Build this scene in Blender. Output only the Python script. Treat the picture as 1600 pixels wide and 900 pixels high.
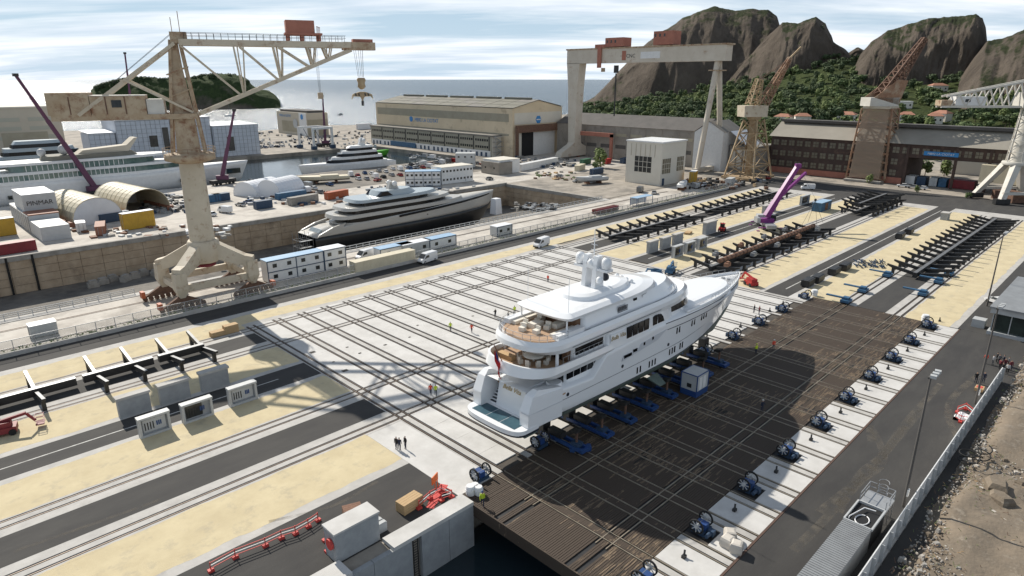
import bpy, bmesh, math, random
import numpy as np
from mathutils import Vector, Matrix
R = math.radians
random.seed(7)
for o in list(bpy.data.objects): bpy.data.objects.remove(o)
SC = bpy.context.scene
COL = SC.collection

# ---------------------------------------------------------------- camera
CAM_H = 43.34; FPX = 1022.0; AZ = R(45.15); PITCH = math.atan((450 - 122.8) / FPX)
FW = Vector((math.cos(AZ) * math.cos(PITCH), math.sin(AZ) * math.cos(PITCH), -math.sin(PITCH)))
RT = Vector((math.sin(AZ), -math.cos(AZ), 0))
UP = RT.cross(FW)
cam = bpy.data.cameras.new('camera'); camo = bpy.data.objects.new('camera', cam); COL.objects.link(camo)
cam.sensor_width = 36; cam.lens = FPX / 1600 * 36; cam.clip_start = 0.5; cam.clip_end = 60000
camo.matrix_world = Matrix(((RT.x, UP.x, -FW.x, 0), (RT.y, UP.y, -FW.y, 0), (RT.z, UP.z, -FW.z, CAM_H), (0, 0, 0, 1)))
SC.camera = camo

# ---------------------------------------------------------------- sun, sky, exposure
SUN_EL = R(37.4); SUN_OFF = R(4.8)           # sun stands over +Y, a little towards +X
sun = bpy.data.lights.new('sun', 'SUN'); suno = bpy.data.objects.new('sun', sun); COL.objects.link(suno)
sun.energy = 5.0; sun.angle = R(0.53); sun.color = (1.0, 0.94, 0.84)
sd = Vector((math.sin(SUN_OFF) * math.cos(SUN_EL), math.cos(SUN_OFF) * math.cos(SUN_EL), math.sin(SUN_EL)))
suno.rotation_euler = sd.to_track_quat('Z', 'Y').to_euler()
W = bpy.data.worlds.new('World'); SC.world = W; W.use_nodes = True
nt = W.node_tree; N = nt.nodes; L = nt.links
N.clear()
out = N.new('ShaderNodeOutputWorld'); bg = N.new('ShaderNodeBackground'); bg.inputs[1].default_value = 0.054
sky = N.new('ShaderNodeTexSky'); sky.sky_type = 'NISHITA'; sky.sun_disc = False
sky.sun_elevation = SUN_EL; sky.sun_rotation = SUN_OFF; sky.altitude = 30; sky.air_density = 1.1; sky.dust_density = 0.0; sky.ozone_density = 1.4
tc = N.new('ShaderNodeTexCoord'); sep = N.new('ShaderNodeSeparateXYZ'); L.new(tc.outputs['Generated'], sep.inputs[0])
def wmath(op, a, b):
    m = N.new('ShaderNodeMath'); m.operation = op
    for i, v in enumerate((a, b)):
        if v is None: continue
        if isinstance(v, (int, float)): m.inputs[i].default_value = v
        else: L.new(v, m.inputs[i])
    return m.outputs[0]
zc = wmath('ADD', wmath('MAXIMUM', sep.outputs[2], 0.0), 0.10)
cx = wmath('DIVIDE', sep.outputs[0], zc); cy = wmath('DIVIDE', sep.outputs[1], zc)
# clouds lie in long banks across the view: rotate the cloud plane to the view heading, stretch sideways
ca, sa = math.cos(AZ), math.sin(AZ)
dep = wmath('ADD', wmath('MULTIPLY', cx, ca), wmath('MULTIPLY', cy, sa))
lat = wmath('SUBTRACT', wmath('MULTIPLY', cx, sa), wmath('MULTIPLY', cy, ca))
comb = N.new('ShaderNodeCombineXYZ'); L.new(wmath('MULTIPLY', lat, 0.34), comb.inputs[0]); L.new(dep, comb.inputs[1])
nz = N.new('ShaderNodeTexNoise'); nz.inputs['Scale'].default_value = 0.95; nz.inputs['Detail'].default_value = 9; nz.inputs['Roughness'].default_value = 0.58
nz.inputs['Distortion'].default_value = 0.35
L.new(comb.outputs[0], nz.inputs['Vector'])
rp = N.new('ShaderNodeValToRGB'); rp.color_ramp.elements[0].position = 0.37; rp.color_ramp.elements[1].position = 0.58
L.new(nz.outputs[0], rp.inputs[0])
nz2 = N.new('ShaderNodeTexNoise'); nz2.inputs['Scale'].default_value = 2.3; nz2.inputs['Detail'].default_value = 6
L.new(comb.outputs[0], nz2.inputs['Vector'])
cr2 = N.new('ShaderNodeValToRGB'); cr2.color_ramp.elements[0].position = 0.3; cr2.color_ramp.elements[1].position = 0.7
cr2.color_ramp.elements[0].color = (12.2, 13.8, 15.8, 1); cr2.color_ramp.elements[1].color = (20.5, 20.6, 20.5, 1)
L.new(nz2.outputs[0], cr2.inputs[0])
# pale haze towards the horizon, thinner broken cloud overhead
hz = N.new('ShaderNodeMixRGB'); hz.inputs[2].default_value = (9.4, 12.5, 16.0, 1)
L.new(wmath('MULTIPLY', wmath('POWER', 2.718, wmath('MULTIPLY', wmath('MAXIMUM', sep.outputs[2], 0.0), -3.0)), 0.85), hz.inputs[0]); L.new(sky.outputs[0], hz.inputs[1])
mr = N.new('ShaderNodeMapRange'); mr.inputs[1].default_value = 0.10; mr.inputs[2].default_value = 0.5; mr.inputs[3].default_value = 0.88; mr.inputs[4].default_value = 0.30; L.new(sep.outputs[2], mr.inputs[0])
mx = N.new('ShaderNodeMixRGB'); L.new(wmath('MULTIPLY', rp.outputs[0], mr.outputs[0]), mx.inputs[0]); L.new(hz.outputs[0], mx.inputs[1]); L.new(cr2.outputs[0], mx.inputs[2])
L.new(mx.outputs[0], bg.inputs[0]); L.new(bg.outputs[0], out.inputs[0])
SC.view_settings.view_transform = 'Standard'; SC.view_settings.look = 'None'; SC.view_settings.gamma = 1; SC.view_settings.exposure = 0.17
SC.view_settings.use_curve_mapping = False
SC.cycles.max_bounces = 6; SC.cycles.diffuse_bounces = 3; SC.cycles.glossy_bounces = 3; SC.cycles.transparent_max_bounces = 8
SC.cycles.caustics_reflective = False; SC.cycles.caustics_refractive = False

# ---------------------------------------------------------------- helpers
def at(x, y, z=0.0):
    """point of the plane z that the photograph shows at pixel x, y (1600 x 900)"""
    d = FW * FPX + RT * (x - 800) - UP * (y - 450)
    t = (z - CAM_H) / d.z
    return Vector((d.x * t, d.y * t, z))

class MB:
    """collects shapes into one mesh"""
    def __init__(s): s.v = []; s.f = []; s.m = []; s.smooth = []
    def add(s, vs, fs, mi=0, sm=False):
        b = len(s.v); s.v += [tuple(p) for p in vs]
        for f in fs: s.f.append(tuple(b + i for i in f)); s.m.append(mi); s.smooth.append(sm)
        return s
    def box(s, c, d, rz=0.0, mi=0, taper=(1, 1)):
        cx, cy, cz = c; dx, dy, dz = d[0] / 2, d[1] / 2, d[2] / 2
        co, si = math.cos(rz), math.sin(rz); vs = []
        for z, k in ((-dz, (1, 1)), (dz, taper)):
            for x, y in ((-dx, -dy), (dx, -dy), (dx, dy), (-dx, dy)):
                x *= k[0]; y *= k[1]
                vs.append((cx + x * co - y * si, cy + x * si + y * co, cz + z))
        return s.add(vs, [(3, 2, 1, 0), (4, 5, 6, 7), (0, 1, 5, 4), (1, 2, 6, 5), (2, 3, 7, 6), (3, 0, 4, 7)], mi)
    def b2(s, x0, x1, y0, y1, z0, z1, mi=0):
        return s.box(((x0 + x1) / 2, (y0 + y1) / 2, (z0 + z1) / 2), (x1 - x0, y1 - y0, z1 - z0), 0, mi)
    def bar(s, a, b, w, h=None, mi=0):
        """square bar from a to b"""
        a = Vector(a); b = Vector(b); h = h or w; d = (b - a)
        if d.length < 1e-6: return s
        d.normalize(); u = d.cross(Vector((0, 0, 1)))
        if u.length < 1e-3: u = Vector((1, 0, 0))
        u.normalize(); v = u.cross(d)
        vs = []
        for p in (a, b):
            for i, j in ((-1, -1), (1, -1), (1, 1), (-1, 1)): vs.append(p + u * (i * w / 2) + v * (j * h / 2))
        return s.add(vs, [(0, 1, 2, 3), (7, 6, 5, 4), (4, 5, 1, 0), (5, 6, 2, 1), (6, 7, 3, 2), (7, 4, 0, 3)], mi)
    def tube(s, a, b, r, r2=None, n=8, mi=0, cap=True):
        a = Vector(a); b = Vector(b); r2 = r if r2 is None else r2; d = (b - a).normalized()
        u = d.cross(Vector((0, 0, 1)))
        if u.length < 1e-3: u = Vector((1, 0, 0))
        u.normalize(); v = u.cross(d); vs = []
        for p, rr in ((a, r), (b, r2)):
            for i in range(n):
                t = 2 * math.pi * i / n; vs.append(p + u * (rr * math.cos(t)) + v * (rr * math.sin(t)))
        s.add(vs, [(i, i + n, (i + 1) % n + n, (i + 1) % n) for i in range(n)], mi, True)
        if cap: s.add(vs, [tuple(range(n)), tuple(range(2 * n - 1, n - 1, -1))], mi)
        return s
    def path(s, pts, r, n=6, mi=0):
        for a, b in zip(pts[:-1], pts[1:]): s.tube(a, b, r, n=n, mi=mi)
        return s
    def prism(s, poly, z0, z1, mi=0, top=None, sm=False):
        """vertical extrusion of a plan outline (counter-clockwise); top = other outline for the upper rim"""
        n = len(poly); top = top or poly
        vs = [(p[0], p[1], z0) for p in poly] + [(p[0], p[1], z1) for p in top]
        s.add(vs, [(i, (i + 1) % n, (i + 1) % n + n, i + n) for i in range(n)], mi, sm)
        return s.add(vs, [tuple(range(n - 1, -1, -1)), tuple(range(n, 2 * n))], mi)
    def side(s, poly, y0, y1, mi=0):
        """extrude an x-z outline along y"""
        n = len(poly); vs = [(p[0], y0, p[1]) for p in poly] + [(p[0], y1, p[1]) for p in poly]
        s.add(vs, [(i, (i + 1) % n, (i + 1) % n + n, i + n) for i in range(n)], mi)
        return s.add(vs, [tuple(range(n - 1, -1, -1)), tuple(range(n, 2 * n))], mi)
    def yz(s, poly, x0, x1, mi=0):
        n = len(poly); vs = [(x0, p[0], p[1]) for p in poly] + [(x1, p[0], p[1]) for p in poly]
        s.add(vs, [(i, (i + 1) % n, (i + 1) % n + n, i + n) for i in range(n)], mi)
        return s.add(vs, [tuple(range(n - 1, -1, -1)), tuple(range(n, 2 * n))], mi)
    def loft(s, rings, mi=0, closed=True, cap=True, sm=True):
        n = len(rings[0]); vs = [p for r in rings for p in r]; fs = []
        for k in range(len(rings) - 1):
            for i in range(n if closed else n - 1):
                j = (i + 1) % n; fs.append((k * n + i, k * n + j, (k + 1) * n + j, (k + 1) * n + i))
        s.add(vs, fs, mi, sm)
        if cap: s.add(vs, [tuple(range(n - 1, -1, -1)), tuple((len(rings) - 1) * n + i for i in range(n))], mi)
        return s
    def tiers(s, rings, mi=0):
        """loft with crisp edges between its rings"""
        for a, b in zip(rings[:-1], rings[1:]): s.loft([a, b], mi, cap=False)
        n = len(rings[0]); s.add(rings[0], [tuple(range(n - 1, -1, -1))], mi); s.add(rings[-1], [tuple(range(n))], mi); return s
    def lathe(s, prof, c=(0, 0, 0), n=16, mi=0):
        rings = [[(c[0] + r * math.cos(2 * math.pi * i / n), c[1] + r * math.sin(2 * math.pi * i / n), c[2] + z) for i in range(n)] for r, z in prof]
        return s.loft(rings, mi)
    def ball(s, c, r, n=12, m=7, mi=0, sz=1.0):
        return s.lathe([(max(1e-3, r * math.sin(math.pi * k / m)), -r * sz * math.cos(math.pi * k / m)) for k in range(m + 1)], c, n, mi)
    def mesh(s, name, mats):
        me = bpy.data.meshes.new(name); me.from_pydata(s.v, [], s.f)
        for mt in (mats if isinstance(mats, (list, tuple)) else [mats]): me.materials.append(M[mt] if isinstance(mt, str) else mt)
        me.polygons.foreach_set('material_index', s.m); me.polygons.foreach_set('use_smooth', s.smooth)
        bm = bmesh.new(); bm.from_mesh(me); bmesh.ops.recalc_face_normals(bm, faces=bm.faces); bm.to_mesh(me); bm.free()
        me.update(); return me
    def build(s, name, mats, parent=None, loc=None, rz=0.0):
        return link(name, s.mesh(name, mats), parent, loc, rz)

def link(name, me, parent=None, loc=None, rz=0.0):
    o = bpy.data.objects.new(name, me); COL.objects.link(o)
    if parent: o.parent = parent
    if loc is not None: o.location = loc
    if rz: o.rotation_euler = (0, 0, rz)
    return o
def tag(o, label, cat, group=None):
    o['label'] = label; o['category'] = cat
    if group: o['group'] = group
    return o
def struct(o): o['kind'] = 'structure'; return o
def stuff(o): o['kind'] = 'stuff'; return o
def thing(name, label, cat, loc=(0, 0, 0), rz=0.0, group=None):
    o = bpy.data.objects.new(name, None); COL.objects.link(o); o.empty_display_size = 0.5
    o.location = loc; o.rotation_euler = (0, 0, rz)
    return tag(o, label, cat, group)
def dup(root, loc, rz=0.0, label=None, group=None, mats=None):
    r = root.copy(); COL.objects.link(r); r.location = loc; r.rotation_euler = (0, 0, rz)
    if label: r['label'] = label
    if group: r['group'] = group
    def rec(src, dst):
        for ch in src.children:
            c = ch.copy(); COL.objects.link(c); c.parent = dst; rec(ch, c)
    rec(root, r)
    return r
def remat(o, i, m):
    """object-level material in slot i"""
    o.material_slots[i].link = 'OBJECT'; o.material_slots[i].material = M[m]

def text(name, body, size, mt, parent, loc, rot, shear=0.0, sx=1.0, extrude=0.015):
    cu = bpy.data.curves.new(name, 'FONT'); cu.body = body; cu.size = size; cu.shear = shear; cu.extrude = extrude; cu.align_x = 'CENTER'; cu.resolution_u = 2
    tmp = bpy.data.objects.new(name, cu); COL.objects.link(tmp)
    me = bpy.data.meshes.new_from_object(tmp); bpy.data.objects.remove(tmp); me.materials.clear(); me.materials.append(M[mt])
    o = link(name, me, parent, loc); o.rotation_euler = rot; o.scale = (sx, 1, 1); return o
# ---------------------------------------------------------------- materials
M = {}
def mat(name, col, rough=0.7, col2=None, scale=1.0, detail=5, metal=0.0, bump=0.0, bscale=None, stretch=None, lo=0.35, hi=0.65,
        stain=None, stain_scale=0.2, stain_lo=0.55, stain_hi=0.75, spec=None, emit=None):
    m = bpy.data.materials.new(name); m.use_nodes = True; t = m.node_tree; b = t.nodes['Principled BSDF']
    b.inputs['Base Color'].default_value = (*col, 1); b.inputs['Roughness'].default_value = rough; b.inputs['Metallic'].default_value = metal
    if spec is not None: b.inputs['Specular IOR Level'].default_value = spec
    if col2 or bump or stain:
        c = t.nodes.new('ShaderNodeNewGeometry'); mp = t.nodes.new('ShaderNodeMapping'); t.links.new(c.outputs['Position'], mp.inputs[0])
        if stretch: mp.inputs['Scale'].default_value = stretch
        cur = None
        if col2:
            n = t.nodes.new('ShaderNodeTexNoise'); n.inputs['Scale'].default_value = scale; n.inputs['Detail'].default_value = detail
            n.inputs['Roughness'].default_value = 0.65
            t.links.new(mp.outputs[0], n.inputs['Vector'])
            r = t.nodes.new('ShaderNodeValToRGB'); r.color_ramp.elements[0].position = lo; r.color_ramp.elements[1].position = hi
            r.color_ramp.elements[0].color = (*col, 1); r.color_ramp.elements[1].color = (*col2, 1)
            t.links.new(n.outputs[0], r.inputs[0]); cur = r.outputs[0]
        if stain:
            n2 = t.nodes.new('ShaderNodeTexNoise'); n2.inputs['Scale'].default_value = stain_scale; n2.inputs['Detail'].default_value = 8; n2.inputs['Roughness'].default_value = 0.7
            t.links.new(mp.outputs[0], n2.inputs['Vector'])
            r2 = t.nodes.new('ShaderNodeValToRGB'); r2.color_ramp.elements[0].position = stain_lo; r2.color_ramp.elements[1].position = stain_hi
            t.links.new(n2.outputs[0], r2.inputs[0])
            mxx = t.nodes.new('ShaderNodeMixRGB'); t.links.new(r2.outputs[0], mxx.inputs[0])
            if cur: t.links.new(cur, mxx.inputs[1])
            else: mxx.inputs[1].default_value = (*col, 1)
            mxx.inputs[2].default_value = (*stain, 1); cur = mxx.outputs[0]
        if cur: t.links.new(cur, b.inputs['Base Color'])
        if bump:
            n3 = t.nodes.new('ShaderNodeTexNoise'); n3.inputs['Scale'].default_value = bscale or scale * 4; n3.inputs['Detail'].default_value = 6
            t.links.new(mp.outputs[0], n3.inputs['Vector'])
            bp = t.nodes.new('ShaderNodeBump'); bp.inputs['Strength'].default_value = min(1, bump); bp.inputs['Distance'].default_value = 0.1
            t.links.new(n3.outputs[0], bp.inputs['Height']); t.links.new(bp.outputs[0], b.inputs['Normal'])
    if emit:
        b.inputs['Emission Color'].default_value = (*emit[0], 1); b.inputs['Emission Strength'].default_value = emit[1]
    M[name] = m; return m

mat('concrete', (0.60, 0.585, 0.56), 0.85, (0.50, 0.485, 0.46), 0.35, 9, stain=(0.40, 0.385, 0.36), stain_scale=0.12, stain_lo=0.56, stain_hi=0.82, bump=0.1, bscale=3)
mat('concrete_strip', (0.50, 0.48, 0.45), 0.85, (0.40, 0.385, 0.36), 0.5, 9, stain=(0.30, 0.285, 0.265), stain_scale=0.15)
mat('concrete_old', (0.36, 0.34, 0.31), 0.9, (0.27, 0.255, 0.23), 0.4, 9, stain=(0.19, 0.17, 0.145), stain_scale=0.3, stain_lo=0.5)
mat('quay_white', (0.58, 0.54, 0.48), 0.88, (0.45, 0.41, 0.36), 0.2, 10, stain=(0.30, 0.27, 0.235), stain_scale=0.09, stain_lo=0.48, stain_hi=0.66)
mat('quay_tan', (0.38, 0.335, 0.28), 0.9, (0.26, 0.23, 0.19), 0.14, 10, stain=(0.165, 0.15, 0.13), stain_scale=0.07, stain_lo=0.47, stain_hi=0.66)
mat('block_grey', (0.36, 0.37, 0.375), 0.85, (0.29, 0.30, 0.305), 0.8, 7)
mat('cream', (0.61, 0.52, 0.335), 0.95, (0.52, 0.435, 0.275), 0.3, 11, stain=(0.42, 0.365, 0.26), stain_scale=0.45, stain_lo=0.53, stain_hi=0.72, bump=0.2, bscale=8)
mat('asphalt', (0.036, 0.034, 0.033), 0.9, (0.054, 0.051, 0.047), 0.35, 11, stain=(0.095, 0.088, 0.078), stain_scale=0.13, stain_lo=0.58, stain_hi=0.85, bump=0.15, bscale=10, stretch=(0.35, 1, 1))
mat('line_white', (0.62, 0.61, 0.58), 0.8, (0.34, 0.33, 0.31), 1.2, 8)
mat('groove', (0.05, 0.045, 0.04), 0.9, (0.09, 0.075, 0.06), 1.0, 5)
mat('rail_steel', (0.16, 0.12, 0.09), 0.55, (0.10, 0.075, 0.06), 2.0, 5, metal=0.4)
mat('rail_bright', (0.36, 0.31, 0.24), 0.5, (0.24, 0.20, 0.15), 1.0, 5, metal=0.3)
mat('dock_stone', (0.50, 0.40, 0.29), 0.92, (0.36, 0.275, 0.19), 0.22, 9, stain=(0.18, 0.14, 0.105), stain_scale=0.16, stain_lo=0.52, stain_hi=0.72, bump=0.6, bscale=1.2)
mat('dock_joint', (0.15, 0.12, 0.09), 0.95, (0.15, 0.12, 0.09), 0.4, 6)
mat('dock_floor', (0.20, 0.18, 0.155), 0.9, (0.08, 0.075, 0.068), 0.15, 9, stain=(0.22, 0.20, 0.165), stain_scale=0.2)
mat('earth', (0.225, 0.18, 0.132), 0.95, (0.145, 0.118, 0.088), 0.35, 10, stain=(0.31, 0.265, 0.21), stain_scale=0.7, bump=1.0, bscale=2.0)
mat('earth_dark', (0.12, 0.10, 0.08), 0.95, (0.07, 0.06, 0.052), 0.6, 9, bump=0.9, bscale=2)
mat('land', (0.27, 0.235, 0.185), 0.95, (0.20, 0.175, 0.135), 0.02, 9, stain=(0.14, 0.13, 0.10), stain_scale=0.03)
mat('grass', (0.10, 0.11, 0.045), 0.95, (0.17, 0.15, 0.07), 1.2, 8)
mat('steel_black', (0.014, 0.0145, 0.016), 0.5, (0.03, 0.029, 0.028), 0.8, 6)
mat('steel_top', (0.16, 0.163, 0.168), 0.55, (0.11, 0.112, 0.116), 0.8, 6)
mat('rust', (0.19, 0.105, 0.068), 0.85, (0.10, 0.056, 0.04), 1.5, 8)
mat('rust_pipe', (0.30, 0.17, 0.11), 0.8, (0.20, 0.10, 0.06), 1.2, 8)
mat('crane_cream', (0.58, 0.51, 0.40), 0.7, (0.50, 0.43, 0.325), 0.25, 8, stain=(0.24, 0.12, 0.06), stain_scale=0.55, stain_lo=0.55, stain_hi=0.74)
mat('crane_rusty', (0.47, 0.38, 0.27), 0.8, (0.38, 0.28, 0.18), 0.4, 8, stain=(0.21, 0.095, 0.048), stain_scale=0.5, stain_lo=0.48, stain_hi=0.66)
mat('crane_brown', (0.33, 0.20, 0.125), 0.85, (0.24, 0.13, 0.08), 0.5, 8, stain=(0.42, 0.34, 0.25), stain_scale=0.3, stain_lo=0.5, stain_hi=0.7)
mat('crane_yellow', (0.42, 0.32, 0.20), 0.8, (0.33, 0.23, 0.13), 0.6, 8, stain=(0.24, 0.12, 0.06), stain_scale=0.6)
mat('crane_white', (0.62, 0.60, 0.55), 0.65, (0.54, 0.51, 0.45), 0.3, 8, stain=(0.32, 0.20, 0.12), stain_scale=0.35, stain_lo=0.6, stain_hi=0.78)
mat('house_red', (0.40, 0.165, 0.115), 0.8, (0.33, 0.13, 0.09), 0.4, 7)
mat('yacht_white', (0.80, 0.81, 0.82), 0.10, spec=0.6)
mat('yacht_wood', (0.16, 0.085, 0.045), 0.45, (0.12, 0.06, 0.032), 1.2, 5)
mat('yacht_deck', (0.46, 0.31, 0.20), 0.6, (0.38, 0.245, 0.15), 1.5, 6, stretch=(0.3, 4, 1))
mat('yacht_cream', (0.72, 0.68, 0.60), 0.8)
mat('yacht_glass', (0.006, 0.007, 0.009), 0.12, spec=0.3)
mat('yacht_line', (0.02, 0.024, 0.035), 0.3)
mat('yacht_grey', (0.55, 0.57, 0.60), 0.3)
mat('antifoul', (0.085, 0.115, 0.10), 0.75, (0.13, 0.165, 0.145), 0.5, 9, stain=(0.20, 0.23, 0.20), stain_scale=0.3, stain_lo=0.56, stain_hi=0.75)
mat('swim_blue', (0.035, 0.085, 0.115), 0.3, (0.05, 0.11, 0.14), 1, 4)
mat('gold', (0.42, 0.31, 0.12), 0.35, metal=0.7)
mat('flag_red', (0.52, 0.02, 0.022), 0.8)
mat('flag_navy', (0.02, 0.03, 0.15), 0.8)
mat('hull_black', (0.010, 0.012, 0.014), 0.3, (0.02, 0.022, 0.024), 0.4, 6)
mat('hull_silver', (0.46, 0.445, 0.41), 0.3)
mat('hull_silverblue', (0.38, 0.43, 0.455), 0.25)
mat('hull_navy', (0.012, 0.018, 0.04), 0.25)
mat('glass_green', (0.07, 0.13, 0.12), 0.08, (0.12, 0.19, 0.17), 0.6, 3, spec=0.7)
mat('white_paint', (0.74, 0.74, 0.73), 0.5, (0.66, 0.66, 0.65), 0.8, 6)
mat('white_wrap', (0.62, 0.645, 0.69), 0.6, (0.54, 0.565, 0.61), 0.3, 7)
mat('white_tarp', (0.75, 0.76, 0.78), 0.5)
mat('cream_box', (0.62, 0.56, 0.42), 0.6, (0.55, 0.49, 0.36), 0.7, 6)
mat('tan_wall', (0.70, 0.58, 0.41), 0.85, (0.63, 0.515, 0.355), 0.08, 8, stain=(0.35, 0.28, 0.19), stain_scale=0.12, stain_lo=0.55)
mat('tan_band', (0.38, 0.345, 0.26), 0.85, (0.33, 0.295, 0.22), 0.2, 6)
mat('tan_pale', (0.68, 0.64, 0.555), 0.85, (0.62, 0.58, 0.50), 0.1, 7)
mat('hall_beige', (0.55, 0.495, 0.40), 0.85, (0.49, 0.44, 0.355), 0.08, 7)
mat('hall_beige_band', (0.42, 0.41, 0.34), 0.85)
mat('roof_grey', (0.22, 0.205, 0.18), 0.85, (0.16, 0.15, 0.135), 0.15, 8, stain=(0.30, 0.275, 0.235), stain_scale=0.08)
mat('roof_olive', (0.20, 0.19, 0.15), 0.8, (0.155, 0.148, 0.12), 0.2, 7)
mat('roof_shed', (0.31, 0.285, 0.24), 0.85, (0.26, 0.238, 0.20), 0.1, 8)
mat('roof_dark', (0.115, 0.105, 0.098), 0.85, (0.085, 0.08, 0.074), 0.2, 7)
mat('annex_wall', (0.36, 0.34, 0.27), 0.8, (0.31, 0.29, 0.23), 0.2, 6)
mat('shed_wall', (0.33, 0.30, 0.26), 0.9, (0.24, 0.215, 0.185), 0.12, 8, stain=(0.11, 0.095, 0.08), stain_scale=0.2)
mat('brick_brown', (0.085, 0.055, 0.045), 0.9, (0.058, 0.039, 0.033), 0.3, 8, stain=(0.16, 0.10, 0.075), stain_scale=0.25)
mat('pane_dull', (0.13, 0.115, 0.085), 0.3, (0.20, 0.18, 0.13), 0.35, 4)
mat('pane_dark', (0.02, 0.022, 0.024), 0.15, (0.045, 0.047, 0.045), 0.6, 3)
mat('glass_dark', (0.012, 0.018, 0.018), 0.06, (0.03, 0.045, 0.04), 0.3, 4, spec=0.6)
mat('dark', (0.012, 0.012, 0.013), 0.8)
mat('grey_metal', (0.30, 0.31, 0.315), 0.5, (0.24, 0.245, 0.25), 0.6, 6, metal=0.2)
mat('grey_light', (0.48, 0.49, 0.49), 0.55, (0.42, 0.43, 0.43), 0.6, 6)
mat('galv', (0.42, 0.43, 0.44), 0.45, (0.34, 0.35, 0.36), 0.9, 6, metal=0.35)
mat('blue', (0.016, 0.055, 0.21), 0.5, (0.022, 0.065, 0.17), 0.8, 6)
mat('blue_box', (0.045, 0.13, 0.24), 0.6, (0.035, 0.10, 0.18), 0.6, 6)
mat('blue_roof', (0.28, 0.43, 0.60), 0.45, (0.35, 0.49, 0.64), 0.5, 5)
mat('blue_dark', (0.022, 0.05, 0.10), 0.6, (0.03, 0.06, 0.11), 0.7, 5)
mat('blue_sign', (0.03, 0.22, 0.52), 0.5)
mat('red', (0.42, 0.028, 0.022), 0.5, (0.34, 0.022, 0.02), 0.8, 5)
mat('red_dark', (0.22, 0.022, 0.03), 0.6, (0.17, 0.02, 0.025), 0.7, 5)
mat('red_bright', (0.55, 0.06, 0.05), 0.6)  # stronger red of barriers, hose reel, table cloth and mat
mat('orange', (0.72, 0.15, 0.02), 0.6)
mat('orange_box', (0.44, 0.11, 0.04), 0.6, (0.36, 0.09, 0.035), 0.7, 5)
mat('yellow_box', (0.52, 0.31, 0.03), 0.6, (0.44, 0.26, 0.03), 0.6, 5)
mat('brown_box', (0.30, 0.135, 0.085), 0.7, (0.25, 0.11, 0.07), 0.6, 5)
mat('green_box', (0.03, 0.12, 0.06), 0.6)
mat('green_hull', (0.10, 0.42, 0.035), 0.4)
mat('purple', (0.20, 0.022, 0.19), 0.4, (0.16, 0.02, 0.15), 0.6, 5)
mat('purple_dull', (0.10, 0.03, 0.07), 0.6)
mat('wood_pale', (0.52, 0.36, 0.19), 0.8, (0.44, 0.29, 0.15), 2.0, 6, stretch=(1, 6, 6))
mat('wood_brown', (0.22, 0.11, 0.065), 0.8, (0.16, 0.08, 0.05), 2.0, 6)
mat('tyre', (0.015, 0.015, 0.015), 0.9)
mat('skin', (0.42, 0.25, 0.17), 0.6)
mat('hair', (0.03, 0.022, 0.018), 0.7)
mat('cloth_black', (0.014, 0.014, 0.016), 0.9)
mat('cloth_navy', (0.02, 0.026, 0.05), 0.9)
mat('cloth_grey', (0.15, 0.15, 0.155), 0.9)
mat('cloth_white', (0.60, 0.59, 0.57), 0.9)
mat('cloth_maroon', (0.13, 0.022, 0.03), 0.9)
mat('hivis_yellow', (0.52, 0.66, 0.03), 0.7)
mat('hivis_red', (0.72, 0.08, 0.04), 0.7)
mat('plastic_white', (0.75, 0.75, 0.75), 0.4)
mat('leaf_dark', (0.045, 0.072, 0.030), 0.85, (0.083, 0.117, 0.045), 0.35, 5)
mat('leaf_mid', (0.071, 0.112, 0.037), 0.85, (0.124, 0.163, 0.056), 0.35, 5)
mat('leaf_light', (0.112, 0.158, 0.048), 0.85, (0.173, 0.210, 0.069), 0.35, 5)
mat('bark', (0.10, 0.075, 0.055), 0.9)
mat('house_wall', (0.78, 0.73, 0.66), 0.85)
mat('roof_tile', (0.40, 0.19, 0.12), 0.85, (0.32, 0.15, 0.10), 0.5, 6)
mat('sunlit_steel', (0.33, 0.335, 0.34), 0.45, (0.25, 0.255, 0.26), 0.8, 6, metal=0.2)  # sun on the black cradle tops, painted as a pale steel tone
mat('rust_line', (0.10, 0.06, 0.045), 0.9)
mat('gantry_cream', (0.60, 0.545, 0.46), 0.65, (0.53, 0.47, 0.385), 0.2, 8, stain=(0.33, 0.20, 0.12), stain_scale=0.3, stain_lo=0.58, stain_hi=0.76)
# ================================================================ special materials
def node_mat(name):
    m = bpy.data.materials.new(name); m.use_nodes = True; M[name] = m
    t = m.node_tree; return m, t, t.nodes['Principled BSDF']
def nn(t, typ, **kw):
    n = t.nodes.new(typ)
    for k, v in kw.items():
        if k in n.inputs: n.inputs[k].default_value = v
        else: setattr(n, k, v)
    return n
# sea
m, t, b = node_mat('sea'); b.inputs['Base Color'].default_value = (0.035, 0.065, 0.09, 1); b.inputs['Roughness'].default_value = 0.27
c = nn(t, 'ShaderNodeTexCoord'); mp = nn(t, 'ShaderNodeMapping'); t.links.new(c.outputs['Object'], mp.inputs[0]); mp.inputs['Scale'].default_value = (1, 1, 1)
n1 = nn(t, 'ShaderNodeTexNoise', Scale=0.05, Detail=10.0, Roughness=0.78); t.links.new(mp.outputs[0], n1.inputs['Vector'])
bp = nn(t, 'ShaderNodeBump', Strength=0.75, Distance=5.0); t.links.new(n1.outputs[0], bp.inputs['Height']); t.links.new(bp.outputs[0], b.inputs['Normal'])
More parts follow.
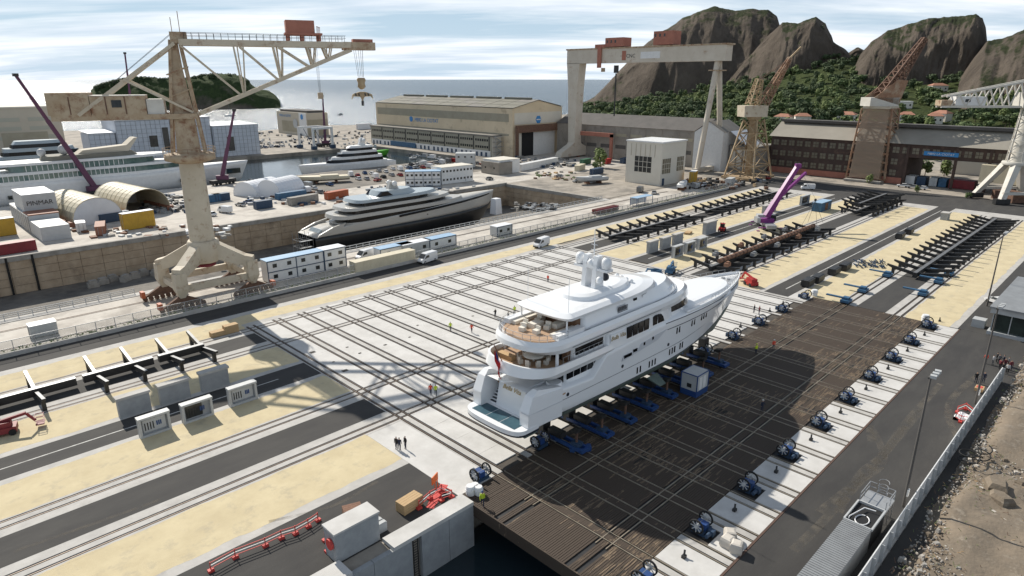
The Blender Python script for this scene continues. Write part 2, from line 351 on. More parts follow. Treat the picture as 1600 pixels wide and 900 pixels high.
# basin water, calmer
m, t, b = node_mat('basin_water'); b.inputs['Base Color'].default_value = (0.022, 0.035, 0.042, 1); b.inputs['Roughness'].default_value = 0.09
c = nn(t, 'ShaderNodeTexCoord'); n1 = nn(t, 'ShaderNodeTexNoise', Scale=0.5, Detail=5.0); t.links.new(c.outputs['Object'], n1.inputs['Vector'])
bp = nn(t, 'ShaderNodeBump', Strength=0.25, Distance=0.25); t.links.new(n1.outputs[0], bp.inputs['Height']); t.links.new(bp.outputs[0], b.inputs['Normal'])
# wooden platform planks: tone differs plank by plank
m, t, b = node_mat('planks'); b.inputs['Roughness'].default_value = 0.8
c = nn(t, 'ShaderNodeTexCoord'); sp = nn(t, 'ShaderNodeSeparateXYZ'); t.links.new(c.outputs['Object'], sp.inputs[0])
dv = nn(t, 'ShaderNodeMath', operation='DIVIDE'); t.links.new(sp.outputs[1], dv.inputs[0]); dv.inputs[1].default_value = 0.26
fl = nn(t, 'ShaderNodeMath', operation='FLOOR'); t.links.new(dv.outputs[0], fl.inputs[0])
dx = nn(t, 'ShaderNodeMath', operation='DIVIDE'); t.links.new(sp.outputs[0], dx.inputs[0]); dx.inputs[1].default_value = 2.5
fx = nn(t, 'ShaderNodeMath', operation='FLOOR'); t.links.new(dx.outputs[0], fx.inputs[0])
cb = nn(t, 'ShaderNodeCombineXYZ'); t.links.new(fl.outputs[0], cb.inputs[0]); t.links.new(fx.outputs[0], cb.inputs[1])
wn = nn(t, 'ShaderNodeTexWhiteNoise'); t.links.new(cb.outputs[0], wn.inputs['Vector'])
mp = nn(t, 'ShaderNodeMapping'); mp.inputs['Scale'].default_value = (0.25, 3, 1); t.links.new(c.outputs['Object'], mp.inputs[0])
nz_ = nn(t, 'ShaderNodeTexNoise', Scale=1.0, Detail=8.0, Roughness=0.7); t.links.new(mp.outputs[0], nz_.inputs['Vector'])
big = nn(t, 'ShaderNodeTexNoise', Scale=0.09, Detail=5.0); t.links.new(c.outputs['Object'], big.inputs['Vector'])
ad = nn(t, 'ShaderNodeMath', operation='MULTIPLY_ADD'); t.links.new(wn.outputs[0], ad.inputs[0]); ad.inputs[1].default_value = 0.35; t.links.new(nz_.outputs[0], ad.inputs[2])
ad2 = nn(t, 'ShaderNodeMath', operation='ADD'); t.links.new(ad.outputs[0], ad2.inputs[0]); t.links.new(big.outputs[0], ad2.inputs[1])
rr = nn(t, 'ShaderNodeValToRGB'); e = rr.color_ramp.elements; e[0].position = 0.85; e[1].position = 1.5
e[0].color = (0.011, 0.009, 0.008, 1); e[1].color = (0.25, 0.18, 0.115, 1); x_ = e.new(1.2); x_.color = (0.060, 0.042, 0.029, 1)
t.links.new(ad2.outputs[0], rr.inputs[0]); t.links.new(rr.outputs[0], b.inputs['Base Color'])
# rock with scrub on the gentler ground
def rock_mat(name, c1, c2, veg, vlo, vhi):
    m, t, b = node_mat(name); b.inputs['Roughness'].default_value = 0.95; b.inputs['Specular IOR Level'].default_value = 0.1
    c = nn(t, 'ShaderNodeTexCoord'); mp = nn(t, 'ShaderNodeMapping'); mp.inputs['Scale'].default_value = (1, 1, 0.6); mp.inputs['Rotation'].default_value = (0.5, 0.35, 0); t.links.new(c.outputs['Object'], mp.inputs[0])
    n1 = nn(t, 'ShaderNodeTexNoise', Scale=0.022, Detail=12.0, Roughness=0.72); t.links.new(mp.outputs[0], n1.inputs['Vector'])
    r1 = nn(t, 'ShaderNodeValToRGB'); r1.color_ramp.elements[0].position = 0.36; r1.color_ramp.elements[1].position = 0.64
    r1.color_ramp.elements[0].color = (*c1, 1); r1.color_ramp.elements[1].color = (*c2, 1); t.links.new(n1.outputs[0], r1.inputs[0])
    g = nn(t, 'ShaderNodeNewGeometry'); sp = nn(t, 'ShaderNodeSeparateXYZ'); t.links.new(g.outputs['Normal'], sp.inputs[0])
    n2 = nn(t, 'ShaderNodeTexNoise', Scale=0.035, Detail=10.0, Roughness=0.75); t.links.new(c.outputs['Object'], n2.inputs['Vector'])
    ma = nn(t, 'ShaderNodeMath', operation='MULTIPLY_ADD'); t.links.new(n2.outputs[0], ma.inputs[0]); ma.inputs[1].default_value = 1.25; t.links.new(sp.outputs[2], ma.inputs[2])
    r2 = nn(t, 'ShaderNodeValToRGB'); r2.color_ramp.elements[0].position = vlo; r2.color_ramp.elements[1].position = vhi
    r2d = nn(t, 'ShaderNodeMath', operation='DIVIDE'); t.links.new(ma.outputs[0], r2d.inputs[0]); r2d.inputs[1].default_value = 2.0
    t.links.new(r2d.outputs[0], r2.inputs[0])
    n4 = nn(t, 'ShaderNodeTexNoise', Scale=0.12, Detail=6.0, Roughness=0.8); t.links.new(c.outputs['Object'], n4.inputs['Vector'])
    r4 = nn(t, 'ShaderNodeValToRGB'); r4.color_ramp.elements[0].position = 0.35; r4.color_ramp.elements[1].position = 0.68
    r4.color_ramp.elements[0].color = (*veg, 1); r4.color_ramp.elements[1].color = (veg[0] * 2.0, veg[1] * 1.8, veg[2] * 1.6, 1); t.links.new(n4.outputs[0], r4.inputs[0])
    mx = nn(t, 'ShaderNodeMixRGB'); t.links.new(r2.outputs[0], mx.inputs[0]); t.links.new(r1.outputs[0], mx.inputs[1]); t.links.new(r4.outputs[0], mx.inputs[2])
    t.links.new(mx.outputs[0], b.inputs['Base Color'])
    n3 = nn(t, 'ShaderNodeTexNoise', Scale=0.10, Detail=10.0, Roughness=0.75); t.links.new(mp.outputs[0], n3.inputs['Vector'])
    bp = nn(t, 'ShaderNodeBump', Strength=0.9, Distance=6.0); t.links.new(n3.outputs[0], bp.inputs['Height']); t.links.new(bp.outputs[0], b.inputs['Normal'])
rock_mat('rock', (0.078, 0.064, 0.052), (0.150, 0.124, 0.100), (0.028, 0.036, 0.018), 0.71, 0.79)
rock_mat('island_rock', (0.12, 0.10, 0.08), (0.24, 0.20, 0.155), (0.036, 0.055, 0.024), 0.44, 0.56)
rock_mat('slope_ground', (0.10, 0.085, 0.05), (0.17, 0.14, 0.085), (0.040, 0.056, 0.022), 0.45, 0.6)

mat('car_park', (0.22, 0.195, 0.165), 0.9, (0.15, 0.135, 0.115), 0.15, 9, stain=(0.10, 0.092, 0.08), stain_scale=0.1, stain_lo=0.5)
# ================================================================ sea and land
def slab(name, x0, x1, y0, y1, z0, z1, mt): return struct(MB().b2(x0, x1, y0, y1, z0, z1).build(name, mt))
mb = MB(); Bq = 26000
for x0, x1, y0, y1 in ((-Bq, Bq, 500, Bq), (650, Bq, -Bq, 500), (-Bq, -290, -Bq, 500), (-290, 650, -Bq, -290)):
    mb.add([(x0, y0, 0), (x1, y0, 0), (x1, y1, 0), (x0, y1, 0)], [(0, 1, 2, 3)])
struct(mb.build('sea', 'sea', loc=(0, 0, -2.6)))
slab('basin_water', -400, 252, 291.0, 384.5, -4.0, -2.3, 'basin_water')
slab('lift_pit_water', -120, 140, -40, 47, -9.0, -5.2, 'basin_water')

Zb = -0.16
slab('ground', -300, 39, 45.6, 149.5, -14, Zb, 'quay_tan')                      # yard left of the lift
slab('ground', 39, 700, 47.35, 149.5, -14, Zb, 'quay_tan')
slab('ground', 135.7, 700, -300, 47.35, -14, Zb, 'quay_tan')
slab('ground', 39, 135.7, -300, 26.95, -14, Zb, 'quay_tan')
slab('ground', 198.6, 700, 149.5, 203.6, -14, -0.03, 'quay_tan')
slab('ground', -300, 700, 203.6, 291.0, -14, -0.03, 'quay_white')
slab('ground', 252, 700, 291.0, 384.5, -14, -0.03, 'quay_tan')
# far quay with the coast cut slantwise
mb = MB(); mb.prism([(-300, 384.5), (700, 384.5), (700, 560), (372, 566), (335, 592), (255, 570), (235, 640), (-300, 900)], -14, -0.03)
struct(mb.build('ground', 'quay_tan'))
slab('car_park_paving', 124, 262, 240, 290.3, -0.029, -0.02, 'car_park')
slab('dock_floor', -300, 198.6, 149.5, 203.6, -14, -9.5, 'dock_floor')

# ================================================================ yard strips (sheets of the lift yard)
def strip(name, x0, x1, y0, y1, mt, z=0.0):
    mb = MB(); mb.b2(x0, x1, min(y0, y1), max(y0, y1), -0.155, z); return struct(mb.build(name, mt))
XL0, XL1 = -200, 44.15
def lane(x0, x1, yc, xa=None):
    """one cradle lane: cream, concrete, asphalt, concrete, cream with two rail pairs"""
    strip('asphalt_lane', x0, xa or x1, yc - 2.65, yc + 2.6, 'asphalt', 0.0)
    for s in (-1, 1):
        r = yc + s * 4.9
        ed = sorted((yc + s * 2.63, r - s * 0.86)); strip('concrete_lane', x0, x1, ed[0], ed[1], 'concrete_strip')
        strip('rail_median', x0, x1, r - 0.40, r + 0.40, 'concrete_strip')
        for q in (-0.63, 0.63):
            struct(MB().b2(x0, x1, r + q - 0.05, r + q + 0.05, -0.15, -0.03).build('rail', 'rail_steel'))
        o = r + s * 0.86; ed = sorted((o, o + s * 0.5)); strip('concrete_lane', x0, x1, ed[0], ed[1], 'concrete_strip')
lane(XL0, XL1, 107.1); lane(XL0, XL1, 71.55)
# left field
strip('asphalt_road', XL0, 300, 121.8, 127.6, 'asphalt')
strip('concrete_verge', XL0, 270, 119.6, 121.78, 'concrete_strip')
strip('cream_paving', XL0, XL1, 113.32, 119.58, 'cream')
strip('cream_paving', XL0, XL1, 93.05, 100.88, 'cream')
strip('kerb_strip', XL0, XL1, 91.75, 93.03, 'concrete_strip')
strip('asphalt_road', XL0, XL1, 86.1, 91.72, 'asphalt')
strip('kerb_strip', XL0, XL1, 84.8, 86.08, 'concrete_strip')
strip('cream_paving', XL0, XL1, 77.77, 84.78, 'cream')
strip('cream_paving', XL0, 38.9, 57.85, 65.33, 'cream')
strip('concrete_apron', 38.92, XL1, 47.36, 65.33, 'concrete')
strip('kerb_strip', XL0, 38.9, 56.4, 57.83, 'concrete_strip')
strip('asphalt_road', XL0, 38.9, 47.36, 56.38, 'asphalt')
struct(MB().b2(XL0, 38.5, 88.75, 88.95, 0.004, 0.008).build('road_line', 'line_white'))
# white transfer yard: slabs between the rail grooves
GX = [45.2 + 5 * k for k in range(18)]; RW = 0.23
rowsY = [112.0, 102.2, 76.45, 66.7]
xi = []; prev = XL1 + 0.02
for gx in GX:
    xi += [(prev, gx - 0.63 - RW, 1), (gx - 0.63 + RW, gx + 0.63 - RW, 0)]; prev = gx + 0.63 + RW
xi.append((prev, 132.0, 1))
yi = []; prev = 113.9
for gy in rowsY:
    yi += [(gy + 0.63 + RW, prev, 1), (gy - 0.63 + RW, gy + 0.63 - RW, 0)]; prev = gy - 0.63 - RW
yi.append((47.37, prev, 1))
yard = struct(MB().b2(XL1, 132, 47.36, 113.9, -0.158, -0.14).build('rail_trench', 'groove'))
small = MB(); cache = {}
WPX = [43 + 10 * k for k in range(10)]
for x0, x1, bx in xi:
    for y0, y1, by in yi:
        if bx and by and x1 - x0 > 1 and y1 - y0 > 1:
            segs = 3 if y1 - y0 > 12 else 1
            if y0 < 48: segs = 4
            for k in range(segs):
                a = y0 + (y1 - y0) * k / segs + (0.015 if k else 0); b_ = y0 + (y1 - y0) * (k + 1) / segs - (0.015 if k < segs - 1 else 0)
                if y0 < 48 and k == 0: a += 1.6                 # winch pits take the inner end
                key = (round(x1 - x0, 2), round(b_ - a, 2))
                if key not in cache: cache[key] = MB().b2(-key[0] / 2, key[0] / 2, -key[1] / 2, key[1] / 2, -0.138, 0.0).mesh('slab', 'concrete')
                o = link('slab', cache[key], yard, ((x0 + x1) / 2, (a + b_) / 2, random.uniform(-0.006, 0.0)))
        else: small.b2(x0, x1, y0, y1, -0.138, -0.001)
stuff(small.build('rail_border_strip', 'concrete_strip', yard))
for gx in GX:
    for q in (-0.63, 0.63): MB().b2(gx + q - 0.05, gx + q + 0.05, 47.4, 114.8, -0.137, -0.035).build('rail', 'rail_steel', yard)
for gy in rowsY:
    for q in (-0.63, 0.63): MB().b2(44.2, 132, gy + q - 0.05, gy + q + 0.05, -0.136, -0.036).build('rail', 'rail_steel', yard)
strip('concrete_lane', XL1, 132, 113.92, 115.6, 'concrete_strip')
strip('cream_paving', XL1, 262, 115.62, 119.58, 'cream')
# worn patches, drain covers on the white yard
for px, py in ((842, 352), (1095, 495), (1405, 295), (1210, 360), (1005, 427)):
    p = at(320 + px / 5, 480 + py / 5); w = 0.75 if px in (842, 1095) else 0.35
    tag(MB().box((0, 0, 0.006), (w * 1.3, w, 0.008)).build('drain_cover', 'groove', loc=p), 'dark drain cover in the white yard slabs, %s' % {842: 'largest, nearest the crane', 1095: 'large, nearest the cream paving', 1405: 'small, farthest right of them', 1210: 'small, in the sunlit bay', 1005: 'small, nearest the large covers'}[px], 'drain cover')
for px, py in ((1355, 275), (960, 407), (810, 455), (650, 507), (570, 470), (1010, 333)):
    p = at(400 + px / 4, 425 + py / 4)
    tag(MB().box((0, 0, 0.006), (0.5, 0.4, 0.008)).build('lifting_eye_cover', 'groove', loc=p), 'small dark cover plate set in the white yard slabs', 'cover plate', 'small cover plates in the white slabs')
# right field, beyond the lift
for yc in (107.1, 71.55): lane(132.02, 262, yc)
lane(135.72, 262, 36.3)
for yc in (107.1, 71.55):
    pass
strip('cream_paving', 132.02, 262, 93.05, 100.88, 'cream'); strip('cream_paving', 132.02, 262, 77.77, 84.78, 'cream')
strip('cream_paving', 132.02, 262, 57.6, 65.33, 'cream'); strip('cream_paving', 135.72, 262, 42.5, 50.0, 'cream')
strip('cream_paving', 135.72, 262, 22.9, 30.1, 'cream')
strip('kerb_strip', 132.02, 270, 91.75, 93.03, 'concrete_strip'); strip('kerb_strip', 132.02, 270, 84.8, 86.08, 'concrete_strip')
strip('asphalt_road', 133, 270, 86.1, 91.72, 'asphalt')
strip('kerb_strip', 132.02, 270, 56.3, 57.58, 'concrete_strip'); strip('kerb_strip', 135.72, 270, 50.02, 51.1, 'concrete_strip')
strip('asphalt_road', 132.02, 270, 51.12, 56.28, 'asphalt')
strip('concrete_apron', 132.02, 135.7, 47.37, 51.1, 'concrete')
strip('kerb_strip', 136, 262, 21.6, 22.88, 'concrete_strip')
for y in (88.9, 53.7): struct(MB().b2(137, 262, y - 0.12, y + 0.12, 0.004, 0.008).build('road_line', 'line_white'))
strip('asphalt_road', 136.0, 262, -40, 21.58, 'asphalt')
# far cross road and its kerbs
strip('asphalt_road', 270.02, 300, -60, 121.78, 'asphalt')
strip('concrete_verge', 262.02, 270, 57.6, 84.78, 'concrete_strip'); strip('concrete_verge', 262.02, 270, 21.6, 50.0, 'concrete_strip'); strip('concrete_verge', 262.02, 270, 93.05, 119.58, 'concrete_strip'); strip('asphalt_road', 262.02, 270, -40, 21.58, 'asphalt')
for y in (60, 75): pass
# fine shadow-thin joints of the cream strips, saw-cut
# right slabs beside the lift, each bay one slab with a winch pit
for k, gx in enumerate(GX + [135.2]):
    xa = (GX[k - 1] + 0.63 + RW) if k else 40.0
    xb = gx - 0.63 - RW
    if k == 18: xa, xb = 131.0, 135.6
for k in range(19):
    x0 = 40.0 if k == 0 else GX[k - 1] + 0.79
    x1 = GX[k] - 0.79 if k < 18 else 135.6
    pit = (k % 2 == 0)
    s_ = MB()
    if pit:
        s_.b2(x0, x1, 21.35, 24.2, -0.138, 0.0); s_.b2(x1 - 0.75, x1, 24.2, 26.9, -0.138, 0.0)
    else: s_.b2(x0, x1, 21.35, 26.9, -0.138, 0.0)
    o = s_.build('slab', 'concrete', yard)
for gx in GX:
    b_ = MB().b2(gx - 0.40, gx + 0.40, 21.35, 26.9, -0.138, 0.0); b_.build('rail_border_strip', 'concrete_strip', yard)
    for q in (-0.63, 0.63): MB().b2(gx + q - 0.06, gx + q + 0.06, 21.35, 26.9, -0.137, 0.02).build('rail', 'rail_bright', yard)
struct(MB().b2(39.2, 135.7, 21.33, 26.93, -0.158, -0.14).build('winch_trench', 'groove'))
struct(MB().b2(39.2, 135.7, 21.1, 21.32, -0.15, 0.03).build('kerb_edge', 'rust_line'))
strip('asphalt_road', 30, 135.98, -60, 21.08, 'asphalt', -0.004)

# ================================================================ wooden lift platform
plat = thing('lift_platform', 'brown timber-planked ship lift platform with steel rails under the white yacht', 'platform')
PX0, PX1, PY0, PY1 = 39.1, 135.6, 27.0, 47.3
pk = MB(); ry = [41.2, 31.5]
for k in range(19):
    xa = PX0 if k == 0 else GX[k - 1] + 0.75
    xb = GX[k] - 0.75 if k < 18 else PX1
    y = PY0
    while y < PY1 - 0.1:
        yb = min(y + 0.245, PY1)
        if not any(abs((y + yb) / 2 - (r + q)) < 0.2 for r in ry for q in (-0.63, 0.63)):
            j = random.uniform(-0.012, 0.012)
            if xb - xa > 3: 
                xm = (xa + xb) / 2 + random.choice((-1, 0, 1)) * 0.6
                pk.b2(xa, xm - 0.01, y, yb - 0.035, -0.12, j); pk.b2(xm + 0.01, xb, y, yb - 0.035, -0.12, j + random.uniform(-.008, .008))
            else: pk.b2(xa, xb, y, yb - 0.03, -0.12, j)
        y += 0.26
for gx in GX:
    y = PY0
    while y < PY1 - 0.1:
        pk.b2(gx - 0.45, gx + 0.45, y, y + 0.235, -0.12, random.uniform(-.012, .0)); y += 0.26
stuff(pk.build('planking', 'planks', plat))
MB().b2(PX0 + 0.05, PX1, PY0 + 0.02, PY1 - 0.02, -1.3, -0.125).build('steel_deck', 'steel_black', plat)
MB().b2(PX0 - 0.12, PX0 + 0.04, PY0, PY1, -1.4, -0.01).build('edge_beam', 'planks', plat)
for gx in GX:
    for q in (-0.6, 0.6): MB().b2(gx + q - 0.05, gx + q + 0.05, PY0, PY1, -0.12, 0.025).build('rail', 'rail_bright', plat)
for r in ry:
    for q in (-0.63, 0.63): MB().b2(43.5, PX1, r + q - 0.05, r + q + 0.05, -0.12, 0.03).build('rail', 'rail_bright', plat)

# quay wall facing the open pit, with coping and a ladder slot
qw = thing('quay_wall', 'pale concrete quay wall above the dark water of the lift pit', 'quay wall', (0, 0, 0))
for k, (xa, xb) in enumerate(((-60, 17), (17.05, 22.2), (22.25, 26.5), (26.55, 30.9), (32.1, 35.6), (35.65, 39.0))):
    MB().b2(xa, xb, 45.05, 45.62, -9, -0.02).build('wall_panel', 'block_grey', qw)
MB().b2(-60, 24.2, 45.0, 47.3, -0.02, 0.42).build('coping', 'concrete', qw)
MB().b2(28.8, 39.0, 45.0, 47.0, -0.02, 0.42).build('coping', 'concrete', qw)
lad = MB()
for q in (31.2, 31.75): lad.bar((q, 45.3, -6), (q, 45.3, 0.3), 0.08)
for z in range(20): lad.bar((31.2, 45.3, -5.7 + z * 0.3), (31.75, 45.3, -5.7 + z * 0.3), 0.05)
lad.build('ladder', 'steel_black', qw)

# ================================================================ dry dock walls of stone blocks
def wall_blocks(name, label, p0, p1, zt, zb, nrow, ncol, inward, coping=True):
    """wall from p0 to p1 (2-D), blocks proud of a recessed joint plane; inward = unit normal into the dock"""
    w = thing(name, label, 'dock wall')
    d = Vector((p1[0] - p0[0], p1[1] - p0[1], 0)); Ln = d.length; d.normalize(); nrm = Vector((inward[0], inward[1], 0)); rz = math.atan2(d.y, d.x)
    back = MB(); back.box(((p0[0] + p1[0]) / 2 + nrm.x * 0.1, (p0[1] + p1[1]) / 2 + nrm.y * 0.1, (zt + zb) / 2 - 0.35), (Ln, 0.3, zt - zb - 0.7), rz)
    back.build('joint_bed', 'dock_joint', w)
    bh = (zt - 1.3 - zb) / nrow; bw = Ln / ncol; var = []
    for v in range(4):
        jz = [random.uniform(-0.05, 0.05) for _ in range(4)]
        mb = MB(); mb.box((0, 0, 0), (bw - 0.09, 0.5, bh - 0.08), 0); var.append(mb.mesh('block', 'dock_stone'))
    for r in range(nrow):
        for c_ in range(ncol):
            off = 0.0
            s = (c_ + 0.5) * bw + off * (0.5 if c_ not in (0, ncol - 1) else 0)
            p = Vector((p0[0], p0[1], 0)) + d * s + nrm * (0.2 + random.uniform(0, 0.09))
            link('block', random.choice(var), w, (p.x, p.y, zb + (r + 0.5) * bh), rz)
    if coping:
        mb = MB(); mb.box(((p0[0] + p1[0]) / 2 + nrm.x * 0.2, (p0[1] + p1[1]) / 2 + nrm.y * 0.2, zt - 0.62), (Ln, 1.3, 1.3), rz); mb.build('coping', 'concrete_old', w)
    return w
wall_blocks('dry_dock_wall', 'long tan stone wall of the dry dock with pale coping, behind the black hull', (-40, 203.6), (198.6, 203.6), 0.35, -9.5, 4, 46, (0, -1))
wall_blocks('dry_dock_wall', 'short stone end wall of the dry dock beyond the black hulled bow', (198.6, 203.6), (198.6, 149.5), 0.0, -9.5, 4, 10, (-1, 0))
for xx in (18.2, 21.5, 27.0):
    tag(MB().b2(xx, xx + 0.5, 202.6, 203.0, -9.4, 0.2).build('wall_fender', 'tyre'), {18.2: 'leftmost black vertical fender strip on the dry dock wall', 21.5: 'middle of three black vertical fender strips on the dock wall', 27.0: 'black vertical fender strip on the dock wall nearest the crane'}[xx], 'fender')
# near side of the dock: ledge, crane track quay
slab('dock_ledge', -300, 198.6, 147.2, 149.6, -0.15, 0.10, 'concrete_strip')
slab('crane_quay', -300, 262, 128.4, 147.2, -0.155, -0.02, 'quay_white')
slab('verge', -300, 262, 127.7, 130.4, -0.15, 0.0, 'grass')
for y in (131.7, 132.3, 142.0, 142.6): struct(MB().b2(-200, 230, y - 0.06, y + 0.06, -0.02, 0.05).build('crane_rail', 'rail_steel'))
struct(MB().b2(-200, 262, 127.6, 128.0, -0.15, 0.75).build('low_wall', 'concrete_strip'))

# ================================================================ terrain: rock massifs, slope, island
def fbm(x, y, seed=0, oct=5):
    v = 0; a = 1; f = 1
    for k in range(oct):
        s = seed * 13.7 + k * 5.1
        v += a * (math.sin(x * f * 1.3 + s + 1.7 * math.sin(y * f * 0.9 + s * 1.3)) * math.cos(y * f * 1.1 - s * 0.7 + 1.3 * math.sin(x * f * 0.7 - s)))
        a *= 0.5; f *= 2.03
    return v
def heading(px):   # azimuth of an image column, radians from +X
    return AZ - math.atan((px - 800) / math.hypot(FPX, 327.2))
def ridged(x, y, seed, oct=6):
    v = 0; a = 1; f = 1
    for k in range(oct):
        s = seed * 7.3 + k * 3.7
        q = math.sin(x * f + s + 1.5 * math.sin(y * f * 0.8 + s * 1.9)) * 0.6 + math.sin(y * f * 1.3 - s + 1.2 * math.sin(x * f * 0.6 + s)) * 0.4
        v += a * (1 - 2 * abs(q)); a *= 0.52; f *= 2.1
    return v
def massif(name, sky_pts, D, front, back, mt, foot_px, seed, ribs=1.0, nx=230, ny=70, base=-4):
    """rock dome: crest line of given height per bearing at distance D, steep face towards the yard, long back"""
    xs = [p[0] for p in sky_pts]; rows = []; k1073 = math.hypot(FPX, 327.2)
    for i in range(nx + 1):
        px = xs[0] + (xs[-1] - xs[0]) * i / nx
        y = np.interp(px, xs, [p[1] for p in sky_pts]); a = heading(px)
        zt = CAM_H + math.tan(math.atan((450 - y) / FPX) - PITCH) * D * math.cos(AZ - a)
        zt = max(zt, base + 0.5) + 0.6 * ridged(px * 0.12, 1.0, seed, 3) * min(1, i / 12, (nx - i) / 12); col = []
        fr = front(px) if callable(front) else front
        for j in range(ny + 1):
            s = j / ny
            if s < 0.66:
                q = s / 0.66; d = D - fr * (1 - q); h = base + (zt - base) * (1 - (1 - q) ** 2.2) ** 0.85
            else:
                q = (s - 0.66) / 0.34; d = D + back * q; h = base + (zt - base) * (1 - q ** 1.8)
            amp = math.sin(math.pi * min(1, s / 0.66)) ** 0.6 if s < 0.66 else 0.0
            d -= (ridged(px * 0.020 + s * 2.6, s * 3.0 - px * 0.014, seed, 6) * 8 + fbm(px * 0.016, s * 1.6, seed + 2, 3) * 9) * ribs * amp
            h += fbm(px * 0.05 + 9, s * 5, seed + 3, 4) * 2.4 * amp
            col.append((d * math.cos(a), d * math.sin(a), h))
        rows.append(col)
    mb = MB(); vs = [p for c_ in rows for p in c_]; m_ = ny + 1
    mb.add(vs, [(i * m_ + j, (i + 1) * m_ + j, (i + 1) * m_ + j + 1, i * m_ + j + 1) for i in range(nx) for j in range(ny)], 0, True)
    o = mb.build(name, mt); return struct(o)
massif('cliff', [(905, 168), (930, 152), (958, 122), (985, 90), (1003, 72), (1030, 50), (1062, 28), (1088, 19), (1108, 13), (1140, 17), (1165, 15), (1188, 17), (1203, 28), (1216, 60), (1228, 110), (1240, 150)], 1130, lambda px: 120 + 60 * min(1, max(0, (px - 905) / 150)), 320, 'rock', 0, 1)
massif('cliff', [(1120, 150), (1150, 108), (1185, 65), (1212, 36), (1236, 37), (1262, 27), (1278, 36), (1290, 56), (1294, 66), (1312, 78), (1330, 96), (1350, 150)], 1010, 130, 260, 'rock', 0, 2)
massif('cliff', [(1225, 130), (1262, 95), (1292, 78), (1306, 84), (1320, 82), (1332, 74), (1346, 79), (1380, 100), (1430, 135)], 1180, 70, 160, 'rock', 0, 5, nx=70)
massif('cliff', [(1312, 150), (1328, 122), (1338, 88), (1352, 66), (1376, 49), (1405, 38), (1440, 29), (1480, 25), (1504, 23), (1516, 30), (1524, 46), (1530, 66), (1542, 110), (1552, 150)], 900, 130, 260, 'rock', 0, 3)
massif('hill', [(1500, 120), (1530, 66), (1548, 65), (1566, 56), (1592, 47), (1625, 40), (1700, 25), (1800, 20), (1950, 60), (2050, 120)], 830, 240, 320, 'rock', 0, 4, ribs=0.5)
massif('island', [(138, 141), (150, 134), (180, 126), (215, 121), (250, 124), (290, 124), (315, 118), (345, 116), (372, 118), (385, 124), (393, 134), (405, 140), (418, 143), (428, 150), (434, 159)], 1240, 70, 240, 'island_rock', 0, 6, ribs=0.5, nx=150, ny=40)

# wooded slope between sheds and cliffs
def slope_h(x, y):
    a = math.atan2(y, x); d = math.hypot(x, y); px = 800 + math.hypot(FPX, 327.2) * math.tan(AZ - a)
    lo = np.interp(px, [900, 960, 1100, 1250, 1400, 1600, 1900], [830, 640, 470, 430, 425, 420, 420])
    zt = np.interp(px, [900, 960, 1050, 1200, 1300, 1400, 1500, 1600, 1900], [-3, 4, 20, 46, 66, 56, 60, 84, 110])
    q = min(1, max(0, (d - lo) / (960 - lo)))
    return -0.5 + zt * q ** 1.15 + fbm(x * 0.012, y * 0.012, 2, 3) * 1.6 * q
def slope_mesh():
    rows = []
    for i in range(91):
        px = 895 + (1950 - 895) * i / 90; a = heading(px); rows.append([])
        lo = np.interp(px, [900, 960, 1100, 1250, 1400, 1600, 1900], [830, 640, 470, 430, 425, 420, 420])
        for j in range(31):
            d = lo + (1150 - lo) * j / 30; x, y = d * math.cos(a), d * math.sin(a); rows[-1].append((x, y, slope_h(x, y) if j else -3))
    mb = MB(); vs = [p for r in rows for p in r]
    mb.add(vs, [(i * 31 + j, (i + 1) * 31 + j, (i + 1) * 31 + j + 1, i * 31 + j + 1) for i in range(90) for j in range(30)], 0, True)
    return struct(mb.build('hillside', 'slope_ground'))
slope_mesh()
mb = MB(); mb.prism([(300, -400), (1500, -900), (1500, 100), (820, 490), (700, 562), (600, 560), (600, -300)], -14, -0.5)
struct(mb.build('ground', 'land'))

# ================================================================ wind-blown sand along the cream edges, tyre marks
def spill(x0, x1, y, s, seed):
    rnd = random.Random(seed); mb = MB(); n = int((x1 - x0) / 0.5); top = []; bot = []
    for k in range(n + 1):
        x = x0 + (x1 - x0) * k / n; w = 0.05 + 0.20 * max(0, fbm(x * 0.45, seed, seed, 4) + 0.35) + rnd.uniform(0, .06)
        top.append((x, y + s * min(w, .55), 0.004)); bot.append((x, y - s * 0.05, 0.004))
    m_ = len(top); mb.add(top + bot, [(i, i + 1, m_ + i + 1, m_ + i) for i in range(m_ - 1)]); o = stuff(mb.build('sand_spill', 'cream')); tag(o, 'ragged edge of sand blown over the concrete beside the cream paving', 'sand', 'sand along the paving edges')
for i, (x0, x1, y, s) in enumerate(((-10, 44, 119.58, 1), (-10, 44, 113.32, -1), (-5, 44, 100.88, 1), (0, 44, 93.05, -1), (0, 44, 84.78, 1), (0, 44, 77.77, -1), (0, 38.8, 65.33, 1), (0, 38.8, 57.85, -1), (136, 262, 30.1, 1), (136, 262, 22.9, -1), (136, 262, 42.5, -1), (136, 262, 50.0, 1), (132, 262, 57.6, -1), (44.2, 200, 115.62, -1), (44.2, 200, 119.58, 1))): spill(x0, x1, y, s, i + 1)
m, tt, bb = node_mat('tyre_mark'); bb.inputs['Base Color'].default_value = (0.20, 0.175, 0.14, 1); bb.inputs['Roughness'].default_value = 0.95
nz_ = nn(tt, 'ShaderNodeTexNoise', Scale=0.7, Detail=6.0); g_ = nn(tt, 'ShaderNodeNewGeometry'); tt.links.new(g_.outputs['Position'], nz_.inputs['Vector']); rr = nn(tt, 'ShaderNodeValToRGB'); rr.color_ramp.elements[0].position = .35; rr.color_ramp.elements[1].position = .75; rr.color_ramp.elements[1].color = (.5, .5, .5, 1); tt.links.new(nz_.outputs[0], rr.inputs[0]); tt.links.new(rr.outputs[0], bb.inputs['Alpha'])
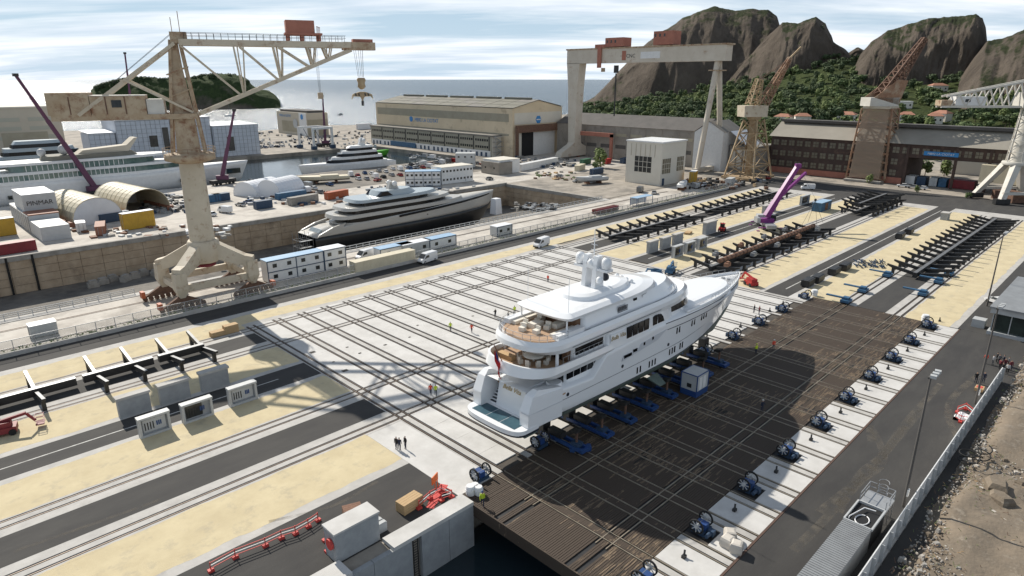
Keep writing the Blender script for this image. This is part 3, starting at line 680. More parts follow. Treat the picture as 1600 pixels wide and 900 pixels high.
def mark(pts, w, mt='tyre_mark'):
    P_ = [at(x, y) for x, y in pts]; fine = []
    for k in range(len(P_) - 1):
        p0 = P_[max(0, k - 1)]; p1 = P_[k]; p2 = P_[k + 1]; p3 = P_[min(len(P_) - 1, k + 2)]
        for q in range(8): t_ = q / 8; fine.append(0.5 * ((2 * p1) + (p2 - p0) * t_ + (2 * p0 - 5 * p1 + 4 * p2 - p3) * t_ ** 2 + (3 * p1 - p0 - 3 * p2 + p3) * t_ ** 3))
    fine.append(P_[-1]); vs = []
    for k, p in enumerate(fine):
        d = (fine[min(len(fine) - 1, k + 1)] - fine[max(0, k - 1)]).normalized(); n_ = Vector((-d.y, d.x, 0)); vs += [tuple(p + n_ * w / 2 + Vector((0, 0, .006))), tuple(p - n_ * w / 2 + Vector((0, 0, .006)))]
    mb = MB(); mb.add(vs, [(2 * k, 2 * k + 1, 2 * k + 3, 2 * k + 2) for k in range(len(fine) - 1)]); tag(stuff(mb.build('tyre_mark', mt)), 'pale dusty tyre track curving over the asphalt', 'tyre track', 'tyre tracks on the asphalt')
for pts in (((1310, 800), (1345, 740), (1378, 712), (1420, 655), (1470, 600)), ((1362, 690), (1360, 665), (1380, 720), (1330, 760), (1280, 800)), ((1500, 690), (1482, 650), (1490, 620), (1530, 585)), ((1240, 860), (1300, 800), (1372, 720), (1440, 640))): mark(pts, 0.9)
for pts in (((20, 862), (130, 824), (250, 781)), ((420, 815), (520, 790), (590, 752))): mark(pts, 0.45)
# ================================================================ the white motor yacht on the lift
YX, YY = 46.0, 49.8
def plan(xa, xma, xmf, xf, hw, pa=2.2, pf=2.0, n=14, off=0.0):
    """plan outline of a deck: round stern xa..xma, straight, pointed front xmf..xf (counter-clockwise)"""
    def w(x):
        if x < xma: return hw * max(0, 1 - ((xma - x) / (xma - xa)) ** pa) ** (1 / pa)
        if x > xmf: return hw * max(0, 1 - ((x - xmf) / (xf - xmf)) ** pf) ** (1 / pf)
        return hw
    xs = [xa + (xma - xa) * (1 - math.cos(math.pi / 2 * k / n)) for k in range(n)] + [xma] + [xmf + (xf - xmf) * math.sin(math.pi / 2 * k / n) for k in range(n + 1)]
    st = [(x, -w(x)) for x in xs]; po = [(x, w(x)) for x in reversed(xs)]
    res = []
    for p in st + po:
        if not res or abs(p[0] - res[-1][0]) + abs(p[1] - res[-1][1]) > 1e-4: res.append(p)
    if abs(res[0][0] - res[-1][0]) + abs(res[0][1] - res[-1][1]) < 1e-4: res.pop()
    return res
def inset(poly, d, cx=None):
    ax = [p[0] for p in poly]; x0, x1 = min(ax), max(ax); hw = max(p[1] for p in poly)
    return [(x0 + (p[0] - x0) * (1 - 2 * d / (x1 - x0)) + d, p[1] * (1 - d / hw)) for p in poly]
def hull_ring(x, L_, bmax, zk, zs, x_full=0.62, stern=0.9, n=9, flare=0.0, upto=None, zfrom=None):
    """half sections: list of (y,z) from keel to sheer"""
    pass

yacht = thing('motor_yacht', 'large white motor yacht standing on blue trolleys over the timber platform', 'yacht', (YX, YY, 0))
LY = 59.7
def yhb(x, t):
    """half-breadth of the hull at station x, t = 0 keel .. 1 sheer"""
    f = x / LY
    if f < 0.5: full = 5.0 - 0.55 * ((0.5 - f) / 0.5) ** 2
    else:
        q = (f - 0.5) / 0.5; dk = 5.0 * max(0.0, 1 - q ** 2.5) ** 0.8; wl = 5.0 * max(0.0, 1 - (q * 1.13) ** 1.7) ** 1.1 if q * 1.13 < 1 else 0.0
        k = max(0, min(1, (t - 0.40) / 0.6)); full = wl + (dk - wl) * k ** 1.1
    sec = min(1.0, (t / 0.36)) ** (0.42 if f < 0.6 else 0.75)
    return max(0.03, full * sec)
def sheer(x):
    return float(np.interp(x, [0, 3, 4, 12.9, 15.5, 27, 33, 45, LY], [8.9, 9.3, 8.9, 8.25, 10.9, 11.6, 11.35, 10.9, 10.9]))
ZK, ZWL = 1.6, 5.4
def keel(x): return float(np.interp(x, [2.2, 8, 44, 52, 56.5, LY], [4.3, 2.6, 1.7, 2.3, 5.2, 9.0]))
def station(x, z):
    zk = keel(x); zs = sheer(x); zz = max(zk, min(z, zs)); return yhb(x, (zz - zk) / max(0.1, (11.0 - zk)))
stx = [2.6, 3.2, 4.5, 6, 8, 10, 12.9, 13.6, 15.5, 18, 22, 26, 30, 34, 38, 42, 45, 48, 50, 52, 54, 55.5, 57, 58.2, 59.1, LY]
def hull_part(z0f, z1f, nz, mt, name, parent, cap=False):
    rings = []
    for x in stx:
        za, zb = z0f(x), z1f(x); za = min(za, zb); r = []
        for k in range(nz + 1): z = za + (zb - za) * k / nz; r.append((x + max(0, (z - 9.6)) * 0.0, -station(x, z), z))
        for k in range(nz, -1, -1): z = za + (zb - za) * k / nz; r.append((x, station(x, z), z))
        rings.append(r)
    mb = MB(); mb.loft(rings, closed=False, cap=False); return mb.build(name, mt, parent)
hull = hull_part(lambda x: max(ZWL, keel(x)), sheer, 8, 'yacht_white', 'hull', yacht)
hull_part(lambda x: keel(x), lambda x: max(ZWL - 0.02, keel(x)), 6, 'antifoul', 'underbody', yacht)
hull_part(lambda x: max(ZWL - 0.14, keel(x)), lambda x: max(ZWL + 0.02, keel(x) + 0.02), 1, 'yacht_line', 'boot_line', hull).scale = (1, 1.004, 1)
# dark sheer line and a lower rubbing line along the forward hull
for s in (-1, 1):
    for z, xa, xb, r in ((-0.35, 28.5, 58.8, 0.07), (-1.35, 29, 57.6, 0.055)):
        mb = MB(); xs = np.linspace(xa, xb, 34); mb.path([(x, s * (station(x, sheer(x) + z) + 0.02), sheer(x) + z) for x in xs], r, 5)
        mb.build('sheer_line', 'yacht_line', hull)
    mb = MB(); xs = np.linspace(6, 51.5, 34); mb.path([(x, s * (station(x, 7.1) + 0.015), 7.1 + 0.006 * x) for x in xs], 0.03, 4); mb.build('hull_line', 'yacht_line', hull)
    # portholes: tall pairs and threes
    for xs_, z in (((22.2, 22.9, 25.0, 25.7, 26.4), 6.2), ((30.0, 30.7, 31.4, 33.0, 33.7), 6.5), ((31.6, 32.3), 9.3), ((36.0, 36.8), 9.2), ((39.2, 40.0, 40.9), 9.2)):
        for x in xs_:
            y = station(x, z); y2 = station(x + 0.5, z); an = math.atan2(y2 - y, 0.5)
            MB().box((0, 0, 0), (0.26, 0.1, 0.9)).build('porthole', 'yacht_glass', hull, (x, s * (y - 0.01), z), s * an)
    for x, z in ((8.2, 7.6), (4.6, 7.8), (18.8, 7.9), (29.5, 7.8)):
        MB().tube((x, s * (station(x, z) - 0.05), z), (x, s * (station(x, z) + 0.05), z), 0.24, n=10).build('hawse_hole', 'yacht_line', hull)
# transom, swim platform, stern wings and stairs
MB().prism(plan(-0.5, 1.6, 3.2, 3.3, 4.7, 3.2, 4), 5.05, 5.6).build('swim_platform', 'yacht_white', yacht)
MB().prism(plan(-0.48, 1.6, 3.2, 3.28, 4.71, 3.2, 4), 4.85, 5.1).build('platform_band', 'yacht_line', yacht)
for ya, yb in ((-3.6, -1.2), (-1.1, 1.1), (1.2, 3.6)):
    MB().b2(0.3, 2.5, ya, yb, 5.59, 5.625).build('teak_panel', 'swim_blue', yacht)
MB().prism([(2.9, -2.2), (8, -2.2), (8, 2.2), (2.9, 2.2)], 5.2, 9.0, top=[(3.7, -2.2), (8, -2.2), (8, 2.2), (3.7, 2.2)]).build('transom', 'yacht_white', yacht)
for s in (-1, 1):
    wing = [[(1.5, s * 3.3, 5.3), (1.5, s * 4.6, 5.3), (7.0, s * 4.9, 5.3), (7.0, s * 3.3, 5.3)],
            [(1.5, s * 3.25, 7.4), (1.5, s * 4.68, 7.4), (7.0, s * 4.95, 7.4), (7.0, s * 3.25, 7.4)],
            [(2.3, s * 3.4, 9.2), (2.3, s * 4.6, 9.2), (7.0, s * 4.9, 8.9), (7.0, s * 3.4, 8.9)],
            [(3.2, s * 3.7, 9.75), (3.2, s * 4.45, 9.75), (7.0, s * 4.75, 9.05), (7.0, s * 3.7, 9.05)]]
    MB().loft(wing, sm=False).build('stern_wing', 'yacht_white', yacht)
    MB().path([(1.46, s * 3.5, 7.3), (1.46, s * 4.66, 7.3), (4.2, s * 4.86, 7.3), (6.9, s * 4.97, 7.3)], 0.03, 4).build('wing_seam', 'yacht_grey', yacht)
    st_ = MB()
    for k in range(9): st_.b2(3.0 + k * 0.3, 3.34 + k * 0.3, *sorted((s * 2.25, s * 3.5)), 5.6 + k * 0.28, 5.82 + k * 0.28)
    st_.build('stair', 'yacht_white', yacht)
    tr = MB()
    for k in range(9): tr.b2(3.0 + k * 0.3, 3.3 + k * 0.3, *sorted((s * 2.3, s * 3.45)), 5.825 + k * 0.28, 5.85 + k * 0.28)
    tr.build('stair_tread', 'yacht_line', yacht)
# decks and house tiers
def tier(name, p0, p1, z0, z1, mt='yacht_white', sm=False, parent=None): return MB().prism(p0, z0, z1, top=p1, sm=sm).build(name, mt, parent or yacht)
tier('main_deck', plan(4.2, 5, 30, 42, 4.7, 3, 2), plan(4.2, 5, 30, 42, 4.7, 3, 2), 7.8, 8.0, 'yacht_deck')
tier('main_saloon', plan(8.4, 9.6, 30, 42, 3.9, 3, 2), plan(8.5, 9.7, 30, 42, 3.88, 3, 2), 8.0, 11.2)
for s in (-1, 1):
    for k in range(6): MB().b2(8.9 + k * 1.3, 10.05 + k * 1.3, *sorted((s * 3.86, s * 3.95)), 9.0, 10.4).build('window', 'yacht_glass', yacht)
    # side opening with deck behind it
    o = MB().side([(18.6, 8.65), (26.6, 9.35), (28.9, 10.35), (22.5, 9.95), (22.4, 9.55), (18.6, 9.15)], *sorted((s * 4.97, s * 5.035))); o.build('side_opening', 'yacht_grey', yacht)
    for xa, xb, za in ((18.9, 20.6, 9.15), (20.9, 21.8, 9.4), (23.2, 23.6, 9.75), (25.2, 25.6, 9.95)): MB().b2(xa, xb, *sorted((s * 5.02, s * 5.06)), za - 0.22, za + 0.2).build('window', 'yacht_glass', yacht)
MB().lathe([(0.95, 8.0), (1.0, 9.0), (0.9, 9.1)], (7.4, -3.2, 0), 14).build('stair_drum', 'yacht_white', yacht)
# upper deck with deep curved bulwark
UD = plan(2.2, 6.2, 15.5, 30, 4.98, 2.6, 6)
def ubz(x, z): return z + 0.55 * max(0, (7.5 - x) / 5.5)
o0 = plan(3.6, 6.9, 15.0, 17.5, 4.7, 2.4, 8); o1 = plan(1.7, 6.2, 15.0, 17.5, 5.04, 2.4, 8); o2 = plan(2.1, 6.3, 15.0, 17.4, 4.92, 2.4, 8); oi = plan(2.4, 6.4, 15.0, 17.3, 4.72, 2.4, 8)
mb = MB(); mb.tiers([[(x, y_, 10.35) for x, y_ in o0], [(x, y_, 11.05) for x, y_ in o1], [(x, y_, ubz(x, 11.75)) for x, y_ in o2], [(x, y_, ubz(x, 11.75)) for x, y_ in oi], [(x, y_, 11.3) for x, y_ in oi]])
mb.build('upper_bulwark', 'yacht_white', yacht)
tier('upper_deck', plan(2.6, 6.3, 28, 31, 4.75, 2.6, 4), plan(2.6, 6.3, 28, 31, 4.75, 2.6, 4), 11.1, 11.32, 'yacht_deck')
tier('upper_house', plan(9.0, 10.2, 30, 38.5, 4.35, 3, 2.2), plan(9.2, 10.4, 29.5, 37.5, 4.25, 3, 2.2), 11.3, 13.9)
tier('side_house', plan(15.2, 16.6, 27, 34, 4.99, 6, 2.5), plan(15.6, 17, 26.5, 32.5, 4.8, 6, 2.5), 11.0, 13.7)
for s in (-1, 1):
    for k in range(4): MB().b2(9.9 + k * 1.32, 11.1 + k * 1.32, *sorted((s * 4.26, s * 4.42)), 12.0, 13.25).build('window', 'yacht_glass', yacht)
    for k in range(4): MB().box((0, 0, 0), (1.08, 0.16, 1.5), 0).build('window', 'yacht_glass', yacht, (19.9 + k * 1.28, s * 4.94, 12.35))
    MB().side([(25.3, 11.75), (26.3, 11.75), (26.3, 13.1), (25.7, 13.1), (25.3, 12.95)], *sorted((s * 4.84, s * 4.98))).build('window', 'yacht_glass', yacht)
    MB().side([(26.5, 11.75), (28.1, 11.75), (27.7, 12.5), (27.2, 12.95), (26.5, 13.1)], *sorted((s * 4.8, s * 4.96))).build('window', 'yacht_glass', yacht)
    MB().b2(15.9, 19.0, *sorted((s * 4.86, s * 5.0)), 11.9, 13.0).build('name_board', 'yacht_white', yacht)
    # script name on the board
    text('ship_name', 'Bella Vita', 0.82, 'gold', yacht, (17.45, s * 5.02, 12.2), (R(90), 0, 0 if s < 0 else R(180)), 0.35)
text('stern_name', 'Bella Vita', 0.8, 'gold', yacht, (3.42, 0, 8.0), (R(78), 0, R(-90)), 0.35)
# dark aft bulkheads and glazed doors under the overhangs
MB().b2(8.2, 8.75, -3.5, 3.5, 8.05, 10.6).build('saloon_door', 'yacht_glass', yacht)
MB().b2(8.8, 9.5, -3.9, 3.9, 11.35, 13.3).build('aft_bulkhead', 'yacht_wood', yacht)
for y_ in (-2.4, -0.8, 0.8, 2.4): MB().b2(8.75, 8.83, y_ - 0.7, y_ + 0.7, 11.4, 13.1).build('saloon_door', 'yacht_glass', yacht)
MB().b2(10.9, 11.6, -3.5, 3.5, 14.77, 16.4).build('aft_bulkhead', 'yacht_wood', yacht)
# bridge deck: swept overhang running forward into the wheelhouse brow
b0 = plan(4.3, 8, 27, 39.0, 4.85, 2.4, 2.4, 16); b1 = plan(3.2, 8, 27, 38.6, 5.0, 2.4, 2.4, 16); b2_ = plan(3.6, 8.2, 27, 37.6, 4.72, 2.4, 2.4, 16); b3 = plan(4.0, 8.4, 26, 36, 4.3, 2.4, 2.4, 16)
mb = MB(); mb.tiers([[(x, y, 13.25) for x, y in b0], [(x, y, 13.8) for x, y in b1], [(x, y, 14.35) for x, y in plan(3.3, 8, 27, 38.4, 4.95, 2.4, 2.4, 16)], [(x, y, 14.85) for x, y in b2_], [(x, y, 14.5) for x, y in b3]])
mb.build('bridge_deck', 'yacht_white', yacht)
tier('sun_deck_floor', plan(4.2, 8.2, 11, 11.4, 4.2, 2.4, 6), plan(4.2, 8.2, 11, 11.4, 4.2, 2.4, 6), 14.52, 14.76, 'yacht_deck')
tier('bridge_house', plan(11.2, 12.4, 26, 36.5, 4.1, 3, 2.2, 16), plan(11.6, 12.8, 24, 34, 3.5, 3, 2.2, 16), 14.6, 16.3, sm=True)
mb = MB(); mb.tiers([[(x, y, z) for x, y in plan(a, b_, c_, d_, h, 2.8, 2.2, 16)] for z, a, b_, c_, d_, h in ((16.2, 11, 12.4, 22, 31, 3.6), (16.5, 8.2, 9.4, 21, 30.5, 4.3), (16.85, 7.9, 9.2, 20, 30, 4.35), (17.15, 8.8, 10, 18, 28, 3.7), (17.25, 10.5, 12, 17, 26, 2.6))])
mb.build('hardtop', 'yacht_white', yacht)
mb = MB(); mb.tiers([[(x, y, z) for x, y in plan(a, b_, c_, d_, h, 2.2, 2.0, 14)] for z, a, b_, c_, d_, h in ((17.1, 13.0, 15.5, 20, 25.5, 2.6), (17.7, 13.3, 15.6, 20, 24.8, 2.4), (17.9, 14.2, 16, 19.5, 23.5, 1.9))])
mb.build('mast_base', 'yacht_white', yacht)
for s in (-1, 1):
    MB().b2(18.6, 20.4, *sorted((s * 3.55, s * 3.72)), 15.2, 15.8).build('side_vent', 'yacht_grey', yacht)
    MB().b2(22.2, 23.0, *sorted((s * 3.45, s * 3.72)), 15.55, 16.0).build('window', 'yacht_glass', yacht)
    MB().tube((8.9, s * 3.7, 14.7), (8.9, s * 3.7, 16.6), 0.11).build('hardtop_post', 'yacht_white', yacht)
    MB().tube((6.6, s * 4.3, 11.3), (6.6, s * 4.3, 13.6), 0.2).build('deck_post', 'yacht_white', yacht)
    # forward seating rail well on the bridge roof
    ra = MB()
    for k in range(7): ra.tube((24.2 + k * 0.95, s * (3.7 - 0.12 * k), 15.1), (24.2 + k * 0.95, s * (3.7 - 0.12 * k), 16.05), 0.035, n=5)
    ra.path([(24.2 + k * 0.95, s * (3.7 - 0.12 * k), 16.05) for k in range(7)], 0.04); ra.build('rail', 'galv', yacht)
    # wheelhouse windows below the brow
    wh = MB(); ring0 = plan(30, 31, 33.4, 37.6, 4.05, 3, 2.2, 12); ring1 = plan(29, 30, 32.0, 36.2, 3.95, 3, 2.2, 12)
    if s < 0: MB().prism(plan(28, 29, 32.2, 38.9, 4.3, 3, 2.3, 12), 12.1, 13.45, top=plan(28, 29, 31.5, 37.8, 4.25, 3, 2.3, 12)).build('wheelhouse_glass', 'yacht_glass', yacht)
# round hot tub and cushions forward on the roof
MB().lathe([(1.9, 15.0), (2.0, 16.0), (1.7, 16.05), (1.6, 15.6), (0.05, 15.6)], (29.2, 0, 0), 20).build('hot_tub', 'yacht_white', yacht)
mb = MB(); mb.tiers([[(x, y, z) for x, y in plan(a, 26, 31, d_, h, 2.2, 2.2, 12)] for z, a, d_, h in ((14.6, 24.6, 35.0, 3.6), (15.3, 24.8, 34.4, 3.4), (15.35, 25.2, 33.8, 3.0), (14.9, 25.3, 33.6, 2.9))]); mb.build('seating_coaming', 'yacht_white', yacht)
for k in range(4): MB().ball((24.6 + 0.3 * k, -1.5 + k, 17.35), 0.35, 8, 5).build('searchlight', 'yacht_white', yacht)
# foredeck: raised trunk, mooring well, bow bulwark
tier('fore_deck', plan(33, 34, 41, 57.6, 4.45, 4, 1.9, 16), plan(33, 34, 41, 57.6, 4.45, 4, 1.9, 16), 10.2, 10.42)
mb = MB(); mb.tiers([[(x, y, z) for x, y in plan(a, 37, 44, d_, h, 3, 2.6, 14)] for z, a, d_, h in ((10.4, 35, 53.5, 3.9), (11.2, 35.2, 53.0, 3.8), (11.55, 35.6, 52.2, 3.3), (11.6, 36.5, 51, 2.6))]); mb.build('fore_trunk', 'yacht_white', yacht)
mb = MB(); rings = []
for x in np.linspace(34, 59.6, 22):
    b_ = station(x, sheer(x)); zs = sheer(x); h = 0.0
    rings.append([(x, -b_ - 0.01, zs - 0.05), (x, -b_ - 0.03, zs + 0.35), (x, -max(0.01, b_ - 0.2), zs + 0.35), (x, -max(0.005, b_ - 0.22), zs - 0.5)])
mb.loft(rings, closed=True)
mb.loft([[(p[0], -p[1], p[2]) for p in r] for r in rings], closed=True)
mb.build('bow_bulwark', 'yacht_white', yacht)
well = MB(); well.prism([(53.8, -1.1), (57.2, -0.7), (57.2, 0.7), (53.8, 1.1)], 10.43, 10.46); wl = well.build('mooring_deck', 'yacht_deck', yacht)
for s in (-1, 1): MB().lathe([(0.3, 0), (0.22, 0.3), (0.34, 0.5), (0.3, 0.65)], (54.8, s * 0.5, 10.46), 10).build('windlass', 'galv', yacht)
# mast: two legs, spreaders, radomes, radar, whip aerials
for s in (-1, 1):
    MB().loft([[(17.2 + a, s * 0.8 - 0.3, z), (19.1 - a, s * 0.8 - 0.3, z), (19.1 - a, s * 0.8 + 0.3, z), (17.2 + a, s * 0.8 + 0.3, z)] for z, a in ((17.5, 0), (21.0, 0.25), (22.0, 0.5))], sm=False).build('mast_leg', 'yacht_white', yacht)
    MB().b2(17.6, 18.8, *sorted((s * 0.9, s * 2.7)), 20.2, 20.5).build('spreader', 'yacht_white', yacht)
    dm = MB().lathe([(0.3, 0), (0.64, 0.12), (0.68, 0.85), (0.58, 1.2), (0.35, 1.45), (0.05, 1.54)], (18.2, s * 2.1, 20.5), 18); dm.build('radome', 'yacht_white', yacht)
    MB().tube((9.6, s * 3.3, 17.0), (9.6, s * 3.3, 21.5), 0.03, n=5).build('whip_aerial', 'yacht_white', yacht)
MB().b2(17.4, 18.9, -0.7, 0.7, 20.4, 20.8).build('radar_shelf', 'yacht_white', yacht)
MB().lathe([(0.5, 0), (0.55, 0.35), (0.3, 0.7), (0.05, 0.8)], (17.8, 0, 20.8), 12).build('small_dome', 'yacht_white', yacht)
MB().lathe([(0.42, 0), (0.45, 0.5), (0.25, 0.75), (0.05, 0.82)], (17.2, -1.9, 18.9), 12).build('small_dome', 'yacht_white', yacht)
mb = MB(); mb.tube((18.3, 0, 20.6), (18.3, 0, 25.2), 0.1, 0.05)
for z in (22.6, 23.3, 24.0): mb.bar((18.3, -0.5, z), (18.3, 0.5, z), 0.06)
mb.build('mast_pole', 'yacht_white', yacht)
MB().tube((19.35, -1.0, 19.0), (19.6, -1.0, 19.0), 0.55, n=14).build('exhaust_louvre', 'yacht_line', yacht)
# sun deck furniture, railings, stern flag
ra = MB(); pl = [p for p in plan(3.7, 8.2, 11, 11.4, 4.5, 2.4, 6) if p[0] < 8.6]
pl = sorted([p for p in pl if p[1] <= 0], key=lambda p: -p[0]) + sorted([p for p in pl if p[1] > 0], key=lambda p: p[0])
for p in pl[::2]: ra.tube((p[0], p[1], 14.6), (p[0], p[1], 15.6), 0.03, n=5)
for z in (15.1, 15.6): ra.path([(p[0], p[1], z) for p in pl], 0.03, 5)
ra.build('stern_rail', 'galv', yacht)
for s in (-1, 1):
    ra = MB()
    for k in range(9): ra.tube((7.4 + k * 0.95, s * 4.55, 11.8), (7.4 + k * 0.95, s * 4.55, 12.5), 0.025, n=5)
    ra.path([(7.4, s * 4.55, 12.5), (15.0, s * 4.55, 12.5)], 0.03, 5); ra.build('side_rail', 'galv', yacht)
    ra = MB()
    for k in range(12): x = 42 + k * 1.35; ra.tube((x, s * max(0.05, station(x, sheer(x)) - 0.15), sheer(x) + 0.3), (x, s * max(0.05, station(x, sheer(x)) - 0.15), sheer(x) + 0.95), 0.025, n=5)
    ra.path([(42 + k * 1.35, s * max(0.05, station(42 + k * 1.35, sheer(42 + k * 1.35)) - 0.15), sheer(42 + k * 1.35) + 0.95) for k in range(12)], 0.03, 5); ra.build('bow_rail', 'galv', yacht)
    MB().path([(x, s * 5.02, 13.62) for x in np.linspace(8.5, 27, 8)], 0.03, 4).build('deck_seam', 'yacht_line', yacht)
    MB().path([(x, s * 4.6, 14.85) for x in np.linspace(12, 26, 6)], 0.03, 4).build('deck_seam', 'yacht_grey', yacht)
    for k in range(5): MB().b2(18.5, 20.6, *sorted((s * 3.9, s * 3.99)), 15.0 + k * 0.16, 15.07 + k * 0.16).build('louvre', 'yacht_line', yacht)
    MB().b2(6.6, 11.2, *sorted((s * 3.5, s * 4.5)), 14.7, 15.35).build('bench', 'yacht_white', yacht)
    MB().b2(6.9, 11.0, *sorted((s * 2.8, s * 3.5)), 14.76, 15.15).build('sofa', 'yacht_cream', yacht)
for x, y, w, d in ((8.2, 0.6, 1.8, 1.1), (10.0, -1.4, 1.6, 1.0)): MB().b2(x - w / 2, x + w / 2, y - d / 2, y + d / 2, 14.78, 15.4).build('table', 'yacht_cream', yacht)
for x, y, rz in ((9.6, 1.5, 0.2), (7.2, 1.6, 0.1), (8.6, -0.9, 0.3), (6.6, -1.0, 0), (6.1, 0.8, 0.2), (10.8, 1.8, 0)):
    MB().box((0, 0, 0.25), (0.75, 0.7, 0.5)).box((0.33, 0, 0.6), (0.14, 0.7, 0.6)).build('armchair', 'yacht_cream', yacht, (x, y, 14.76), rz)
MB().lathe([(1.25, 0.72), (1.25, 0.8), (0.05, 0.8)], (6.3, -0.9, 11.32), 18).tube((6.3, -0.9, 11.3), (6.3, -0.9, 12.05), 0.15).build('dining_table', 'yacht_cream', yacht)
for k in range(9):
    a = k * 2 * math.pi / 9; MB().box((0, 0, 0.25), (0.5, 0.5, 0.5)).box((0.22, 0, 0.6), (0.08, 0.5, 0.5)).build('dining_chair', 'yacht_cream', yacht, (6.3 + 1.75 * math.cos(a), -0.9 + 1.75 * math.sin(a), 11.32), a)
MB().b2(4.2, 5.0, 0.8, 3.2, 11.32, 11.9).build('sofa', 'wood_pale', yacht)
MB().tube((2.3, 0.2, 11.9), (0.9, 0.2, 14.6), 0.06).build('flag_staff', 'wood_brown', yacht)
fl = MB(); rings = []
for i in range(7):
    q = i / 6; rings.append([(1.0 + 0.9 * q + 0.08 * math.sin(q * 9 + k_ * 1.1), 0.2 + 0.2 * math.sin(q * 7 + k_), 14.1 - 2.6 * q - k_ * 0.5 + 0.0) for k_ in (0, 1, 2, 3)])
fl.loft(rings, closed=False, cap=False); fo = fl.build('ensign', 'flag_red', yacht)
MB().add([(1.03, 0.08, 14.0), (1.45, 0.05, 12.9), (1.42, 0.02, 12.2), (1.0, 0.05, 13.3)], [(0, 1, 2, 3)]).build('ensign_canton', 'flag_navy', fo)
# props under the hull, bilge stabiliser fins
for s in (-1, 1):
    MB().loft([[(26.0, s * 4.2, 3.6), (28.4, s * 4.2, 3.6), (28.4, s * 4.1, 3.4), (26.0, s * 4.1, 3.4)], [(26.6, s * 6.0, 2.7), (28.0, s * 6.0, 2.7), (28.0, s * 5.95, 2.6), (26.6, s * 5.95, 2.6)]], sm=False).build('stabiliser_fin', 'antifoul', yacht)
    MB().b2(3.4, 5.4, *sorted((s * 2.0, s * 2.3)), 2.6, 4.6).build('rudder', 'antifoul', yacht)
    MB().tube((5.6, s * 2.1, 3.1), (12, s * 1.8, 3.4), 0.14).build('propeller_shaft', 'galv', yacht)

# blue transfer trolleys on the transverse rails
def trolley(loc, rz=0.0, label='', first=[None]):
    if first[0] is None:
        t_ = thing('transfer_trolley', label, 'trolley', loc, rz, 'blue trolleys carrying the white yacht')
        MB().b2(-0.75, -0.4, -3.2, 3.4, 0.35, 0.75).b2(0.4, 0.75, -3.2, 3.4, 0.35, 0.75).b2(-0.75, 0.75, -3.4, -3.0, 0.3, 0.7).b2(-0.75, 0.75, 1.0, 1.5, 0.36, 0.74).build('frame', 'blue', t_)
        for y in (-2.6, 2.6):
            for x in (-0.63, 0.63): MB().tube((x - 0.1, y, 0.27), (x + 0.1, y, 0.27), 0.26, n=12).build('wheel', 'tyre', t_)
        MB().b2(-0.55, 0.55, -2.5, -1.4, 0.6, 1.1).build('jack_housing', 'blue_dark', t_)
        MB().b2(-0.5, 0.5, 0.2, 2.4, 0.75, 1.5).build('keel_block', 'steel_black', t_)
        MB().tube((0, -1.9, 1.1), (0, -1.9, 2.6), 0.16, n=10).build('jack', 'rust', t_)
        MB().loft([[(-0.5, -2.2, 2.5), (0.5, -2.2, 2.5), (0.5, -1.1, 2.3), (-0.5, -1.1, 2.3)], [(-0.5, -2.2, 2.9), (0.5, -2.2, 2.9), (0.5, -1.1, 2.6), (-0.5, -1.1, 2.6)]], sm=False).build('bilge_pad', 'steel_black', t_)
        first[0] = t_; return t_
    return dup(first[0], loc, rz, label)
names = [None, 'under the stern', 'second from the stern', 'third from the stern', 'fourth from the stern', 'amidships under the yacht', 'just forward of amidships', 'beside the white cabin', 'under the forward hull', 'under the bow']
for k in range(1, 9): trolley((50.2 + 5 * k, 46.2, 0), 0, 'blue transfer trolley with jack, starboard side, ' + names[k])
for k in range(1, 9): trolley((50.2 + 5 * k, 53.6, 0), math.pi, 'blue transfer trolley on the far port side, ' + names[k])
kb = thing('keel_cradle', 'row of black keel blocks standing beneath the yacht centreline', 'keel blocks')
for k in range(1, 10): MB().b2(49.5 + 5 * k, 50.9 + 5 * k, 49.2, 50.4, 0.02, 1.75).build('block', 'steel_black', kb)
tag(MB().box((0, 0, 0.25), (2.6, 0.9, 0.35)).box((1.1, 0, 0.5), (0.5, 0.8, 0.3)).tube((-0.9, -0.5, 0.2), (-0.9, 0.5, 0.2), 0.2).tube((0.9, -0.5, 0.2), (0.9, 0.5, 0.2), 0.2).build('small_dolly', 'blue', loc=(55.4, 43.9, 0.0), rz=R(-40)), 'small bright blue dolly lying on the planks near the stern winch', 'dolly')
# white equipment cabin on the platform
cb_ = thing('equipment_cabin', 'small white cabin with blue frame standing on the dark platform', 'cabin', (79.3, 42.3, 0))
MB().b2(-1.6, 1.6, -1.3, 1.3, 0.02, 0.9).build('skid', 'blue', cb_)
MB().b2(-1.55, 1.55, -1.25, 1.25, 0.9, 3.3).build('wall', 'grey_light', cb_)
fr = MB()
for x in (-1.58, 1.58):
    for y in (-1.28, 1.28): fr.b2(x - 0.06, x + 0.06, y - 0.06, y + 0.06, 0.9, 3.38)
for y in (-1.28, 1.28): fr.b2(-1.6, 1.6, y - 0.05, y + 0.05, 3.28, 3.4)
for x in (-1.58, 1.58): fr.b2(x - 0.05, x + 0.05, -1.3, 1.3, 3.28, 3.4)
fr.build('frame', 'blue', cb_); MB().b2(-1.55, 1.55, -1.25, 1.25, 3.3, 3.36).build('roof', 'grey_light', cb_)
for x in (-0.9, 0.1): MB().b2(x, x + 0.75, -1.29, -1.24, 1.0, 2.9).build('door', 'white_paint', cb_)
MB().b2(-1.6, -1.54, -0.4, 0.3, 1.3, 1.9).build('vent', 'steel_black', cb_)

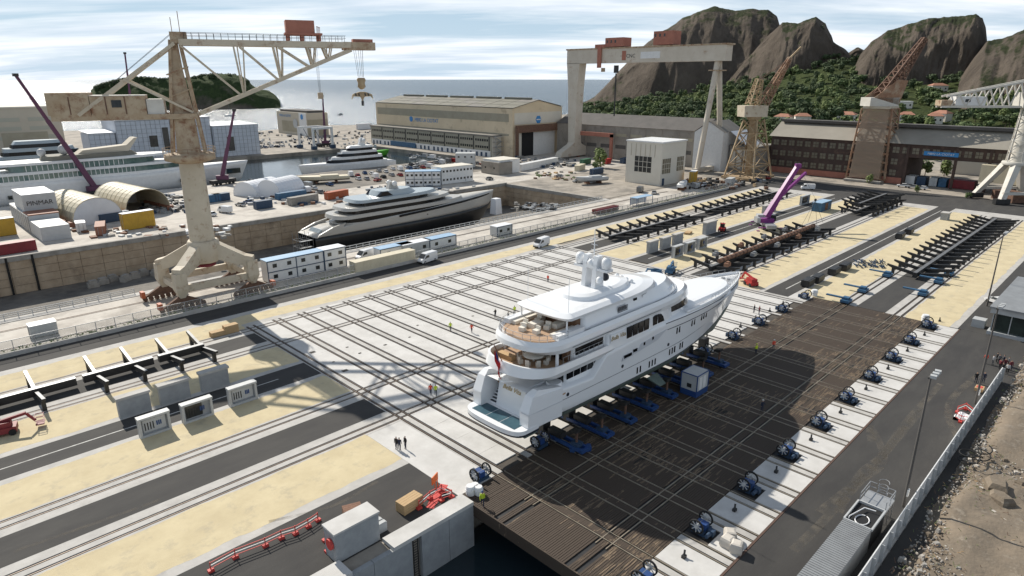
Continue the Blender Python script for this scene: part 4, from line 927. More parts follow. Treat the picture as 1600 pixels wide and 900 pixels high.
# mooring winches of the lift, both sides
def winch(loc, rz, label, first=[None]):
    if first[0] is None:
        w = thing('lift_winch', label, 'winch', loc, rz, 'blue lift winches along the platform')
        MB().b2(-1.1, 1.1, -1.5, 1.6, -0.138, -0.12).build('pit_floor', 'dark', w)
        MB().b2(-0.8, 0.8, -0.9, 0.5, -0.1, 0.35).build('bed', 'blue_dark', w)
        MB().b2(-0.35, 0.35, -0.7, 0.4, 0.35, 1.0).build('gearbox', 'blue', w)
        for x in (-0.95, 0.95):
            d = MB(); d.loft([[(x + a_, -0.3 + r_ * math.cos(t_), 0.85 + r_ * math.sin(t_)) for r_, a_ in ((0.78, -0.08), (0.78, 0.08), (0.64, 0.08), (0.64, -0.08))] for t_ in np.linspace(0, 2 * math.pi, 21)], cap=False); d.build('sheave_rim', 'tyre', w)
            sp = MB(); sp.tube((x - 0.1, -0.3, 0.85), (x + 0.1, -0.3, 0.85), 0.2, n=10)
            for q in range(4): t_ = q * math.pi / 4; sp.bar((x, -0.3 - 0.66 * math.cos(t_), 0.85 - 0.66 * math.sin(t_)), (x, -0.3 + 0.66 * math.cos(t_), 0.85 + 0.66 * math.sin(t_)), 0.07)
            sp.build('spokes', 'grey_light', w)
        MB().tube((-0.85, -0.3, 0.85), (0.85, -0.3, 0.85), 0.16, n=8).build('shaft', 'grey_metal', w)
        MB().b2(-0.3, 0.3, 0.6, 1.2, 0.0, 0.6).tube((0.1, 0.9, 0.35), (1.1, 0.9, 0.35), 0.2, n=10).build('motor', 'blue_dark', w)
        first[0] = w; return w
    return dup(first[0], loc, rz, label)
ordr = ['nearest the camera', 'second', 'third', 'fourth', 'fifth', 'sixth', 'seventh', 'eighth', 'ninth', 'tenth and farthest']
for k in range(10): winch((42.6 + 10 * k + (0.6 if k == 9 else 0), 25.6, 0), math.pi, 'blue twin-sheave winch on the right of the platform, ' + (ordr[k] if k in (0, 9) else ordr[k] + ' from the camera'))
for k in range(10):
    if k in (2, 3, 4): continue
    winch((42.8 + 10 * k + (0.8 if k == 9 else 0), 48.4, 0), 0, 'blue twin-sheave winch left of the platform, ' + {0: 'nearest the camera', 1: 'by the yacht stern', 5: 'under the yacht bow', 6: 'just ahead of the bow', 7: 'second ahead of the bow', 8: 'third ahead of the bow', 9: 'farthest, at the corner'}[k])
for k in range(10):
    p = (46.9 + 10 * k + 0.9, 24.9, 0)
    tag(MB().box((0, 0, 0.15), (0.45, 0.35, 0.3)).tube((0, 0, 0.25), (0.25, 0.1, 0.7), 0.1).build('bollard', 'steel_black', loc=p), 'small black bollard on the white slab between right-hand winches, %s' % (ordr[k]), 'bollard', 'bollards on the white slabs')
for k in range(4):
    p = (108.5 + 6 * k, 49.8, 0); tag(MB().box((0, 0, 0.15), (0.45, 0.35, 0.3)).tube((0, 0, 0.25), (0.25, 0.1, 0.7), 0.1).build('bollard', 'steel_black', loc=p), 'small black bollard on the slabs ahead of the bow, %s' % ['nearest the bow', 'second from the bow', 'third from the bow', 'farthest from the bow'][k], 'bollard', 'bollards ahead of the bow')
# ================================================================ lattice helper
def lattice(mb, a0, a1, w0, w1, n, r, h0=None, h1=None, upv=(0, 0, 1), xb=True):
    """four-chord lattice from a0 to a1; w = width, h = depth at both ends"""
    a0 = Vector(a0); a1 = Vector(a1); d = (a1 - a0).normalized(); u = d.cross(Vector(upv)).normalized(); v = u.cross(d).normalized()
    h0 = h0 or w0; h1 = h1 or w1
    def P(t, i, j): return a0 + (a1 - a0) * t + u * (i * (w0 + (w1 - w0) * t) / 2) + v * (j * (h0 + (h1 - h0) * t) / 2)
    cs = [(-1, -1), (1, -1), (1, 1), (-1, 1)]
    for i, j in cs: mb.bar(P(0, i, j), P(1, i, j), r * 1.5)
    for k in range(n):
        ta, tb = k / n, (k + 1) / n
        for q in range(4):
            A, B = cs[q], cs[(q + 1) % 4]
            mb.bar(P(tb, *A), P(tb, *B), r)
            if k % 2: mb.bar(P(ta, *A), P(tb, *B), r)
            else: mb.bar(P(ta, *B), P(tb, *A), r)
            if xb and k % 2 == 0: mb.bar(P(ta, *A), P(tb, *B), r)
    return mb

# ================================================================ hammerhead crane over the dock
hc = thing('hammerhead_crane', 'tall rust-streaked cream hammerhead crane with portal legs beside the dry dock', 'crane', (47.05, 137.0, 0))
FX, FY = 7.1, 5.15
for sx in (-1, 1):
    for sy in (-1, 1):
        leg = MB(); leg.loft([[(sx * FX + a, sy * FY + b, z) for a, b in ((-w, -w), (w, -w), (w, w), (-w, w))] for z, w in ((2.4, 0.5), (3.6, 0.95), (4.2, 1.15), (7.4, 1.05))], sm=False)
        # sloped upper arm to the hub
        dx, dy = -sx * FX, -sy * FY; ln = math.hypot(dx, dy); ux, uy = dx / ln, dy / ln; px, py = -uy, ux
        A = lambda t, w, z: (sx * FX + dx * t + px * w, sy * FY + dy * t + py * w, z)
        leg.loft([[A(-0.08, -0.95, 6.0), A(-0.08, 0.95, 6.0), A(-0.08, 0.95, 8.2), A(-0.08, -0.95, 8.2)], [A(0.1, -0.95, 6.3), A(0.1, 0.95, 6.3), A(0.1, 0.95, 8.6), A(0.1, -0.95, 8.6)], [A(0.8, -1.0, 8.2), A(0.8, 1.0, 8.2), A(0.8, 1.0, 12.0), A(0.8, -1.0, 12.0)]], sm=False)
        leg.build('portal_leg', 'crane_cream', hc)
        bg_ = MB(); bg_.side([(-4.2, 0.9), (4.2, 0.9), (1.0, 2.6), (-1.0, 2.6)], -0.35, 0.35); bo = bg_.build('bogie', 'rust', hc, (sx * FX, sy * FY, 0))
        for k in range(8): MB().tube((-3.9 + k * 1.1, -0.25, 0.48), (-3.9 + k * 1.1, 0.25, 0.48), 0.46, n=10).build('wheel', 'rust', bo)
        bx = MB(); bx.b2(-4.6, -3.9, -0.7, 0.7, 0.9, 2.2) if sx < 0 else bx.b2(3.9, 4.6, -0.7, 0.7, 0.9, 2.0); bx.build('drive_motor', 'orange_box', bo)
for sy in (-1, 1): MB().b2(-FX, FX, sy * FY - 0.35, sy * FY + 0.35, 3.4, 4.8).build('sill_beam', 'crane_cream', hc)
for sx in (-1, 1): MB().b2(sx * FX - 0.35, sx * FX + 0.35, -FY, FY, 3.5, 4.7).build('cross_beam', 'crane_cream', hc)
MB().lathe([(2.4, 7.4), (3.2, 8.0), (3.2, 11.6), (2.9, 12.0)], n=8).build('hub', 'crane_cream', hc)
MB().lathe([(1.9, 6.6), (2.0, 7.0), (0.2, 7.6)], n=18).build('cable_drum', 'red_dark', hc)
MB().lathe([(2.35, 11.9), (2.3, 20), (2.2, 28.2)], n=22).build('column', 'crane_cream', hc)
MB().lathe([(2.6, 27.6), (4.6, 28.2), (4.6, 29.3), (3.2, 29.6)], n=20).build('slew_ring', 'crane_rusty', hc)
ra = MB()
for k in range(16): a = k * math.pi / 8; ra.bar((4.7 * math.cos(a), 4.7 * math.sin(a), 29.3), (4.7 * math.cos(a), 4.7 * math.sin(a), 30.5), 0.07)
for z in (29.9, 30.5): ra.path([(4.7 * math.cos(k * math.pi / 8), 4.7 * math.sin(k * math.pi / 8), z) for k in range(17)], 0.04, 4)
ra.build('ring_railing', 'crane_rusty', hc)
JA = R(-22.9)
top = bpy.data.objects.new('slewing_head', None); COL.objects.link(top); top.parent = hc; top.rotation_euler = (0, 0, JA)
# king tower tapering up
mb = MB(); mb.loft([[(-a, -b, z), (a, -b, z), (a, b, z), (-a, b, z)] for z, a, b in ((29.5, 2.0, 1.8), (37, 1.7, 1.4), (45, 0.9, 0.8), (50.0, 0.7, 0.7))], sm=False); mb.build('king_tower', 'crane_rusty', top)
lg = MB()
for sx in (-1, 1):
    for sy in (-1, 1): lg.bar((sx * 2.9, sy * 2.0, 29.6), (sx * 0.8 + 0.3, sy * 0.9, 50.2), 0.42)
lg.bar((-2.9, -2.0, 36.9), (-2.9, 2, 36.9), 0.4); lg.bar((2.9, -2.0, 36.9), (2.9, 2, 36.9), 0.4)
for z in (33, 40, 44): lg.bar((-1.9, -1.5, z), (1.9, -1.5, z + 1.5), 0.2); lg.bar((-1.9, 1.5, z), (1.9, 1.5, z + 1.5), 0.2)
lg.build('tower_leg', 'crane_rusty', top)
MB().b2(-0.4, 2.4, -1.3, 1.3, 49.6, 51.6).build('head_box', 'crane_rusty', top)
an = MB(); an.bar((0, 0.6, 51.6), (0, 0.6, 54.2), 0.12); an.bar((1.4, -0.5, 51.6), (1.4, -0.5, 55.2), 0.12); an.bar((0, 0.2, 53), (0, 1.0, 53), 0.08); an.bar((1.4, -0.9, 54), (1.4, -0.1, 54), 0.08); an.build('masthead_light', 'crane_rusty', top)
# jib: deep box top chord, inclined bottom chord, web members
JL = 37.5
for sy in (-1, 1):
    MB().bar((1.0, sy * 1.5, 49.8), (JL - 5.0, sy * 1.5, 49.8), 0.55, 1.1).build('top_chord', 'crane_cream', top)
    MB().bar((2.6, sy * 1.7, 36.8), (JL - 5.0, sy * 1.2, 48.9), 0.6, 0.75).build('bottom_chord', 'crane_cream', top)
def lowz(s): return 36.8 + (48.9 - 36.8) * (s - 2.6) / (JL - 7.6)
for s_ in (11.0, 18.2, 24.5, 27.6):
    w = MB()
    for sy in (-1, 1):
        w.bar((s_ - 0.7, sy * 1.5, 49.6), (s_ + 0.2, sy * 1.5, lowz(s_ + 0.2)), 0.32); w.bar((s_ + 1.1, sy * 1.5, 49.6), (s_ + 0.5, sy * 1.5, lowz(s_ + 0.5)), 0.25)
    w.bar((s_, -1.5, 49.2), (s_ + 0.3, 1.5, lowz(s_) + 0.3), 0.2); w.bar((s_, 1.5, 49.2), (s_ + 0.3, -1.5, lowz(s_) + 0.3), 0.2)
    w.build('web_post', 'crane_cream', top)
for a, b in ((1.2, 10.8), (11.4, 18.0), (18.6, 24.2)):
    w = MB()
    for sy in (-1, 1): w.bar((a, sy * 1.5, 49.2), (b, sy * 1.5, lowz(b)), 0.36)
    w.bar(((a + b) / 2, -1.5, 49.2 - (49.2 - lowz(b)) / 2), ((a + b) / 2, 1.5, 49.2 - (49.2 - lowz(b)) / 2), 0.2); w.build('web_diagonal', 'crane_cream', top)
MB().prism([(JL - 6.5, -1.7), (JL - 1, -1.2), (JL, -0.9), (JL, 0.9), (JL - 1, 1.2), (JL - 6.5, 1.7)], 48.9, 50.4).build('jib_nose', 'crane_rusty', top)
MB().b2(JL - 4.5, JL - 0.5, -1.0, 1.0, 50.4, 51.0).build('sheave_deck', 'house_red', top)
wk = MB()
for sy in (-1.7, 1.7):
    wk.bar((2, sy, 51.5), (JL - 6, sy, 51.5), 0.07); wk.bar((2, sy, 51.0), (JL - 6, sy, 51.0), 0.06)
    for k in range(24): wk.bar((2 + k * 1.27, sy, 50.3), (2 + k * 1.27, sy, 51.5), 0.07)
wk.build('walkway_rail', 'steel_black', top)
trl = MB(); trl.b2(20.2, 25.6, -1.6, 1.6, 51.9, 54.2); tro = trl.build('machinery_house', 'house_red', top)
MB().b2(19.9, 27.0, -1.8, 1.8, 51.5, 51.9).build('trolley_deck', 'house_red', tro)
for x in (20.5, 23.2, 26.4):
    for sy in (-1.4, 1.4): MB().b2(x - 0.3, x + 0.3, sy - 0.2, sy + 0.2, 50.4, 51.5).build('trolley_leg', 'house_red', tro)
rr_ = MB()
for k in range(4): rr_.bar((26.0 + k * 0.3, -1.6 + k, 51.9), (26.0 + k * 0.3, -1.6 + k, 53.2), 0.08)
rr_.bar((26, -1.6, 53.1), (27, 1.6, 53.1), 0.08); rr_.build('trolley_rail', 'house_red', tro)
# hook: falls, block and striped beam
hk = MB()
for dx in (-0.9, -0.5, 0.5, 0.9, 0.0):
    hk.bar((JL - 3.4 + dx, 0.3 if dx else 0, 49.0), (JL - 3.2 + dx * 0.6, 0.2 if dx else 0, 43.6), 0.06)
hk.build('hoist_rope', 'steel_black', top)
hb = MB().lathe([(0.3, 0), (0.85, 0.5), (0.7, 1.2), (0.95, 1.9), (0.7, 2.3)], (JL - 3.2, 0, 41.2), 12).build('hook_block', 'crane_yellow', top)
MB().side([(-2.2, 39.2), (-2.0, 40.2), (-0.6, 40.7), (0.6, 40.7), (2.0, 40.2), (2.2, 39.2), (1.8, 39.8), (0.4, 39.7), (0, 38.8), (-0.4, 39.7), (-1.8, 39.8)], -0.35, 0.35).build('lifting_beam', 'crane_yellow', top, (JL - 3.2, 0, 0))
for k in (-1.3, -0.65, 0.65, 1.3): MB().side([(k - 0.16, 39.85), (k + 0.16, 39.85), (k + 0.02, 40.45), (k - 0.3, 40.45)], -0.37, 0.37).build('stripe', 'steel_black', top, (JL - 3.2, 0, 0))
MB().tube((JL - 3.2, 0, 38.9), (JL - 3.2, 0, 37.9), 0.28).build('hook', 'steel_black', top)
hk2 = MB(); 
for dx in (-0.3, 0, 0.3): hk2.bar((25.6 + dx, 0, 49.2), (25.8 + dx * .5, 0, 40.6), 0.045)
hk2.build('auxiliary_rope', 'steel_black', top)
MB().b2(25.3, 26.3, -0.4, 0.4, 39.4, 40.6).build('auxiliary_block', 'crane_rusty', top)
# counter jib with machinery house, backstays
MB().b2(-21.3, 2.5, -2.2, -1.6, 36.0, 37.0).build('counter_girder', 'crane_rusty', top)
MB().b2(-21.3, 2.5, 1.6, 2.2, 36.0, 37.0).build('counter_girder', 'crane_rusty', top)
MB().b2(-21.0, 0, -2.0, 2.0, 36.5, 36.9).build('counter_deck', 'crane_rusty', top)
MB().b2(-21.6, -15.0, -2.3, 2.3, 37.0, 40.9).build('counterweight', 'crane_rusty', top)
MB().b2(-14.9, -6.0, -2.25, 2.25, 37.0, 40.3).build('winch_house', 'crane_rusty', top)
MB().b2(-5.9, -3.0, -1.9, 1.9, 37.0, 39.7).build('electric_house', 'crane_white', top)
MB().b2(-15.0, -6.0, -2.4, 2.4, 40.3, 40.45).build('house_roof', 'crane_white', top)
for x in (-18.2, -12.5, -9.4): MB().b2(x, x + 0.18, -2.36, -2.2, 37.1, 40.2).build('panel_rib', 'rust', top)
MB().b2(-11.5, -9.9, -2.34, -2.2, 38.3, 39.6).build('window', 'pane_dark', top)
for sy in (-1, 1):
    MB().bar((-17.0, sy * 2.3, 37.0), (0.2, sy * 1.2, 49.6), 0.45, 0.6).build('back_stay', 'crane_cream', top)
    MB().bar((-9.0, sy * 2.1, 43.2), (1.8, sy * 1.7, 37.2), 0.4).build('back_strut', 'crane_cream', top)
    MB().bar((-11, sy * 0.5, 42.6), (-0.3, sy * 0.8, 51.2), 0.06).build('stay_rope', 'steel_black', top)
MB().bar((-9.4, -2.0, 43.0), (-9.4, 2.0, 43.0), 0.35).build('stay_spreader', 'crane_cream', top)

# ================================================================ portal gantry crane
gc = thing('gantry_crane', 'huge white portal gantry crane with rust-red cabins on top, before the cliffs', 'crane', (0, 0, 0))
GXg = 297.0; gy0, gy1 = 247.5, 161.5; DY = -8.3
zg0, zg1 = 51.2, 58.2
MB().b2(GXg - 3.0, GXg + 3.0, gy1 - 5.0, gy0 + 4.6, zg0, zg1).build('girder', 'gantry_cream', gc)
MB().b2(GXg - 3.3, GXg + 3.3, gy1 - 6, gy0 + 5.2, zg1, zg1 + 0.7).build('girder_top', 'crane_rusty', gc)
mb = MB(); mb.loft([[(GXg - a, gy0 - b, z), (GXg + a, gy0 - b, z), (GXg + a, gy0 + b, z), (GXg - a, gy0 + b, z)] for z, a, b in ((3, 2.8, 2.3), (12, 2.8, 2.5), (38, 3.0, 3.2), (51.4, 3.0, 4.55))], sm=False); mb.build('tower_leg', 'gantry_cream', gc)
mb = MB(); mb.loft([[(GXg - a, gy0 - 2.2, z), (GXg + a, gy0 - 2.2, z), (GXg + a, gy0 + 2.2, z), (GXg - a, gy0 + 2.2, z)] for z, a in ((0.9, 14.5), (3.6, 13.0), (7.5, 4.0), (8.5, 3.2))], sm=False); mb.build('leg_foot', 'gantry_cream', gc)
for s in (-1, 1):
    mb = MB(); mb.tube((GXg + s * 11, gy1, 1.5), (GXg + s * 0.8, gy1, 51.3), 1.25, 1.3, n=12); mb.build('pendulum_leg', 'gantry_cream', gc)
MB().b2(GXg - 14, GXg + 14, gy1 - 1.0, gy1 + 1.0, 0.6, 2.4).build('sill_beam', 'gantry_cream', gc)
MB().b2(GXg - 3.2, GXg + 3.2, gy1 - 3, gy1 + 3, 46.8, 47.3).build('service_platform', 'crane_rusty', gc)
for y0, w, z0, z1, nm in ((228 + DY, 11.5, zg1 + 0.7, 62.6, 'trolley_cabin'), (198.5 + DY, 11, zg1 + 0.7, 64.5, 'trolley_cabin')):
    cbn = MB().b2(GXg - 3.6, GXg + 3.6, y0 - w / 2, y0 + w / 2, z0 + 0.3, z1 + 1.0).build(nm, 'house_red', gc)
    for k in range(3): MB().b2(GXg - 3.66, GXg - 3.58, y0 + 4 - k * 2.6, y0 + 4.9 - k * 2.6, z1 - 1.6, z1 - 0.2).build('window', 'pane_dark', cbn)
cbn = MB().b2(GXg - 3.6, GXg + 3.6, 234 + DY, 240.5 + DY, zg1 + 0.7, 60.6).build('trolley_cabin', 'house_red', gc)
MB().b2(GXg - 4.0, GXg - 3.3, 236 + DY, 238.4 + DY, 48.8, zg1 + 1).build('trolley_frame', 'house_red', gc)
MB().b2(GXg - 3.08, GXg - 3.0, 220.5 + DY, 223 + DY, zg0 + 1.2, zg1 - 1.2).build('arrow_panel', 'house_red', gc)
MB().b2(GXg - 3.06, GXg - 3.0, 200 + DY, 211.5 + DY, zg0 + 1.8, zg1 - 2.0).build('pale_panel', 'white_paint', gc)
text('girder_text', 'CNC', 2.6, 'steel_black', gc, (GXg - 3.07, 217.5 + DY, 53.6), (R(90), 0, R(-90)))
hk = MB(); hk.b2(GXg - 0.8, GXg + 0.8, 227.5 + DY, 229.5 + DY, 46.2, 50.0); hk.bar((GXg, 228.5 + DY, 46), (GXg, 228.5 + DY, 24), 0.5); hk.build('hoist', 'steel_black', gc)
MB().b2(GXg - 0.6, GXg + 0.6, 236.3 + DY, 238.1 + DY, 46.8, 48.8).build('lower_block', 'crane_rusty', gc)

# ================================================================ three old slewing cranes on the right
# yellow lattice crane
yc_ = thing('lattice_crane', 'rusty yellow lattice level-luffing crane with boxy white cab, centre right', 'crane', tuple(at(1168, 278)))
mb = MB()
for sx in (-1, 1):
    for sy in (-1, 1): mb.bar((sx * 9, sy * 7, 0.8), (sx * 3.2, sy * 3.2, 26), 0.6)
for z, a, b in ((6, 7.6, 6.1), (13, 6.0, 5.1), (20, 4.5, 4.1)):
    c4 = [(-a, -b), (a, -b), (a, b), (-a, b)]
    for q in range(4): mb.bar((*c4[q], z), (*c4[(q + 1) % 4], z), 0.4)
zl = [(0.8, 9, 7), (6, 7.6, 6.1), (13, 6.0, 5.1), (20, 4.5, 4.1), (26, 3.2, 3.2)]
for (z0, a0, b0), (z1, a1, b1) in zip(zl[:-1], zl[1:]):
    c0 = [(-a0, -b0), (a0, -b0), (a0, b0), (-a0, b0)]; c1 = [(-a1, -b1), (a1, -b1), (a1, b1), (-a1, b1)]
    for q in range(4): mb.bar((*c0[q], z0), (*c1[(q + 1) % 4], z1), 0.3); mb.bar((*c0[(q + 1) % 4], z0), (*c1[q], z1), 0.3)
mb.build('portal_tower', 'crane_yellow', yc_)
MB().b2(-1.2, 1.2, -1.2, 1.2, 1, 26).build('stair_core', 'crane_yellow', yc_)
MB().b2(-10, 10, -8, 8, 0.3, 1.2).build('base_frame', 'crane_yellow', yc_)
hd = bpy.data.objects.new('slewing_head', None); COL.objects.link(hd); hd.parent = yc_; hd.location = (0, 0, 26); hd.rotation_euler = (0, 0, R(-35))
MB().lathe([(3.0, 0), (3.2, 1.2)], n=14).build('slew_ring', 'crane_yellow', hd)
MB().prism([(-6.5, -3.2), (4.5, -3.2), (4.5, 3.2), (-6.5, 3.2)], 1.2, 6.0, top=[(-6.8, -3.4), (4.5, -3.2), (4.5, 3.2), (-6.8, 3.4)]).build('machinery_house', 'crane_cream', hd)
mb = lattice(MB(), (-1.5, 0, 6.0), (0.6, 0, 17), 4.6, 2.4, 4, 0.28); mb.build('mast_frame', 'crane_yellow', hd)
mb = lattice(MB(), (3.0, 0, 6.0), (14.0, 0, 26.0), 4.0, 1.3, 9, 0.26); mb.build('jib', 'crane_brown', hd)
MB().bar((14.0, 0, 26.0), (18.5, 0, 30.5), 0.6, 0.6).build('jib_tip', 'crane_yellow', hd)
mb = MB(); mb.bar((0.6, 1, 17), (13, 0.5, 25), 0.14); mb.bar((0.6, -1, 17), (13, -0.5, 25), 0.14); mb.build('luffing_rope', 'rust', hd)
# brown lattice crane
bc = thing('lattice_crane', 'tall brown netted lattice tower crane before the long brown shed', 'crane', (322, 96, 0))
mb = lattice(MB(), (0, 0, 1), (0, 0, 31), 16.0, 12.0, 8, 0.42, 12, 10, upv=(1, 0, 0)); mb.build('tower_frame', 'crane_brown', bc)
m_net, tt, bb = node_mat('crane_net'); bb.inputs['Base Color'].default_value = (0.50, 0.38, 0.28, 1); bb.inputs['Roughness'].default_value = 0.9; bb.inputs['Alpha'].default_value = 0.5
mb = MB(); q0 = [(-7.7, -6.2), (7.7, -6.2), (7.7, 6.2), (-7.7, 6.2)]; q1 = [(-5.7, -5.2), (5.7, -5.2), (5.7, 5.2), (-5.7, 5.2)]
mb.add([(*p, 1.5) for p in q0] + [(*p, 31) for p in q1], [(0, 1, 5, 4), (1, 2, 6, 5), (2, 3, 7, 6), (3, 0, 4, 7)]); mb.build('safety_net', 'crane_net', bc)
MB().b2(-6.2, 6.2, -5.4, 5.4, 31, 32).build('slew_deck', 'crane_cream', bc)
hd = bpy.data.objects.new('slewing_head', None); COL.objects.link(hd); hd.parent = bc; hd.location = (0, 0, 32); hd.rotation_euler = (0, 0, R(-40))
MB().prism([(-7.5, -3.6), (5.5, -3.6), (5.5, 3.6), (-7.5, 3.6)], 0, 3.6).build('machinery_house', 'crane_white', hd)
MB().side([(-6, 3.6), (5.5, 0.5), (8.0, 10.5), (3.5, 11)], -3.6, -3.4).build('side_gusset', 'crane_brown', hd)
MB().side([(-6, 3.6), (5.5, 0.5), (8.0, 10.5), (3.5, 11)], 3.4, 3.6).build('side_gusset', 'crane_brown', hd)
mb = lattice(MB(), (0, 0, 3.6), (14.5, 0, 27.5), 6.0, 1.6, 10, 0.36); mb.build('jib', 'rust', hd)
MB().box((0, 0, 0.4), (20, 15, 0.8)).build('base_slab', 'concrete_old', bc)
# white tubular crane at the right edge
wc = thing('jib_crane', 'white tubular-column jib crane on splayed legs at the right edge', 'crane', (301.5, 40.5, 0), R(-45.0))
for sx in (-1, 1):
    for sy in (-1, 1):
        MB().loft([[(sx * 8.5 + a, sy * 7 + b, 2.0) for a, b in ((-.9, -.9), (.9, -.9), (.9, .9), (-.9, .9))], [(sx * 2.8 + a, sy * 2.6 + b, 13.6) for a, b in ((-1.2, -1.2), (1.2, -1.2), (1.2, 1.2), (-1.2, 1.2))]], sm=False).build('portal_leg', 'crane_white', wc)
        MB().b2(sx * 8.5 - 2.6, sx * 8.5 + 2.6, sy * 7 - 0.9, sy * 7 + 0.9, 0.2, 2.0).build('bogie', 'steel_black', wc)
for sy in (-1, 1): MB().b2(-8.5, 8.5, sy * 7 - 0.4, sy * 7 + 0.4, 3.4, 4.4).build('tie_beam', 'crane_white', wc)
MB().b2(-3.5, 3.5, -5.5, 5.5, 0.2, 3.4).build('ballast', 'rust', wc)
MB().lathe([(5.2, 13.4), (5.4, 14), (5.2, 14.5)], n=18).build('ring_platform', 'crane_white', wc)
MB().lathe([(3.1, 14.3), (2.6, 26), (2.2, 34)], n=20).build('column', 'crane_white', wc)
mb = MB()
for k in range(6):
    a = k * math.pi / 3; b = (k + 1) * math.pi / 3
    for z in range(14, 31, 4):
        r0 = 4.6 - (z - 14) * 0.07; r1 = 4.6 - (z - 10) * 0.07
        mb.bar((r0 * math.cos(a), r0 * math.sin(a), z), (r1 * math.cos(b), r1 * math.sin(b), z + 4), 0.22); mb.bar((r0 * math.cos(a), r0 * math.sin(a), z), (r1 * math.cos(a), r1 * math.sin(a), z + 4), 0.28)
        mb.bar((r1 * math.cos(a), r1 * math.sin(a), z + 4), (r1 * math.cos(b), r1 * math.sin(b), z + 4), 0.22)
mb.build('stair_cage', 'crane_white', wc)
hd = bpy.data.objects.new('slewing_head', None); COL.objects.link(hd); hd.parent = wc; hd.location = (0, 0, 33.5); hd.rotation_euler = (0, 0, R(176)); hd.scale = (1.28, 1, 1.05)
MB().b2(-4, 4, -3, 3, 0, 5).build('head_house', 'crane_white', hd)
for sy in (-1, 1):
    MB().bar((-3, sy * 2.0, 0.3), (25, sy * 1.6, 0.3), 0.7).build('bottom_chord', 'crane_white', hd)
    MB().bar((2, sy * 2.0, 9), (24, sy * 1.6, 3.6), 0.6).build('top_chord', 'crane_white', hd)
    mb = MB()
    for k in range(5):
        s0 = 3 + k * 3.9; zt0 = 9 - (s0 - 2) * 0.245; mb.bar((s0, sy * 1.9, 0.4), (s0 + 2.2, sy * 1.9, zt0 - 0.65), 0.36); mb.bar((s0 + 2.2, sy * 1.9, zt0 - 0.65), (s0 + 4, sy * 1.9, 0.4), 0.3)
    mb.build('web', 'crane_white', hd)
MB().b2(13.5, 21.5, -1.9, 1.9, 0.7, 3.6).build('counter_house', 'white_paint', hd)
MB().b2(17.6, 19.0, -1.96, 1.96, 1.8, 2.8).build('window', 'pane_dark', hd)
MB().b2(22.3, 25.3, -2, 2, 0.6, 2.4).build('counterweight', 'crane_rusty', hd)

# ================================================================ purple mobile cranes
def tip_at(px, py, base, k):  # tip on the sight line, k = distance ratio to the base
    d = FW * FPX + RT * (px - 800) - UP * (py - 450); t = k * math.hypot(base[0], base[1]) / math.hypot(d.x, d.y)
    return (d.x * t, d.y * t, CAM_H + d.z * t)
def telescopic(mb, a, b, ws):
    a = Vector(a); b = Vector(b); n = len(ws)
    for k, w in enumerate(ws): mb.bar(a + (b - a) * (k / n), a + (b - a) * min(1, (k + 1) / n + 0.02), w, w * 1.15)
    return mb
pc = thing('mobile_crane', 'purple mobile crane lifting a rusty pile with a folded jib, among the black cradles', 'mobile crane', (193.5, 84.6, 0), R(40))
MB().b2(-6.5, 5.5, -1.4, 1.4, 0.8, 1.9).build('carrier', 'galv', pc)
for x in (-5.2, -3.6, 1.8, 3.4, 4.6):
    for y in (-1.3, 1.3): MB().tube((x, y - 0.25, 0.65), (x, y + 0.25, 0.65), 0.65, n=14).build('wheel', 'tyre', pc)
MB().b2(4.0, 6.4, -1.35, 1.35, 1.1, 3.0).build('driving_cab', 'grey_light', pc)
MB().b2(5.6, 6.43, -1.2, 1.2, 2.0, 2.8).build('windscreen', 'pane_dark', pc)
for x in (-5.8, 3.0):
    for s in (-1, 1): MB().b2(x - 0.25, x + 0.25, *sorted((s * 1.4, s * 3.6)), 0.9, 1.2).b2(x - 0.4, x + 0.4, *sorted((s * 3.2, s * 4.0)), 0.0, 0.2).build('outrigger', 'purple', pc)
sl = bpy.data.objects.new('superstructure', None); COL.objects.link(sl); sl.parent = pc; sl.location = (-1.5, 0, 1.9); sl.rotation_euler = (0, 0, R(-85))
MB().b2(-2.6, 1.6, -1.2, 1.2, 0, 1.2).build('slewing_platform', 'purple', sl)
MB().b2(-3.6, -2.6, -1.4, 1.4, 0.0, 1.5).build('counterweight', 'galv', sl)
MB().b2(0.6, 2.9, 0.9, 2.2, 0.1, 2.0).build('cab', 'pane_dark', sl)
tipw = tip_at(1247, 259, (193.5, 84.6), 1.02); inv = (Matrix.Translation((193.5, 84.6, 0)) @ Matrix.Rotation(R(40), 4, 'Z') @ Matrix.Translation((-1.5, 0, 1.9)) @ Matrix.Rotation(R(-85), 4, 'Z')).inverted()
tl = inv @ Vector(tipw); bl = Vector((-0.5, 0, 1.8)); dd = tl - bl
telescopic(MB(), bl, tl, (1.5, 1.35, 1.2, 1.05)).build('boom', 'purple', sl)
jw = inv @ Vector(tip_at(1259, 270, (193.5, 84.6), 1.05))
MB().bar(bl + dd * 0.42 + Vector((0.6, 0.6, -0.4)), jw, 0.7, 0.8).build('folded_jib', 'purple', sl)
MB().bar(bl + Vector((0.8, 0.6, 0)), bl + dd * 0.4, 0.5).build('luffing_ram', 'galv', sl)
MB().box(tuple(tl), (1.6, 1.2, 1.2)).build('boom_head', 'purple', sl)
